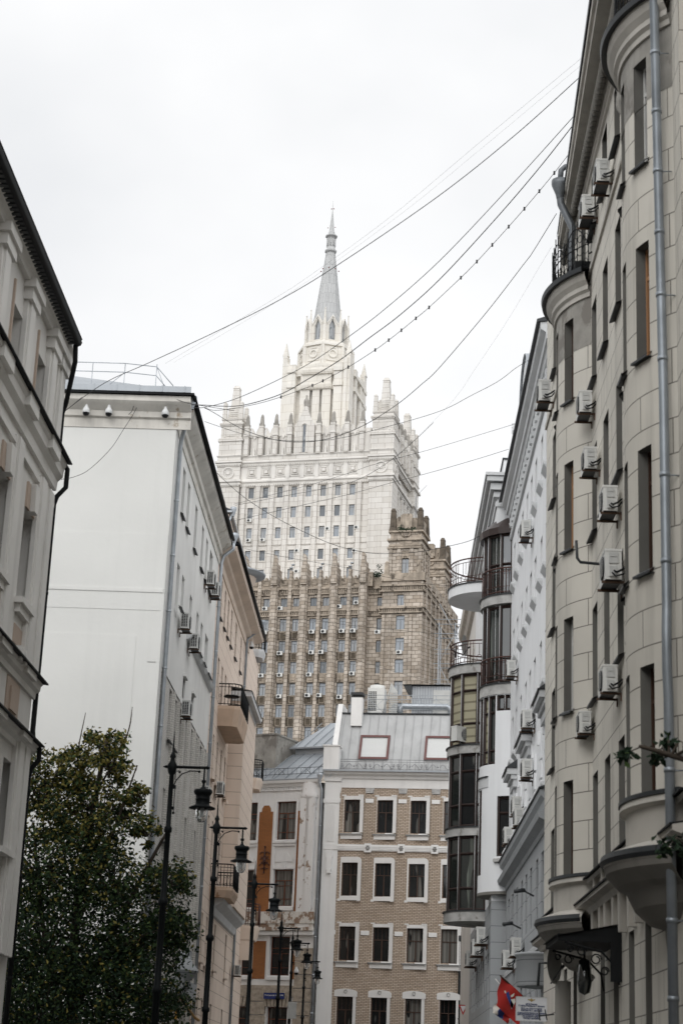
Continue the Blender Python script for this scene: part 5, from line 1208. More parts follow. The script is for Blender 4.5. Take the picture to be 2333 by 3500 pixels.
    for a, b in BW:
        for t in (.15, .5, .85):
            m.new(); u, v = P(a + (b - a) * t, .03); m.lathe(u, v, [(.05, 5.2), (.03, 5.26), (.055, 5.4), (.03, 5.58), (.05, 5.7)], 6)
    Gm(m, 'baluster', 'grey_smooth', bay)
    m = MB()                                       # wrought iron on the bay roof
    cs = [-BL + 2 * BL * i / 20 for i in range(21)]
    for i, s_ in enumerate(cs):
        u, v = P(s_, -.1); h_ = 1.0 + .35 * abs(math.sin(i * math.pi / 5)) if ib else .9
        m.tube([(u, v, 19.1), (u, v, 19.1 + h_)], .012, 4)
        if i < 20:
            p, q = Vector(P(s_, -.1)), Vector(P(cs[i + 1], -.1))
            for c_, r_ in ((.25, .06), (.55, .09), (.85, .07)):
                cc = (p + q) / 2; dd = (q - p).normalized()
                m.tube([(cc.x + dd.x * r_ * math.cos(t) * (1 - t * .05), cc.y + dd.y * r_ * math.cos(t), 19.1 + c_ + r_ * 1.3 * math.sin(t)) for t in [k * .75 for k in range(11)]], .009, 4)
    for z_ in (19.2, 19.75): m.tube([(*P(s_, -.1), z_) for s_ in cs], .014, 4)
    for k in range(4):
        s0, s1 = -BL + 2 * BL * k / 4, -BL + 2 * BL * (k + 1) / 4
        m.tube([(*P(s0 + (s1 - s0) * t / 8, -.1), 19.75 + .5 * math.sin(math.pi * t / 8)) for t in range(9)], .014, 4)
    e0 = P(-BL, -.1); m.tube([(e0[0], e0[1], 19.75), (e0[0] - .1, -.0, 19.75)], .02, 4); m.tube([(e0[0], e0[1], 19.5), (e0[0] - .1, 0, 19.5)], .02, 4)
    Gm(m, 'railing', 'black_metal', bay)
    if ib: 
        m = MB(); m.box(uc - 1.4, uc - .6, -.35, .0, 19.12, 19.4); Gm(m, 'planter', 'black_metal', bay)
# main cornice, running out of line with the wall
CA, CB = (-5.95, -.90), (10.3, -.26)
cv_ = lambda u: CA[1] + (CB[1] - CA[1]) * (u - CA[0]) / (CB[0] - CA[0])
m = MB(); eg = MB(); rf = MB()
def crn(mb, u0, u1, pr):
    a, b = cv_(u0), cv_(u1)
    for (d0, z0), (d1, z1) in zip(pr, pr[1:]):
        f = lambda v, d: v * (1 - d)
        mb.face([(u0, f(a, d0), z0), (u1, f(b, d0), z0), (u1, f(b, d1), z1), (u0, f(a, d1), z1)])
PRF = [(0, 22.32), (0, 22.12), (.1, 22.1), (.12, 22.0), (.5, 21.98), (.52, 21.9), (.55, 21.9), (.75, 21.62), (.78, 21.62), (.8, 21.5), (.88, 21.48), (.88, 21.4), (.98, 21.38), (1.0, 21.3)]
N_ = 8
for i in range(N_): crn(m, CA[0] + (CB[0] - CA[0]) * i / N_, CA[0] + (CB[0] - CA[0]) * (i + 1) / N_, PRF)
m.face([(CB[0], cv_(CB[0]) * (1 - d), z) for d, z in PRF] + [(CB[0], .3, 21.3), (CB[0], .3, 22.32)])
m.face([(CB[0], .3, 21.3), (CB[0] - .01, cv_(CB[0]), 22.32), (CB[0], .3, 22.32)])
Gm(m, 'cornice', 'grey_smooth')
for i in range(74):                                # egg and dart moulding
    u = CA[0] + .1 + i * .22; v = cv_(u) * .42
    eg.lathe(u, v, [(.02, 21.52), (.075, 21.57), (.095, 21.66), (.08, 21.76), (.03, 21.82)], 6, sq=(1, 1.1)); eg.box(u + .1, u + .12, v - .05, v + .08, 21.55, 21.85)
Gm(eg, 'egg_moulding', 'dark_plinth')
crn(rf, CA[0], CB[0], [(-.06, 22.3), (-.08, 22.36), (.0, 22.4), (1, 22.42)]); rf.face([(CA[0], .0, 22.42), (CB[0], 0, 22.42), (CB[0], 7, 25.5), (CA[0], 7, 25.5)])
Gm(rf, 'roof', 'dark_sheet')
m = MB(); m.box(-1.0, .15, -.14, .0, 20.6, 21.35)
for i in range(60):
    u, z = rnd.uniform(-1.5, .1), rnd.uniform(19.6, 21.4)
    if z - 19.6 > (u + 1.5) * .2: m.ball((u, -.05 - rnd.random() * .06, z), rnd.uniform(.05, .15), 6, (1, 1, 1.8))
Gm(m, 'carved_relief', 'worn_grey')
m = MB(); m.prof([(0, 5.05), (-.1, 5.05), (-.16, 5.15), (-.3, 5.2), (-.3, 5.28), (0, 5.34)], U0, U1); m.prof([(0, 5.68), (-.1, 5.68), (-.14, 5.74), (0, 5.8)], U0, U1)
m.new()
for c in [q - .625 for q in GC]:
    for e in (-.62, .62): m.new(); m.box(c + e - .1, c + e + .1, -.1, 0, 5.34, 5.68)
Gm(m, 'belt_ledge', 'grey_smooth')
m = MB(); m.prof([(0, 5.36), (-.34, 5.30), (-.34, 5.27), (0, 5.33)], U0, U1); m.prof([(0, 5.84), (-.2, 5.78), (-.2, 5.75), (0, 5.8)], U0, U1); Gm(m, 'belt_flashing', 'black_metal')
m = MB()
for c in [q - .625 for q in GC]: 
    for e in (-.55, .55): m.new(); m.prism([(c + e - .08, 4.35), (c + e + .08, 4.35), (c + e + .15, 5.02), (c + e - .15, 5.02)], -.14, 0)
    for z_ in (4.42, 4.98): pass
Gm(m, 'keystone', 'grey_smooth')
PIPEU = -5.2
drainpipe(hg, FG, [(PIPEU - .2, -.62, 21.5), (PIPEU, -.3, 21.2), (PIPEU, -.22, 12), (PIPEU, -.22, 8.6), (PIPEU - .06, -.24, 8.2), (PIPEU - .06, -.24, 7.6), (PIPEU - .02, -.22, 7.2), (PIPEU - .05, -.22, .3)], .075, 'pipe_metal', step=1.15)
qf = FG.hit('G1', 110, 2130, u=7.6); zt = qf[2]
drainpipe(hg, FG, [(7.6, qf[1], zt - .3), (7.6, qf[1] + .02, zt - .5), (7.55, qf[1] + .3, zt - 1.15), (7.55, -.22, zt - 1.45), (7.55, -.2, 19.1)], .09, 'dark_pipe', funnel=(7.6, qf[1], zt), seams=False)
drainpipe(hg, FG, [(7.6, qf[1], zt + .1), (7.6, qf[1] + .02, zt + .4), (7.6, qf[1] + .12, zt + .5), (7.6, qf[1] + .6, zt + .55)], .07, 'dark_pipe', seams=False, name='roof_spout')
# bent iron bracket on the wall
m = MB(); m.tube([(2.3, 0, 11.4), (2.3, -.3, 11.4), (2.3, -.62, 11.42), (2.3, -.68, 11.5), (2.3, -.7, 11.85)], .03, 6); m.box(2.2, 2.4, -.03, 0, 11.25, 11.55); Gm(m, 'iron_bracket', 'dark_sheet')
# entrance canopy with scrolls
can = thing('entrance_canopy', 'black iron canopy with scrolled brackets over the entrance of the grey stone house', 'canopy', FG.w(2, 0, 4.2))
m = MB(); m.slab([(1.4, 0), (1.4, -1.12), (3.6, -1.12), (3.6, 0)], 4.22, 4.34); m.face([(1.35, 0, 4.55), (1.35, -1.18, 4.30), (3.65, -1.18, 4.30), (3.65, 0, 4.55)]); m.face([(1.4, 0, 4.34), (1.4, -1.12, 4.30), (1.4, 0, 4.54)]); m.obj('roof', 'black_metal', can, FG)
m = MB(); m.box(1.4, 1.44, -.2, 0, 3.55, 4.22); m.obj('wall_plate', 'black_metal', can, FG)
m = MB()
for u in (1.42, 3.5):
    m.new(); m.tube([(u, -.05, 3.5), (u, -.1, 3.8), (u, -.35, 4.05), (u, -1.0, 4.2)], .022, 5)
    for cv2, cz, r_ in ((-.45, 3.92, .1), (-.7, 4.05, .09), (-.3, 3.72, .08), (-.9, 4.08, .06)): m.tube([(u, cv2 + r_ * math.cos(t) * (1 - t * .06), cz + r_ * math.sin(t) * (1 - t * .06)) for t in [k * .6 for k in range(14)]], .013, 4)
m.obj('bracket', 'black_metal', can, FG)
m = MB(); m.lathe(2.3, -.55, [(.02, 4.2), (.02, 4.0), (.1, 3.95), (.14, 3.6), (.1, 3.4), (0, 3.35)], 8); m.obj('hanging_lamp', 'pane_bay', can, FG)

# ================================================================ H: plain cool white house
hh = thing('white_house', 'plain cool white house with stepped sill blocks and small pediments on the right', 'house', FH.w(10, 0, 0))
Hm = lambda mb, nm, m, par=hh: mb.obj(nm, m, par, FH)
HC = [3.5, 5.22, 7.3, 9.0, 10.7, 12.7, 14.65, 16.4]; HW = .72
HR = [(18.95, 20.46), (15.95, 17.28), (12.6, 14.12)]
V0, V1 = 2.0, 18.1
m = MB(); hs = [(c, c + HW, z0, z1, .26) for c in HC for z0, z1 in HR]
hs = [h for h in hs if not (h[3] == 14.12 and False)]
wall(m, V0, V1, 8.6, 22.2, hs + [(c, c + HW, 9.6, 10.95, .26) for c in HC]); m.box(V0, V1, .3, 12, 8.6, 22.2, skip='fl'); m.face([(V0, 0, 8.6), (V0, 12, 8.6), (V0, 12, 22.2), (V0, 0, 22.2)])
Hm(m, 'wall', 'cool_white')
m = MB(); wall(m, V0, V1, 0, 8.6, [(c, c + HW, 6.15, 7.9, .26) for c in HC] + [(c, c + HW, 2.2, 4.7, .26) for c in HC[1:]], v=-.06); m.box(V0, V1, .3, 12, 0, 8.6, skip='fl'); m.face([(V0, -.06, 0), (V0, 12, 0), (V0, 12, 8.6), (V0, -.06, 8.6)])
Hm(m, 'lower_wall', 'cool_grey')
for c in HC:
    for z0, z1 in HR + [(9.6, 10.95)]: window(hh, FH, c + HW / 2, z0, HW, z1 - z0, 'two', 'white_frame', pick('pane_dark', 'pane_curtain'), .2)
    window(hh, FH, c + HW / 2, 6.15, HW, 1.75, 'two', 'white_frame', 'pane_dark', .14)
    if c > 4: window(hh, FH, c + HW / 2, 2.2, HW, 2.5, 'two', 'white_frame', 'pane_dark', .14)
def blocks(zz):
    m = MB()
    for c in HC: m.new(); m.box(c - .08, c + HW + .08, -.14, 0, zz - .09, zz - .01); m.face([(c - .05, -.14, zz - .09), (c + HW + .05, -.14, zz - .09), (c + HW + .04, 0, zz - .27), (c - .04, 0, zz - .27)]); m.face([(c - .08, -.14, zz - .09), (c - .08, 0, zz - .09), (c - .04, 0, zz - .27)])
    Hm(m, 'sill', 'cool_trim')
for z0, _ in HR + [(9.75, 0)]: blocks(z0)
m = MB()
for c in HC:                                       # rusticated piers of the lower windows
    for k in range(3): m.new(); m.box(c - .55, c - .08, -.06, 0, 9.5 + k * .55, 9.98 + k * .55)
    m.new(); m.box(c + HW / 2 - .08, c + HW / 2 + .08, -.08, 0, 11.1, 11.5)
for k in range(6): m.new(); m.box(V0, V0 + .9, -.06, 0, 9.45 + k * .5, 9.88 + k * .5)
m.new(); m.box(V0 - .03, V0 + .12, -.1, .3, 11.8, 22.1); m.box(V0 - .05, V0 + .8, -.06, 0, 12, 22)
Hm(m, 'quoin', 'cool_white')
for a, b in ((1.95, 4.2), (8.3, 10.6), (14.3, 16.2)):   # pediments
    m = MB(); m.box(a + .1, b - .1, -.12, 0, 11.35, 11.6); m.box(a + .05, b - .05, -.2, 0, 11.6, 11.75); m.box(a, b, -.34, 0, 11.75, 11.95); pd = Hm(m, 'pediment', 'cool_trim')
    m = MB(); m.face([(a - .05, -.38, 11.96), (b + .05, -.38, 11.96), (b + .05, 0, 12.25), (a - .05, 0, 12.25)]); m.face([(a - .05, -.38, 11.96), (a - .05, 0, 12.25), (a - .05, 0, 11.96)]); m.face([(b + .05, -.38, 11.96), (b + .05, 0, 12.25), (b + .05, 0, 11.96)]); m.box(a - .06, b + .06, -.39, -.37, 11.9, 11.97); Hm(m, 'flashing', 'dark_sheet', pd)
m = MB(); m.prof([(0, 8.3), (-.1, 8.3), (-.14, 8.42), (-.34, 8.52), (-.38, 8.66), (-.16, 8.72), (-.2, 9.0), (-.3, 9.1), (-.32, 9.25), (0, 9.3)], V0 - .25, V1 + .1); Hm(m, 'belt_cornice', 'cool_grey')
m = MB(); m.prof([(0, 9.42), (-.36, 9.30), (-.36, 9.26), (0, 9.32)], V0 - .3, V1 + .12); Hm(m, 'belt_flashing', 'dark_sheet')
m = MB()
for c in HC: m.new(); m.lathe(c + HW / 2, -.1, [(.2, 9.36), (.22, 9.45), (.12, 9.62), (0, 9.66)], 8)
Hm(m, 'stone_vase', 'cool_trim')
m = MB(); m.prof([(0, 5.4), (-.1, 5.4), (-.12, 5.55), (0, 5.62)], V0, V1); Hm(m, 'string_course', 'cool_trim')
m = MB(); m.prof([(0, 21.0), (-.08, 21.0), (-.1, 21.16), (0, 21.2)], V0 - .08, V1); m.prof([(0, 21.85), (-.12, 21.85), (-.16, 22.0), (-.22, 22.02), (-.24, 22.2), (-.38, 22.3), (-.4, 22.5), (0, 22.55)], V0 - .3, V1 + .1)
for k in range(24): m.box(V0 + .3 + k * .68, V0 + .55 + k * .68, -.14, 0, 21.3, 21.62)
Hm(m, 'cornice', 'cool_trim')
m = MB(); m.prof([(.0, 22.75), (-.5, 22.58), (-.5, 22.5), (0, 22.56)], V0 - .35, V1 + .15); m.face([(V0, -.3, 22.66), (V1, -.3, 22.66), (V1, 5, 24.6), (V0, 5, 24.6)]); Hm(m, 'roof', 'dark_sheet')
m = MB(); cu_ = 8.2                                # rounded attic gable
m.prism([(cu_ - 1.5, 22.5)] + [(cu_ + 1.5, 22.5)] + [(cu_ + 1.5 * math.cos(a), 22.9 + 1.15 * math.sin(a)) for a in [i * math.pi / 12 for i in range(13)]], -.32, .5)
Hm(m, 'attic_gable', 'cool_white')
m = MB()
for i in range(12):
    a, b = i * math.pi / 12, (i + 1) * math.pi / 12
    m.face([(cu_ + 1.56 * math.cos(a), -.4, 22.9 + 1.21 * math.sin(a)), (cu_ + 1.56 * math.cos(b), -.4, 22.9 + 1.21 * math.sin(b)), (cu_ + 1.56 * math.cos(b), 2, 22.9 + 1.21 * math.sin(b)), (cu_ + 1.56 * math.cos(a), 2, 22.9 + 1.21 * math.sin(a))])
Hm(m, 'gable_flashing', 'zinc_roof')
m = MB(); m.prism([(11.8, 22.6), (16.4, 22.6), (16.0, 23.9), (12.4, 23.9)], .05, 4); Hm(m, 'mansard', 'dark_sheet')
m = MB(); m.lathe(3.2, -.05, [(.72, 4.3), (.74, 4.34), (.74, 5.05), (.78, 5.08), (.78, 5.14), (0, 5.2)], 20, -180, 0, sq=(1.35, 1)); m.face([(3.2 + .97 * math.cos(R(a)), -.05 + .72 * math.sin(R(a)), 4.3) for a in range(-180, 1, 12)]); Hm(m, 'entrance_drum', 'cool_grey')

# ================================================================ I: house with glazed round bays
hi = thing('glazed_bay_house', 'white house with brown glazed round bays and curved balconies', 'house', FH.w(20, -.5, 0))
Im = lambda mb, nm, m, par=hi: mb.obj(nm, m, par, FH)
I0, IV = 18.45, -.55
m = MB(); hs = [(20.6 + 2.2 * k, 21.2 + 2.2 * k, 20.6, 22.2, .2) for k in range(5)]
wall(m, I0, 33, 8.0, 23.0, hs, v=IV); m.box(I0, 33, IV + .3, 10, 8.0, 23.0, skip='fl'); m.face([(I0, IV, 8), (I0, 8, 8), (I0, 8, 23), (I0, IV, 23)]); m.box(I0 + .35, I0 + 3, IV + .25, 6, 23.6, 24.4)
Im(m, 'wall', 'cool_white')
for a, b, _, _, _ in hs: window(hi, FH, (a + b) / 2, 20.6, b - a, 1.6, 'two', 'white_frame', 'pane_dark', IV + .15)
m = MB(); wall(m, I0, 33, 0, 8.0, [(19.3 + 1.5 * k, 20.2 + 1.5 * k, 4.7, 6.3, .2) for k in range(8)], v=IV); m.box(I0, 33, IV + .25, 10, 0, 8.0, skip='fl'); m.face([(I0, IV, 0), (I0, 8, 0), (I0, 8, 8), (I0, IV, 8)])
Im(m, 'lower_wall', 'cool_grey')
for k in range(8): window(hi, FH, 19.75 + 1.5 * k, 4.7, .9, 1.6, 'two', 'brown_frame', 'pane_dark', IV + .15)
m = MB()
for z0, z1, d in ((22.4, 22.6, .06), (22.75, 22.95, .14), (23.0, 23.25, .26), (23.3, 23.5, .4), (23.5, 23.62, .46)): m.box(I0 - d, 33, IV - d, 8, z0, z1)
Im(m, 'cornice', 'cool_trim')
m = MB(); m.box(I0 + .3, I0 + 3.05, IV + .2, 6.1, 24.4, 24.46); m.face([(I0 + .2, IV, 23.64), (33, IV, 23.64), (33, 5, 25), (I0 + .2, 5, 25)]); Im(m, 'roof', 'dark_sheet')
def arc(cu, cv, r, a0, a1, n): return [(cu + r * math.cos(R(a0 + (a1 - a0) * i / n)), cv + r * math.sin(R(a0 + (a1 - a0) * i / n))) for i in range(n + 1)]
def slabring(cu, cv, r, a0, a1, z0, z1, mname, nm, par, n=28, flash=True, under=None):
    m = MB(); pl = arc(cu, cv, r, a0, a1, n); m.slab(pl + [(cu, cv)], z0, z1); o = Im(m, nm, mname, par)
    if flash: m = MB(); m.slab(arc(cu, cv, r + .05, a0, a1, n) + [(cu, cv)], z1 + .002, z1 + .04); Im(m, 'flashing', 'dark_sheet', o)
    return o
def glazing(cu, cv, r, a0, a1, z0, z1, bars, trans, par, mats=('pane_bay',), n=None):
    """curved glazing: mullions at the angles in bars, flat panes between them, transoms at heights trans"""
    f = MB(); h = z1 - z0
    for a in bars:
        x, y = cu + r * math.cos(R(a)), cv + r * math.sin(R(a)); f.tube([(x, y, z0), (x, y, z1)], .062, 6, sm=False)
        x, y = cu + (r + .055) * math.cos(R(a)), cv + (r + .055) * math.sin(R(a))
    for zz in [z0 + .05, z1 - .05] + [z0 + h * t for t in trans]:
        for a, b in zip(bars, bars[1:]):
            p = [(cu + r * math.cos(R(q)), cv + r * math.sin(R(q))) for q in (a, b)]; f.tube([(*p[0], zz), (*p[1], zz)], .05, 4, sm=False)
    fo = Im(f, 'glazing', 'bay_frame', par)
    st = MB()
    for a in bars[1:-1]:
        x, y = cu + (r + .068) * math.cos(R(a)), cv + (r + .068) * math.sin(R(a)); st.new(); st.tube([(x, y, z0), (x, y, z1)], .012, 4)
    if st.v: Im(st, 'joint_strip', 'cool_trim', fo)
    for i, (a, b) in enumerate(zip(bars, bars[1:])):
        p = MB(); q = [(cu + (r - .03) * math.cos(R(t)), cv + (r - .03) * math.sin(R(t))) for t in (a, b)]; L = math.dist(*q)
        p.face([(*q[0], z0), (*q[1], z0), (*q[1], z1), (*q[0], z1)], uv=[(0, 0), (L, 0), (L, 1), (0, 1)]); Im(p, 'pane', mats[i % len(mats)], fo)
    return fo
def roundrail(cu, cv, r, a0, a1, z, h, par, n=36):
    m = MB(); P = lambda a, zz, rr=r: (cu + rr * math.cos(R(a)), cv + rr * math.sin(R(a)), zz)
    an = [a0 + (a1 - a0) * i / n for i in range(n + 1)]
    for zz, t in ((z + h, .03), (z + h * .86, .014), (z + .1, .02), (z + h * .3, .012)): m.tube([P(a, zz) for a in an], t, 5)
    for i, a in enumerate(an):
        if i % 6 in (0, 1, 5): m.tube([P(a, z + .05), P(a, z + h)], .014 if i % 6 == 0 else .010, 4)
        elif i % 6 == 2: m.tube([P(a, z + h * .38), P(a, z + h * .86)], .010, 4); m.tube([P(a + .5 * (a1 - a0) / n * 2, z + h * .38), P(a + (a1 - a0) / n, z + h * .86)], .010, 4)
        if i % 6 == 3:
            da = math.degrees(.11 / r); m.tube([P(a + da * math.cos(t), z + h * .24 + .13 * math.sin(t)) for t in [k * math.pi / 6 for k in range(13)]], .011, 4)
    return Im(m, 'railing', 'rust_rail', par)
# far bay: glazed half cylinder of four storeys with a round balcony above
fb = MB(); FCU, FCV, FRR = 23.6, -.55, 1.42
fb.lathe(FCU, FCV, [(.3, 7.9), (.3, 17.2)], 12); fbo = Im(fb, 'round_bay', 'cool_white')
for z0, z1 in ((7.62, 7.98), (10.75, 11.05), (13.85, 14.15), (16.95, 17.28)): slabring(FCU, FCV, FRR + .06, -180, 0, z0, z1, 'slab_rough', 'floor_slab', fbo)
fbars = [-180, -163, -135, -104, -66, -28, 0]
glazing(FCU, FCV, FRR - .06, -180, 0, 8.0, 10.75, fbars, (.30, .76), fbo, ('pane_bay',))
glazing(FCU, FCV, FRR - .06, -180, 0, 11.08, 13.85, fbars, (.30, .76), fbo, ('pane_bay', 'pane_dark'))
glazing(FCU, FCV, FRR - .06, -180, 0, 14.18, 16.95, fbars, (.30, .76), fbo, ('pane_bay', 'blind_cream', 'blind_cream', 'blind_cream'))
roundrail(FCU, FCV, FRR, -180, 0, 17.3, .92, fbo)
tb = slabring(23.4, -.5, 1.62, -180, 0, 20.05, 20.42, 'cool_white', 'round_balcony', hi); roundrail(23.4, -.5, 1.56, -180, 0, 20.44, 1.0, tb)
# near bay at the corner: glazed drum above a plastered drum
NCU, NCV, NRR = 19.25, .32, 1.32
A0, A1 = -215, -40
nb = MB()
Pn = lambda s, d: (NCU + (NRR - d) * math.cos(R(s)), NCV + (NRR - d) * math.sin(R(s)))
cuts = [A0 + (A1 - A0) * i / 40 for i in range(41)]
sub = MB(); wall(sub, A0, A1, 8.3, 15.25, [(-172, -146, 9.5, 11.6, .16), (-141, -75, 12.75, 15.22, .1), (-205, -143, 14.65, 15.22, .1), (-110, -80, 8.9, 11.9, .1)], P=Pn, cuts=cuts)
for f_, uv_ in zip(sub.f, sub.uv): nb.face([sub.v[i] for i in f_], uv=[(a * NRR * .01745, b) for a, b in uv_])
nbo = Im(nb, 'corner_bay', 'cool_white')
slabring(NCU, NCV, NRR + .01, A0, A1, 8.2, 8.3, 'dark_plinth', 'bay_underside', nbo, flash=False)
glazing(NCU, NCV, NRR - .08, -141, -75, 12.75, 15.22, [-141, -126, -110, -92, -75], (.2, .76), nbo, ('pane_bay', 'blind_cream', 'pane_bay'))
glazing(NCU, NCV, NRR - .08, -205, -143, 14.65, 15.22, [-205, -188, -170, -157, -143], (), nbo, ('pane_bay',))
glazing(NCU, NCV, NRR - .10, -172, -146, 9.5, 11.6, [-172, -146], (.72,), nbo, ('pane_dark',))
glazing(NCU, NCV, NRR - .08, -110, -80, 8.9, 11.9, [-110, -95, -80], (.3, .75), nbo, ('pane_bay',))
m = MB(); 
for i in range(10):
    a, b = -175 + 3.2 * i, -175 + 3.2 * (i + 1); p, q, r_, s_ = Pn(a, 0), Pn(b, 0), Pn(b, -.12), Pn(a, -.12)
    m.face([(*p, 9.45), (*q, 9.45), (*r_, 9.4), (*s_, 9.4)]); m.face([(*s_, 9.4), (*r_, 9.4), (*r_, 9.3), (*s_, 9.3)]); m.face([(*p, 9.28), (*q, 9.28), (*r_, 9.3), (*s_, 9.3)])
Im(m, 'sill', 'slab_rough', nbo)
slabring(NCU, NCV, NRR + .03, -128, -70, 11.95, 12.3, 'cool_trim', 'floor_slab', nbo)
slabring(NCU, NCV, NRR + .04, A0, A1, 15.25, 15.62, 'slab_rough', 'floor_slab', nbo); roundrail(NCU, NCV, NRR, A0, A1, 15.66, .95, nbo)
nbars = [-215, -195, -166, -146, -118, -100, -75, -50]
glazing(NCU, NCV, NRR - .08, A0, A1, 15.66, 18.55, nbars, (), nbo, ('pane_bay', 'pane_dark', 'pane_bay'))
slabring(NCU, NCV, NRR + .06, A0, A1, 18.6, 18.92, 'slab_rough', 'floor_slab', nbo); roundrail(NCU, NCV, NRR, A0, A1, 18.95, 1.0, nbo)
glazing(NCU, NCV, NRR - .08, A0, A1, 18.95, 21.3, nbars, (.5,), nbo, ('pane_blue', 'pane_bay'))
m = MB(); m.lathe(NCU, NCV, [(NRR - .25, 21.3), (NRR + .12, 21.25), (NRR + .14, 21.5), (.7, 22.2), (0, 22.4)], 10, A0, A1, sm=False); Im(m, 'bay_roof', 'bay_frame', nbo)
# rooftop aerial on I
m = MB(); m.tube([(I0 + 1.2, .1, 24.4), (I0 + 1.2, .1, 25.9)], .03, 5); m.tube([(I0 + 1.2, .1, 25.6), (I0 + 1.2, .7, 25.6)], .025, 4); m.tube([(I0 + 1.2, .1, 25.0), (I0 + 1.2, .9, 25.0)], .012, 4)
for k in range(8): m.tube([(I0 + 1.2, .05 + k * .045, 25.75), (I0 + 1.2, .05 + k * .045, 26.2)], .007, 4)
m.tube([(I0 + 1.2, .03, 26.0), (I0 + 1.2, .4, 26.0)], .007, 4)
tag(m.obj('roof_aerial', 'wire_grey', None, FH), 'grid aerial on a short mast above the white cornice', 'aerial')
# L: building beyond I
hl = thing('far_house', 'narrow strip of a pale house receding behind the curved balconies', 'house', FH.w(34, -.3, 0))
m = MB(); wall(m, 30.5, 44, 0, 23.6, [(32 + 1.9 * k, 32.7 + 1.9 * k, z, z + 1.7, .25) for k in range(6) for z in (9, 12.5, 16, 19.5)], v=-.45); m.box(30.5, 44, -.1, 8, 0, 23.6, skip='f'); m.face([(30.5, -.45, 0), (30.5, 0, 0), (30.5, 0, 23.6), (30.5, -.45, 23.6)]); m.obj('wall', 'cream_plaster', hl, FH)
for k in range(6):
    for z in (9, 12.5, 16, 19.5): window(hl, FH, 32.35 + 1.9 * k, z, .7, 1.7, 'two', 'white_frame', 'pane_dark', -.25)
m = MB(); m.prof([(-.45, 23.0), (-.6, 23.1), (-.7, 23.4), (-.85, 23.5), (-.9, 23.8), (-.45, 23.9)], 30.3, 44); m.obj('cornice', 'grey_smooth', hl, FH)

# ================================================================ street lamps
LAMP = {}
def lamp_meshes():
    m = MB(); m.lathe(0, 0, [(.22, 0), (.22, .25), (.16, .35), (.13, .9), (.10, 1.0), (.085, 1.1), (.075, 3.2), (.105, 3.22), (.105, 3.3), (.075, 3.34), (.068, 5.0), (.10, 5.03), (.11, 5.08), (.10, 5.14), (.062, 5.18), (.06, 6.55), (.085, 6.57), (.085, 6.66), (.055, 6.7), (.052, 7.8), (.085, 7.86), (.105, 7.95), (.105, 8.02), (.06, 8.1), (.045, 8.16), (.07, 8.2), (.05, 8.25), (.022, 8.32), (.016, 8.55), (.004, 8.78)], 12)
    LAMP['pole'] = m.mesh('pole', 'lamp_iron')
    m = MB(); m.tube([(-.15, 0, 7.98), (.76, 0, 7.98)], .032, 8); m.tube([(.76, 0, 7.98), (.83, 0, 7.98)], [.05, .01], 8); m.tube([(-.15, 0, 7.98), (-.2, 0, 7.98)], [.03, .008], 6)
    m.tube([(.05, 0, 7.55), (.10, 0, 7.68), (.22, 0, 7.83), (.40, 0, 7.9), (.58, 0, 7.9)], .014, 6); m.ball((.6, 0, 7.89), .03, 6); m.tube([(.08, 0, 7.7), (.08, 0, 7.88), (.16, 0, 7.9)], .012, 5); m.ball((.17, 0, 7.87), .028, 6)
    m.tube([(.09, 0, 7.55), (.09, 0, 7.0)], .010, 5); m.ball((.09, 0, 6.98), .03, 6); m.box(.04, .11, -.02, .02, 7.5, 7.58); m.box(.03, .10, -.02, .02, 7.05, 7.12)
    LAMP['arm'] = m.mesh('arm', 'lamp_iron')
    m = MB(); m.lathe(.71, 0, [(.02, 7.95), (.022, 7.72), (.05, 7.7), (.05, 7.66), (.024, 7.64), (.035, 7.56), (.06, 7.54), (.07, 7.52), (.19, 7.5), (.205, 7.45), (.18, 7.40), (.155, 7.38), (.15, 7.3), (.165, 7.29), (.15, 7.28), (.155, 7.18), (.17, 7.16), (.29, 7.11), (.285, 7.09), (.15, 7.10), (.11, 7.1)], 20)
    LAMP['lamp_shade'] = m.mesh('lamp_shade', 'lamp_iron')
    m = MB(); m.lathe(.71, 0, [(.135, 7.1), (.135, 6.98), (.125, 6.9), (.09, 6.83), (.045, 6.8), (0, 6.795)], 16); LAMP['globe'] = m.mesh('globe', 'lamp_glass')
    m = MB(); m.tube([(.71, 0, 7.1), (.71, 0, 6.92)], .045, 8); LAMP['bulb'] = m.mesh('bulb', 'camera_white')
lamp_meshes()
LP = [(395, 1775), (497, 1912), (584, 2039), (646, 2132), (672, 2166), (700, 2208)]
LL = ['tall black street lamp in front of the leafy tree, largest of the row', 'black street lamp before the lower peach balcony, second largest of the row', 'black street lamp in front of the orange brick panel, third in the receding row', 'black street lamp before the blue street name plate, fourth in the receding row', 'black street lamp with a grey control box on its pole', 'farthest black street lamp, before the pale corner strip of the brick house']
for i, q in enumerate(LP):
    p = FX.hit('D', q[0], q[1], z=7.98)
    t = thing('street_lamp', LL[i], 'street lamp', (p[0], p[1], 0.13 if p[0] < -1.9 else 0), 'black street lamps along the left pavement'); t.rotation_euler = (0, 0, R(-4))
    for k in ('pole', 'arm', 'lamp_shade', 'globe'):
        o = kid(k, LAMP[k], t)
        if k == 'globe': kid('bulb', LAMP['bulb'], o)
p5 = FX.hit('D', *LP[4], z=7.98)
m = MB(); m.box(p5[0] - .08, p5[0] + .32, p5[1] - .3, p5[1] - .12, 4.55, 5.3); tag(m.obj('control_box', 'ac_grey', None), 'flat grey control box strapped to the fifth lamp pole', 'box')

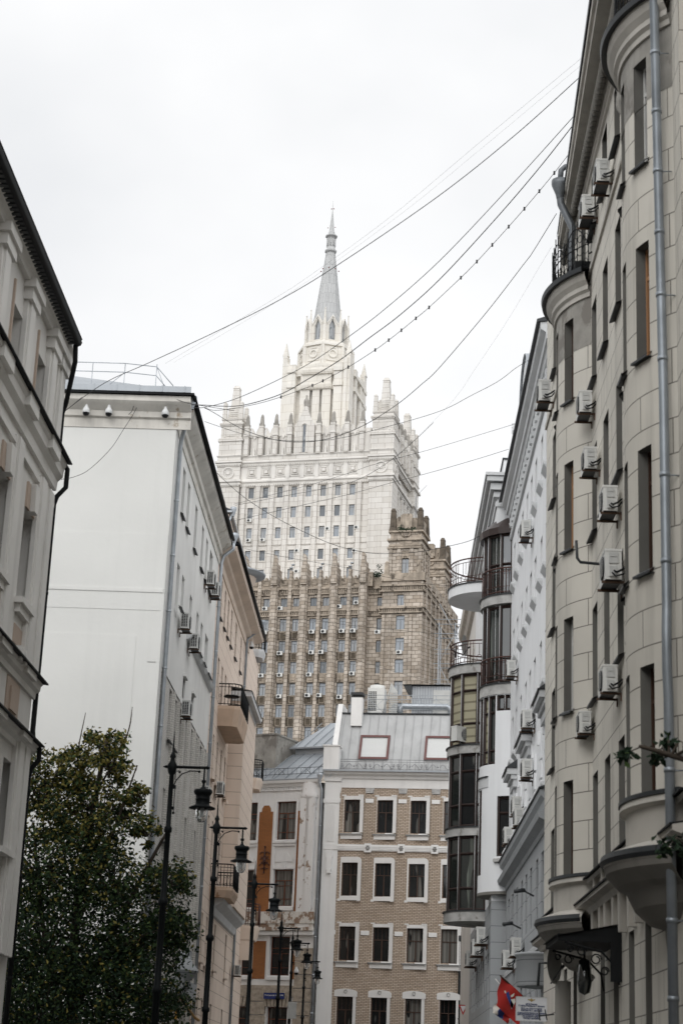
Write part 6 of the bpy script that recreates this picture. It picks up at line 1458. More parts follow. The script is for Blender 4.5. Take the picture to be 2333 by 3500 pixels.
# ================================================================ security cameras
def dome_cam(fr, u, v, z, label, out='v', s=1.0, group='white dome security cameras'):
    t = thing('dome_camera', label, 'security camera', fr.w(u, v, z), group)
    m = MB(); m.tube([(0, 0, .30 * s), (0, 0, .2 * s)], .05 * s, 8); m.lathe(0, 0, [(.045 * s, .28 * s), (.07 * s, .2 * s), (.12 * s, .12 * s), (.135 * s, 0), (.12 * s, -.02 * s)], 14)
    me = m.mesh('housing', 'camera_white'); kid('housing', me, t)
    m = MB(); m.lathe(0, 0, [(.118 * s, -.01), (.112 * s, -.06 * s), (.08 * s, -.115 * s), (.03 * s, -.135 * s), (0, -.138 * s)], 14); kid('dome', m.mesh('dome', 'camera_dome'), t)
    m = MB(); d = fr.u * .0 + (fr.u if out == 'u' else fr.v); m.tube([(0, 0, .25 * s), (d.x * .32, d.y * .32, .25 * s), (d.x * .32, d.y * .32, .0)], .03 * s, 6); kid('bracket', m.mesh('bracket', 'camera_white'), t)
for v, lb in ((3.18, 'white dome camera on the blank gable, leftmost of three'), (2.38, 'white dome camera on the blank gable, middle of three'), (.39, 'white dome camera on the gable near the silver drainpipe')): dome_cam(FB, 1.72, v, 23.85, lb, 'u')
dome_cam(FC, 16.0, -.28, 23.55, 'white dome camera hanging below the peach eaves', 'v'); dome_cam(FC, 24.6, .0, 29.2 - 4.2, 'small white dome camera under the round corner roof', 'v', .8)
q = FX.hit('D2', 1065, 1440, z=6.5); t_ = Fr((q[0], q[1]), 0); dome_cam(t_, 0, 0, 6.9, 'white dome camera on a lamp pole before the rough stone pier', 'v', .9)
def bullet(fr, u, v, z, label, ang):
    t = thing('bullet_camera', label, 'security camera', fr.w(u, v, z), 'tube shaped security cameras')
    m = MB(); d = Vector((math.cos(R(ang)), math.sin(R(ang)), -.18)) * .3; m.tube([(0, 0, 0), d], .055, 8); kid('body', m.mesh('body', 'dark_sheet'), t)
    m = MB(); m.tube([(-.0, 0, -.03), fr.v.to_3d() * .25 + Vector((0, 0, -.15))], .025, 5); kid('bracket', m.mesh('bracket', 'dark_sheet'), t)
bullet(FH, 4.3, -.5, 6.9, 'dark tube camera on the grey lower wall, higher of two', 200); bullet(FH, 8.1, -.55, 6.35, 'dark tube camera above a grey air conditioner on the lower wall', 200)

# ================================================================ air conditioners
ACM = {}
def ac_meshes():
    m = MB(); m.box(-.39, .39, .10, .40, 0, .56); m.box(-.40, .40, .09, .41, .53, .575); m.box(-.395, -.38, .14, .36, .05, .5); ACM['body'] = m.mesh('body', 'ac_white')
    m = MB(); m.tube([(-.08, .40, .28), (-.08, .425, .28)], .22, 18); m.tube([(-.08, .425, .28), (-.08, .43, .28)], .20, 18); ACM['fan'] = m.mesh('fan', 'ac_dark')
    m = MB()
    for k in range(9): m.box(-.28, .12, .431, .436, .1 + k * .045, .115 + k * .045)
    ACM['fan_guard'] = m.mesh('fan_guard', 'ac_grey')
    m = MB(); m.box(-.42, -.40, .16, .33, .30, .50); m.box(-.44, -.40, .18, .32, .05, .24); m.box(-.432, -.42, .19, .30, .42, .455); ACM['valve_cover'] = m.mesh('valve_cover', 'ac_grey')
    m = MB()
    for k in range(8):
        for j in range(3): m.box(-.408, -.399, .13 + j * .08, .19 + j * .08, .06 + k * .058, .10 + k * .058)
    ACM['grille'] = m.mesh('grille', 'ac_dark')
    m = MB()
    m.box(-.02, .02, 0, .45, -.05, -.005); m.box(-.02, .02, 0, .03, -.18, -.0)
    ACM['bracket'] = m.mesh('bracket', 'rust')
    m = MB(); m.tube([(-.43, .24, .15), (-.52, .2, .1), (-.5, .1, .16), (-.46, 0, .25)], .022, 5); m.tube([(-.43, .28, .12), (-.5, .22, .03), (-.48, .08, .08), (-.44, 0, .2)], .018, 5); ACM['pipes'] = m.mesh('pipes', 'black_metal')
    m = MB(); m.box(-.38, .38, .1, .40, -.002, .0); ACM['tray'] = m.mesh('tray', 'ac_dark')
ac_meshes()
def ac(fr, u, v, z, label, kind='cover', sc=1.0, group='air conditioners on the street fronts', M=None):
    t = thing('air_conditioner', label, 'air conditioner', (0, 0, 0), group)
    M = M or fr.M(u, v, z, out=True)
    t.matrix_world = M @ Matrix.Scale(sc, 4)
    for k in ('body', 'fan', 'bracket', 'tray') + (('valve_cover', 'pipes') if kind == 'cover' else ('grille',)):
        o = kid(k, ACM[k], t)
        if k == 'fan': kid('fan_guard', ACM['fan_guard'], o)
        if k == 'bracket': o.location = (.3, 0, 0); kid(k, ACM[k], t).location = (-.3, 0, 0)
GA = [(2.1, 19.35, 'tan covered air conditioner below the topmost windows, close to the near bay', 1.0), (4.6, 19.85, 'white air conditioner beside the scrolled iron roof railing', 1.0), (5.15, 15.5, 'white air conditioner beside the far rounded bay, third storey from the top', .98), (4.35, 13.95, 'air conditioner between the two rounded bays, over rusty brackets', .95), (1.3, 12.05, 'large air conditioner half hidden by the near bay, rusty tray below', 1.0), (.75, 10.55, 'big air conditioner with a curled hose half hidden by the near bay', 1.15), (1.45, 8.65, 'grey air conditioner on pale brackets low beside the near bay', 1.0), (5.4, 8.65, 'air conditioner with black hoses beside the far bay, lowest on the grey stone wall', .9), (-.4, 21.0, 'air conditioner tucked behind the near bay cornice below the carved relief', .9)]
for u, z, lb, s_ in GA: ac(FG, u, -.0, z, lb, 'cover', s_ * .87)
ac(FG, 8.4, -.55, 19.3 - 2.3, 'white air conditioner clinging to the far side of the distant bay', 'cover', .9)
HA = [(8.6, 18.15, 'pale air conditioner high on the plain white house'), (14.5, 15.05, 'white air conditioner beside the rust red curved railing'), (7.45, 11.92, 'air conditioner at the lower end of the first pediment'), (7.4, 10.45, 'air conditioner with rusty bracket below the first pediment'), (11.3, 9.95, 'upper unit of the stacked pair above the dark belt cornice'), (10.3, 9.45, 'lower larger unit of the stacked pair above the dark belt cornice'), (14.9, 9.5, 'air conditioner overlapping the dark window of the corner bay'), (10.1, 5.55, 'grey air conditioner under the tube camera on the lower wall'), (13.8, 5.45, 'white air conditioner low beside the grey block wall')]
for u, z, lb in HA: ac(FH, u, -.08 if z < 9 else -.02, z, lb, 'cover', .92)
for u, z, lb in ((19.7, 6.6, 'pale air conditioner with black hoses under the round glazed bay'), (22.6, 6.4, 'dark shaded air conditioner under the round glazed bay, middle of three'), (27.0, 6.3, 'farthest shaded air conditioner under the round glazed bay')): ac(FH, u, -.6, z, lb, 'cover', 1.0)
ac(FH, 22.9, -1.72, 14.25, 'white air conditioner with a big dark fan set in the glazed bay', 'grille', 1.0, M=Matrix.Translation(FH.w(22.6, -1.5, 14.3)) @ Matrix.Rotation(R(88.25 - 180 - 48), 4, 'Z') @ Matrix.Translation((0, -.3, 0)))
BA = [(6.45, 17.25, 'white air conditioner at the silver drainpipe, upper left on the white house', FB), (9.75, 17.3, 'white air conditioner over the long window ledge', FB), (14.0, 21.0, 'higher of two close air conditioners under the white eaves', FB), (16.1, 21.1, 'lower of two close air conditioners under the white eaves', FB), (8.5, 14.45, 'air conditioner hung across the head of the white brickwork', FB), (17.3, 12.7, 'air conditioner behind the first street lamp, on the white brickwork', FB), (4.4, 13.9, 'dark grilled air conditioner beside the peach wall windows', FC)]
for u, z, lb, fr in BA: ac(fr, u, -.02, z, lb, 'grille', 1.0)
ac(FC, 17.6, -.15, 6.8, 'air conditioner on the far end of the peach house near the rough stone', 'grille', .9)
# far units on the wing and the tower
FACM = {}
m = MB(); m.box(-.45, .45, -.42, -.02, -.3, .32); FACM['body'] = m.mesh('body', 'ac_white')
m = MB(); m.tube([(-.1, -.42, 0), (-.1, -.45, 0)], .24, 12); FACM['fan'] = m.mesh('fan', 'ac_dark')
WAC = [(360, 840), (450, 838), (800, 827), (905, 803), (357, 982), (638, 977), (708, 975), (817, 972), (883, 970), (1028, 978), (348, 1112), (448, 1105), (636, 1100), (693, 1098), (1157, 1098), (338, 1238), (449, 1234), (622, 1232), (878, 1226), (444, 1362), (613, 1355), (681, 1355), (802, 1365), (328, 1500)]
TAC = [(266, 315), (262, 433), (346, 430), (733, 363), (905, 355), (551, 494), (892, 494), (549, 617)]
def far_ac(fr, q, v, label, sc):
    u, _, z = fr.hit('M2', q[0], q[1], v=v); t = thing('air_conditioner', label, 'air conditioner', (0, 0, 0), 'air conditioners on the towers'); t.matrix_world = fr.M(u, v, z) @ Matrix.Scale(sc, 4)
    for k in ('body', 'fan'): kid(k, FACM[k], t)
rows = {}
for q in WAC: rows.setdefault(min(range(7), key=lambda r: abs(r - (q[1] - 835) / 131.0)), []).append(q)
for r_, L in rows.items():
    L.sort()
    for k, q in enumerate(L):
        pos = 'alone there' if len(L) == 1 else 'leftmost' if k == 0 else 'rightmost' if k == len(L) - 1 else ORD[k] + ' from the left'
        far_ac(FW, q, -.9 if 1000 < q[0] < 1060 else -.02, 'white unit at the %s window row of the brown wing, %s' % (ORD[r_], pos), 1.0) if q[0] < 1100 else far_ac(FW, q, -.52, 'white unit below a window of the brown corner block', 1.0)
for q, lb in zip(TAC, ['left edge, upper', 'left edge, lower', 'second column, lower third row', 'between the sixth and seventh windows', 'right end of the third row', 'fourth row, near its middle', 'right end of the fourth row', 'between windows just above the wavy brown parapet']):
    far_ac(FT, q, -.02, 'small white unit on the pale tower wall, ' + lb, 1.0)

# ================================================================ wires
def spline(P, n=8):
    P = [Vector(p) for p in P]; out = []
    for i in range(len(P) - 1):
        a, b, c, d = P[max(i - 1, 0)], P[i], P[i + 1], P[min(i + 2, len(P) - 1)]
        for k in range(n):
            t = k / n; out.append(.5 * ((2 * b) + (c - a) * t + (2 * a - 5 * b + 4 * c - d) * t * t + (3 * b - a - 3 * c + d) * t ** 3))
    out.append(P[-1]); return out
def wire(label, pts, d0, d1, r, mname='wire_black', group='cables strung across the street', clips=()):
    """pts: points of the sagging cable as seen, d0/d1: distance of its two ends along the street"""
    nat = [(CR[k][0] + CR[k][2] * x, CR[k][1] + CR[k][2] * y) for k, x, y in pts]
    L = [0]
    for a, b in zip(nat, nat[1:]): L.append(L[-1] + math.dist(a, b))
    P = []
    for q, l in zip(nat, L):
        t = l / L[-1]; y = 1 / ((1 - t) / d0 + t / d1); d = ray('N', *q); P.append(Vector((0, 0, EYE)) + d * (y / d.y))
    S_ = spline(P); m = MB(); m.tube(S_, r * .8, 5)
    for i in clips:
        c = P[i]; m.box(c.x - .025, c.x + .025, c.y - .025, c.y + .025, c.z - .05, c.z + .045)
    return tag(m.obj('cable', mname, None), label, 'cable', group)
wire('long dark cable rising from the railed gable roof across the spire', [('D', 148, 945), ('D', 240, 880), ('D', 345, 832), ('D', 500, 760), ('D', 640, 690), ('D', 770, 612), ('D', 1000, 455), ('D', 1180, 312), ('D', 1338, 170)], 57, 39, .014)
wire('hair thin upper cable passing beside the spire neck', [('D', 380, 835), ('D', 620, 692), ('D', 720, 627), ('D', 900, 495), ('D', 1100, 328), ('D', 1348, 122)], 57, 38, .0035, 'wire_grey')
wire('hair thin cable just below the uppermost one', [('D', 400, 832), ('D', 640, 690), ('D', 900, 507), ('D', 1100, 345), ('D', 1345, 140)], 57, 38, .0025, 'wire_grey')
wire('dark cable from the silver funnel to the cornice, third from the top', [('D', 440, 935), ('T2', 0, 1455), ('T2', 200, 1400), ('T2', 450, 1290), ('T2', 700, 1160), ('T2', 930, 1005), ('T2', 1200, 800), ('T2', 1568, 475), ('T3', 400, 1260), ('T3', 865, 745)], 57.5, 40, .013)
wire('thick black cable sagging over the tower crown to the cornice', [('D', 440, 930), ('T2', 0, 1440), ('T2', 110, 1447), ('T2', 260, 1440), ('T2', 500, 1370), ('T2', 700, 1260), ('T2', 900, 1140), ('T2', 1100, 990), ('T2', 1300, 840), ('T2', 1568, 600), ('T3', 300, 1480), ('T3', 600, 1130), ('T3', 860, 800)], 57.5, 40.5, .017)
wire('black cable with small hanging clips', [('T2', 0, 1458), ('T2', 90, 1475), ('T2', 320, 1438), ('T2', 510, 1385), ('T2', 720, 1308), ('T2', 790, 1277), ('T2', 960, 1185), ('T2', 1140, 1070), ('T2', 1230, 1004), ('T2', 1315, 938), ('T2', 1412, 858), ('T2', 1500, 785), ('T3', 80, 1860), ('T3', 187, 1752), ('T3', 290, 1640), ('T3', 400, 1518), ('T3', 505, 1398), ('T3', 605, 1280), ('T3', 705, 1158), ('T3', 815, 1015)], 58, 43, .011, clips=(3, 4, 5, 6, 7, 8, 9, 10, 11, 12, 13, 14, 15, 16, 17, 18, 19))
wire('dark cable dipping lowest across the parapet, then climbing steeply right', [('T2', 0, 1460), ('T2', 60, 1490), ('T2', 250, 1600), ('T2', 450, 1668), ('T2', 620, 1687), ('T2', 780, 1675), ('T2', 950, 1625), ('T2', 1110, 1550), ('T2', 1300, 1425), ('T2', 1450, 1300), ('T2', 1568, 1190), ('T4', 250, 330), ('T4', 505, 0), ('T3', 560, 1690), ('T3', 720, 1430)], 58, 45, .013)
wire('thin cable across the arcaded parapet ending at the rounded attic gable', [('T2', 0, 1550), ('T2', 250, 1632), ('T2', 480, 1672), ('T2', 700, 1680), ('T2', 900, 1662), ('T2', 1200, 1590), ('T2', 1568, 1482), ('T4', 160, 880), ('T4', 330, 790), ('T4', 450, 700), ('T4', 560, 635)], 60, 52, .010)
wire('hair thin cable climbing steeply over the pale sky at the right', [('T5', 1000, 1300), ('T4', 0, 950), ('T4', 180, 700), ('T4', 400, 370), ('T4', 620, 0), ('T3', 690, 1650)], 70, 45, .003, 'wire_grey')
wire('faint cable reaching the dark mansard at the right', [('M2', 170, 215), ('M2', 560, 118), ('T5', 400, 1450), ('T5', 720, 1340), ('T5', 1140, 1225), ('T5', 1568, 1110), ('T4', 250, 1135), ('T4', 460, 1070)], 68, 60, .009)
wire('cable bending up past the right turret towards the wall', [('M2', 180, 222), ('M2', 460, 168), ('M2', 780, 108), ('T5', 640, 1490), ('T5', 1040, 1235), ('T5', 1350, 970), ('T5', 1568, 760)], 70, 58, .010)
wire('straight cable from the peach eaves to the roof aerial', [('M2', 180, 312), ('M2', 560, 225), ('T5', 450, 1720), ('T5', 1000, 1570), ('T5', 1568, 1420), ('T4', 200, 1308), ('T4', 400, 1245)], 76, 66, .011)
wire('sagging cable across the pale tower windows to the bay roof', [('M2', 75, 30), ('M2', 120, 75), ('M2', 250, 185), ('M2', 450, 310), ('M2', 700, 430), ('M2', 850, 480), ('M2', 1000, 507), ('M2', 1150, 508), ('M2', 1300, 495), ('M2', 1450, 465), ('M2', 1568, 435), ('T4', 230, 1815), ('T4', 440, 1712)], 70, 65, .014)
wire('cable drooping over the wavy brown parapet', [('M2', 240, 480), ('M2', 520, 538), ('M2', 800, 585), ('M2', 1060, 645), ('M2', 1330, 690), ('M2', 1450, 700)], 88, 78, .011)
wire('nearly level cable across the upper wing windows', [('M2', 250, 895), ('M2', 600, 905), ('M2', 900, 940), ('M2', 1250, 975), ('M2', 1500, 998)], 92, 80, .010)
wire('cable slanting down across the wing towards the roof railing', [('M2', 320, 940), ('M2', 600, 1042), ('M2', 900, 1142), ('M2', 1200, 1232), ('M2', 1460, 1302)], 90, 104, .010)
wire('slack cable hanging in a bow down the blank gable', [('T1', 945, 1770), ('M1', 905, 10), ('M1', 830, 130), ('M1', 740, 265), ('M1', 600, 400), ('M1', 500, 450), ('M1', 410, 468)], 59.4, 59.3, .012, group='loose cables on the blank gable')
wire('short loose cable end under the gable cornice', [('T1', 945, 1768), ('T1', 910, 1800), ('T1', 885, 1870), ('T1', 862, 1895)], 59.35, 59.35, .014, group='loose cables on the blank gable')
wire('straight cable slanting from the gable cornice to the black drainpipe', [('T1', 590, 1745), ('T1', 400, 1905)], 59.3, 59.0, .010, group='loose cables on the blank gable')
wire('cable running along under the gable cornice to the corner funnel', [('T1', 1100, 1765), ('T1', 1200, 1800), ('T1', 1290, 1825), ('T1', 1568, 1870)], 59.2, 58.8, .012, group='loose cables on the blank gable')
m = MB(); m.tube([FX.w(*p) for p in ()] or [(-4.0, 75, 24.8), (-4.0, 75, 25.6)], .05, 5)

# ================================================================ satellite dishes, aerials, scaffold
def dish(loc, r, az, tilt, label):
    t = thing('satellite_dish', label, 'satellite dish', loc); t.rotation_euler = (R(tilt), 0, R(az))
    m = MB(); m.lathe(0, 0, [(0, 0), (r * .4, .03 * r), (r * .75, .11 * r), (r, .2 * r), (r * 1.01, .2 * r), (r * .75, .09 * r), (r * .4, .01 * r), (0, -.02)], 24); me = m.mesh('reflector', 'dish_grey'); o = kid('reflector', me, t); o.rotation_euler = (R(90), 0, 0)
    m = MB(); m.tube([(0, 0, -r), (0, -.55 * r, -.25 * r)], .015, 5); m.tube([(0, -.55 * r, -.25 * r), (0, -.7 * r, -.1 * r)], .035, 6); m.tube([(0, .02, 0), (0, .25, 0), (0, .28, -r * 1.1)], .03, 6); kid('arm', m.mesh('arm', 'dark_sheet'), t)
dish(FH.w(23.8, -1.5, 18.35), .42, 70, 0, 'dark satellite dish above the rust red railing of the glazed bay')
dish(FG.w(7.6, -.62, 4.25), .42, 62, 0, 'large grey satellite dish under the far bay beside the iron canopy')
m = MB(); m.tube([(7.7, -.35, 0), (7.7, -.35, 3.9)], .16, 10); tag(m.obj('service_post', 'dark_plinth', None, FG), 'thick dark post below the satellite dish', 'post')
FS = Fr((6.9, 108), -9)
sc_ = thing('scaffold', 'light metal scaffold with plank decks rising beyond the curved balconies', 'scaffold', FS.w(0, 0, 0))
m = MB()
for i in range(7):
    for j in range(2): m.tube([(i * 1.0 - .6, j * 1.2, 8), (i * 1.0 - .6, j * 1.2, 29.2)], .03, 4)
for k in range(11):
    z = 9.5 + k * 1.9
    for j in range(2): m.tube([(-.9, j * 1.2, z), (5.8, j * 1.2, z)], .025, 4); m.tube([(-.9, j * 1.2, z + .9), (5.8, j * 1.2, z + .9)], .02, 4)
    for i in range(6): m.tube([(i - .6, 0, z), (i + .4, 0, z + 1.9)] if (i + k) % 2 else [(i + .4, 0, z), (i - .6, 0, z + 1.9)], .018, 4)
    for i in range(7): m.tube([(i - .6, 0, z), (i - .6, 1.2, z)], .02, 4)
m.obj('frame', 'galvanised', sc_, FS)
for k in (6, 7, 8):
    m = MB(); m.box(-.9, 5.8, 0.05, 1.15, 9.5 + k * 1.9, 9.56 + k * 1.9); m.box(-.9, 5.8, .02, .05, 9.5 + k * 1.9, 9.72 + k * 1.9); m.obj('deck', 'red_planks', sc_, FS)
m = MB(); m.box(-.6, 5.8, 1.3, 6, 18, 23.5); m.box(-.3, 5.8, 1.25, 1.3, 22.2, 22.5)
bx = thing('far_annex', 'ochre annex wall glimpsed behind the scaffold', 'building', FS.w(2, 3, 0)); m.obj('wall', 'brown_stone', bx, FS)

# ================================================================ flags and police plaque
FN = Fr(FG.w(14.0, -.45, 0)[:2], 0)
fp = FX.w(0, 0, 0)
def cloth(name, label, corners, mats, parts, loc, wav=.06):
    """corners: four points; parts: list of (name, material, s0, s1, t0, t1)"""
    t = thing(name, label, 'flag', loc, None); A, B, C_, D_ = [Vector(c) for c in corners]
    for nm, mn, s0, s1, t0, t1 in parts:
        m = MB(); n_ = 10; vs_, fs = [], []
        for i in range(n_ + 1):
            for j in range(n_ + 1):
                s = s0 + (s1 - s0) * i / n_; q = t0 + (t1 - t0) * j / n_
                p = (A * (1 - s) + B * s) * (1 - q) + (D_ * (1 - s) + C_ * s) * q
                vs_.append(p + Vector((.02 * math.sin(9 * q), wav * math.sin(7 * s + 4 * q), wav * .4 * math.sin(5 * q + 3 * s))))
        for i in range(n_):
            for j in range(n_): k = i * (n_ + 1) + j; fs.append((k, k + 1, k + n_ + 2, k + n_ + 1))
        m.shared(vs_, fs, True); m.obj(nm, mn, t)
    return t
def P5(x, y, d): r_ = ray('H5', x, y); return Vector((0, 0, EYE)) + r_ * (d / r_.y)
DF = 45.6
poleA, poleB = P5(742, 1548, DF), P5(1010, 1795, DF + .5)
t = cloth('red_flag', 'red flag with a dark rider emblem on a slanting pole beside the white plaque', [P5(750, 1570, DF), P5(1010, 1790, DF + .4), P5(960, 2180, DF + .3), P5(690, 1900, DF)], None,
          [('cloth', 'flag_red', 0, 1, 0, 1)], P5(900, 1800, DF))
m = MB(); 
e0 = P5(865, 1830, DF - .12); k_ = (P5(1000, 1830, DF - .12) - e0).length / 135
def EP(x, y): return P5(x, y, DF - .1)
m.face([EP(815, 1760), EP(845, 1740), EP(875, 1850), EP(905, 1900), EP(885, 1960), EP(850, 1870), EP(820, 1800)]); m.obj('emblem_rider', 'flag_blue', t)
m = MB(); m.face([EP(870, 1790), EP(915, 1760), EP(905, 1800), EP(875, 1815)]); m.face([EP(870, 1840), EP(920, 1830), EP(925, 1870), EP(895, 1930), EP(880, 1960), EP(865, 1900)]); m.face([EP(790, 1735), EP(805, 1730), EP(815, 1760), EP(800, 1765)]); m.obj('emblem_horse', 'flag_white', t)
m = MB(); m.tube([poleA, P5(1080, 1860, DF + .6)], .02, 6); m.obj('pole', 'brown_frame', t)
t = cloth('tricolour_flag', 'white blue red tricolour flag hanging behind the red flag', [P5(690, 1880, DF + .25), P5(850, 1990, DF + .25), P5(800, 2110, DF + .3), P5(640, 1990, DF + .3)], None,
          [('white_band', 'flag_white', 0, .36, 0, 1), ('blue_band', 'flag_blue', .36, .78, -.15, 1.02), ('red_band', 'flag_red', .78, 1.2, -.1, 1.05)], P5(740, 1990, DF), .04)
m = MB(); m.tube([P5(682, 1588, DF + .3), P5(755, 1675, DF + .35), P5(1000, 1960, DF + .5)], .016, 6); m.obj('pole', 'letter_white', t)
pq = thing('police_plaque', 'white plaque with dark blue lettering and a small gold eagle', 'sign', P5(1120, 1960, 44.3))
a_, b_, c_ = P5(932, 1800, 44.3), P5(1312, 1812, 44.3), P5(940, 2098, 44.3)
ux = (b_ - a_); wd = ux.length; ux.normalize(); hz = (a_ - c_).length
fwd = Vector((-ux.y, ux.x, 0)).normalized(); ang = math.atan2(ux.y, ux.x)
MP = Matrix.Translation(Vector((a_.x, a_.y, c_.z))) @ Matrix.Rotation(ang, 4, 'Z')
m = MB(); m.box(0, wd, 0, .03, 0, hz); inst('plate', m.mesh('plate', 'sign_white'), pq, MP)
m = MB(); 
for q in ((0, .015, 0, hz), (wd - .015, wd, 0, hz), (0, wd, 0, .015), (0, wd, hz - .015, hz)): m.box(q[0], q[1], -.008, 0, q[2], q[3])
inst('rim', m.mesh('rim', 'cool_trim'), pq, MP)
m = MB(); s_ = wd * .12; cx, cz = wd * .5, hz * .86
for sg in (-1, 1):
    m.face([(cx, -.004, cz - s_ * .5), (cx + sg * s_ * .25, -.004, cz - s_ * .2), (cx + sg * s_, -.004, cz + s_ * .1), (cx + sg * s_ * .95, -.004, cz + s_ * .3), (cx + sg * s_ * .3, -.004, cz + s_ * .2), (cx + sg * s_ * .12, -.004, cz + s_ * .55), (cx, -.004, cz + s_ * .4)])
inst('emblem', m.mesh('emblem', 'gold_emblem'), pq, MP)
LN = [('МВД России', .70, .075), ('ГУ МВД России по г. Москве', .625, .075), ('УВД по ЦАО ГУ МВД', .51, .085), ('России по г. Москве', .435, .085), ('ОТДЕЛ МИНИСТЕРСТВА ВНУТРЕННИХ', .335, .058), ('ДЕЛ РОССИЙСКОЙ ФЕДЕРАЦИИ', .265, .07), ('ПО РАЙОНУ АРБАТ', .19, .075), ('ГОРОДА МОСКВЫ', .115, .075)]
for tx, zz, sz in LN: text_mesh(tx, sz * hz * 1.05, 'letter_blue', MP @ Matrix.Translation((wd / 2, -.006, zz * hz)) @ Matrix.Rotation(R(90), 4, 'X'), pq, bold=.002)
m = MB(); m.tube([P5(1568, 2000, 43.8), P5(1300, 2030, 44.0), P5(1215, 2040, 44.0)], .018, 5); m.tube([P5(1285, 1960, 44.0), P5(1310, 2090, 44.0)], .016, 5); m.tube([P5(1210, 1970, 44.0), P5(1225, 2095, 44.0)], .016, 5)
tag(m.obj('wall_aerial', 'dark_sheet', None), 'dark rod aerial reaching across the lower right of the plaque', 'aerial')
rs = thing('road_sign', 'road sign on a grey post seen edge-on before the green brick house', 'road sign', FH.w(33, -1.9, 0))
q0 = FX.hit('H5', 360, 2000, v=0, u=None) if False else None
r_ = ray('H5', 365, 2050); bp = Vector((0, 0, EYE)) + r_ * (84 / r_.y)
m = MB(); m.tube([(bp.x, bp.y, 0), (bp.x, bp.y, bp.z + 1.9)], .05, 8); m.obj('post', 'pipe_metal', rs)
m = MB(); m.face([(bp.x - .5, bp.y - .07, bp.z + .5), (bp.x - .08, bp.y - .07, bp.z + .5), (bp.x - .29, bp.y - .07, bp.z + .05)]); m.obj('warning_plate', 'flag_red', rs); m = MB(); m.face([(bp.x - .42, bp.y - .08, bp.z + .46), (bp.x - .16, bp.y - .08, bp.z + .46), (bp.x - .29, bp.y - .08, bp.z + .17)]); m.obj('plate_face', 'sign_white', rs)
m = MB(); m.box(bp.x - .55, bp.x - .08, bp.y - .09, bp.y - .06, bp.z - 1.0, bp.z - .55); m.obj('yellow_plate', 'yellow_pipe', rs)

# ================================================================ trees
def tree(label, base, limbs, crowns, nleaf, lsz, name='street_tree', mats=('leaf_green', 'leaf_toplit', 'leaf_dark'), top=9.5, seed=3):
    r = random.Random(seed); t = thing(name, label, 'tree', base); b = Vector(base)
    m = MB(); tips = []
    for P, rr in limbs: m.tube(spline([b + Vector(p) for p in P], 5), [rr * (1 - .75 * i / (5 * (len(P) - 1))) for i in range(5 * (len(P) - 1) + 1)], 7)
    tw = MB(); lf = [MB(), MB(), MB()]
    for ci, (c, rad, wgt) in enumerate(crowns):
        c = b + Vector(c); n_ = int(nleaf * wgt); nb = max(5, n_ // 90); heads = []
        for _ in range(nb):
            while True:
                d = Vector((r.uniform(-1, 1), r.uniform(-1, 1), r.uniform(-1, 1)))
                if .25 < d.length < 1: break
            h = c + Vector((d.x * rad[0], d.y * rad[1], d.z * rad[2])); heads.append(h)
            src = c + (h - c) * .15 + Vector((0, 0, -.25 * rad[2])); mid = (src + h) / 2 + Vector((0, 0, .12))
            tw.tube([src, mid, h], [.022, .013, .006], 4, cap=False)
        for k in range(n_):
            h = heads[k % nb]; tt = .15 if c.z - b.z > 7.5 else .26; g = Vector((r.gauss(0, tt), r.gauss(0, tt), r.gauss(0, tt * .8))); p = h + g * min(rad)
            s = lsz * r.uniform(.7, 1.3); ax = Vector((r.gauss(0, 1), r.gauss(0, 1), r.gauss(-.5, .7))).normalized(); sd = ax.cross(Vector((r.gauss(0, 1), r.gauss(0, 1), r.gauss(0, 1)))).normalized(); up = ax.cross(sd) * .12
            mi = 1 if (p.z - b.z > 6 and r.random() < .6 * min(1, (p.z - b.z - 6) / 4.5)) or r.random() < .05 else (0 if r.random() < .5 + .05 * (p.z - b.z - 6) else 2)  # lighter upward, darker downward: top light put into the leaf colours
            q = lf[mi]; i0 = len(q.v)
            q.v += [tuple(p), tuple(p + ax * s * .45 + sd * s * .27 + up * s), tuple(p + ax * s), tuple(p + ax * s * .45 - sd * s * .27 + up * s)]
            q.f.append((i0, i0 + 1, i0 + 2, i0 + 3)); q.sm.append(False); q.mi.append(0); q.uv.append([(0, 0), (1, 0), (1, 1), (0, 1)])
    o = m.obj('trunk', 'bark', t); tw.obj('twigs', 'bark', o)
    allv = MB()
    for mi, q in enumerate(lf):
        off = len(allv.v); allv.v += q.v; allv.f += [tuple(i + off for i in f) for f in q.f]; allv.sm += q.sm; allv.uv += q.uv; allv.mi += [mi] * len(q.f)
    allv.obj('crown', list(mats), t)
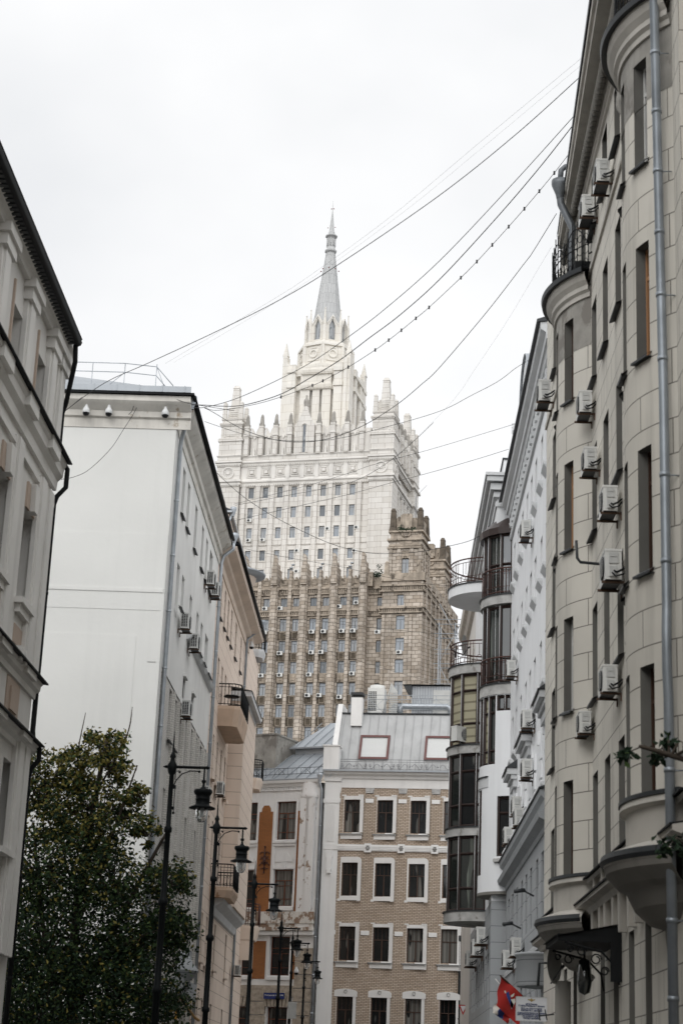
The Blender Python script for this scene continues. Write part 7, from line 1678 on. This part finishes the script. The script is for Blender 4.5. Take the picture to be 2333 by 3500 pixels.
tree('leafy green tree painted yellow-green as if top-lit, standing before the blank white gable', (-6.6, 49.5, 0),
     [([(0, 0, 0), (.05, .1, 2.5), (-.05, 0, 5.0), (.1, .1, 8.0), (.4, 0, 10.6)], .2), ([(0, 0, 3.0), (.9, .2, 5.2), (1.8, .1, 7.2), (2.3, 0, 8.2)], .11), ([(0, 0, 2.6), (-.8, -.2, 5.0), (-1.4, 0, 8.0)], .11), ([(.0, 0, 5.5), (.7, -.3, 7.6), (1.3, -.2, 9.8)], .07), ([(0, 0, 4.0), (1.2, -.6, 4.9), (2.3, -.7, 5.4)], .08), ([(0, 0, 8), (-.4, .2, 9.8), (-.3, .3, 11.3)], .04), ([(.2, 0, 9), (.9, .1, 10.6), (1.0, .2, 11.5)], .035)],
     [((-1.2, 0, 8.9), (1.2, 1.3, 1.2), .085), ((.45, 0, 10.0), (.75, .8, 1.15), .04), ((-.3, .2, 9.9), (.8, .8, .9), .025), ((.3, 0, 8.5), (1.4, 1.4, 1.1), .085), ((1.45, 0, 9.0), (.5, .6, .4), .012), ((1.75, 0, 8.0), (.55, .5, .4), .012), ((-1.0, 0, 7.0), (1.7, 2.0, 1.4), .14), ((.9, .1, 6.7), (1.1, 1.6, .95), .085), ((2.35, -.2, 6.75), (.6, .8, .6), .03), ((2.5, -.2, 5.6), (.75, .8, .6), .04), ((1.7, -.1, 5.2), (1.1, 1.4, .9), .075), ((-.8, 0, 5.0), (2.0, 2.4, 1.5), .19), ((1.5, -.2, 3.9), (1.5, 1.6, 1.1), .11), ((-.7, -.3, 3.2), (2.2, 2.6, 1.6), .24), ((1.6, 0, 2.3), (1.2, 1.5, 1.2), .10), ((-.5, 0, 1.6), (2.0, 2, 1.0), .12)], 46000, .125, top=7.6)
tree('leafy twigs of a young tree reaching in front of the silver drainpipe', (6.0, 23.0, 0),
     [([(0, 0, 0), (-.1, 0, 2.5), (-.3, .1, 4.6), (-.9, .2, 5.6), (-1.6, .3, 5.9), (-2.0, .3, 6.0)], .09), ([(-.2, 0, 3.4), (-.7, 0, 4.2), (-1.5, .1, 4.75)], .035), ([(-.3, .1, 4.6), (-.2, .2, 5.8), (-.5, .2, 6.6)], .035)],
     [((-1.6, .3, 5.95), (.65, .3, .18), .30), ((-1.35, .1, 4.75), (.6, .35, .3), .32), ((-.6, .2, 5.9), (.35, .3, .5), .2), ((-.2, .1, 5.0), (.6, .4, 1.0), .3), ((.6, .2, 6.0), (1.0, .8, 1.2), .4)], 700, .12, name='young_tree', mats=('leaf_dark', 'leaf_green', 'leaf_dark'), top=99, seed=8)
m = MB()
for k in range(40):
    p = Vector((rnd.uniform(10.6, 12.6), rnd.uniform(.2, 1.0), 82.3 + rnd.random() * .6)) if k < 26 else Vector((rnd.uniform(15.2, 18), -.3, 90.0 + rnd.random() * .3))
    for j in range(6): q = p + Vector((rnd.gauss(0, .18), rnd.gauss(0, .1), rnd.gauss(0, .2))); m.face([q, q + Vector((.16, 0, .05)), q + Vector((.1, .05, .2)), q + Vector((-.05, .02, .14))])
m.tube([(11.9, .6, 82.3), (12.0, .6, 84.4)], .03, 4)
for j in range(30): q = Vector((12.0 + rnd.gauss(0, .3), .6, 82.8 + rnd.random() * 1.6)); m.face([q, q + Vector((.16, 0, .05)), q + Vector((.1, .05, .2)), q + Vector((-.05, .02, .14))])
tag(m.obj('wild_saplings', 'leaf_dark', None, FW), 'small wild plants rooted on the ledges of the brown wing', 'plants', kind='stuff')
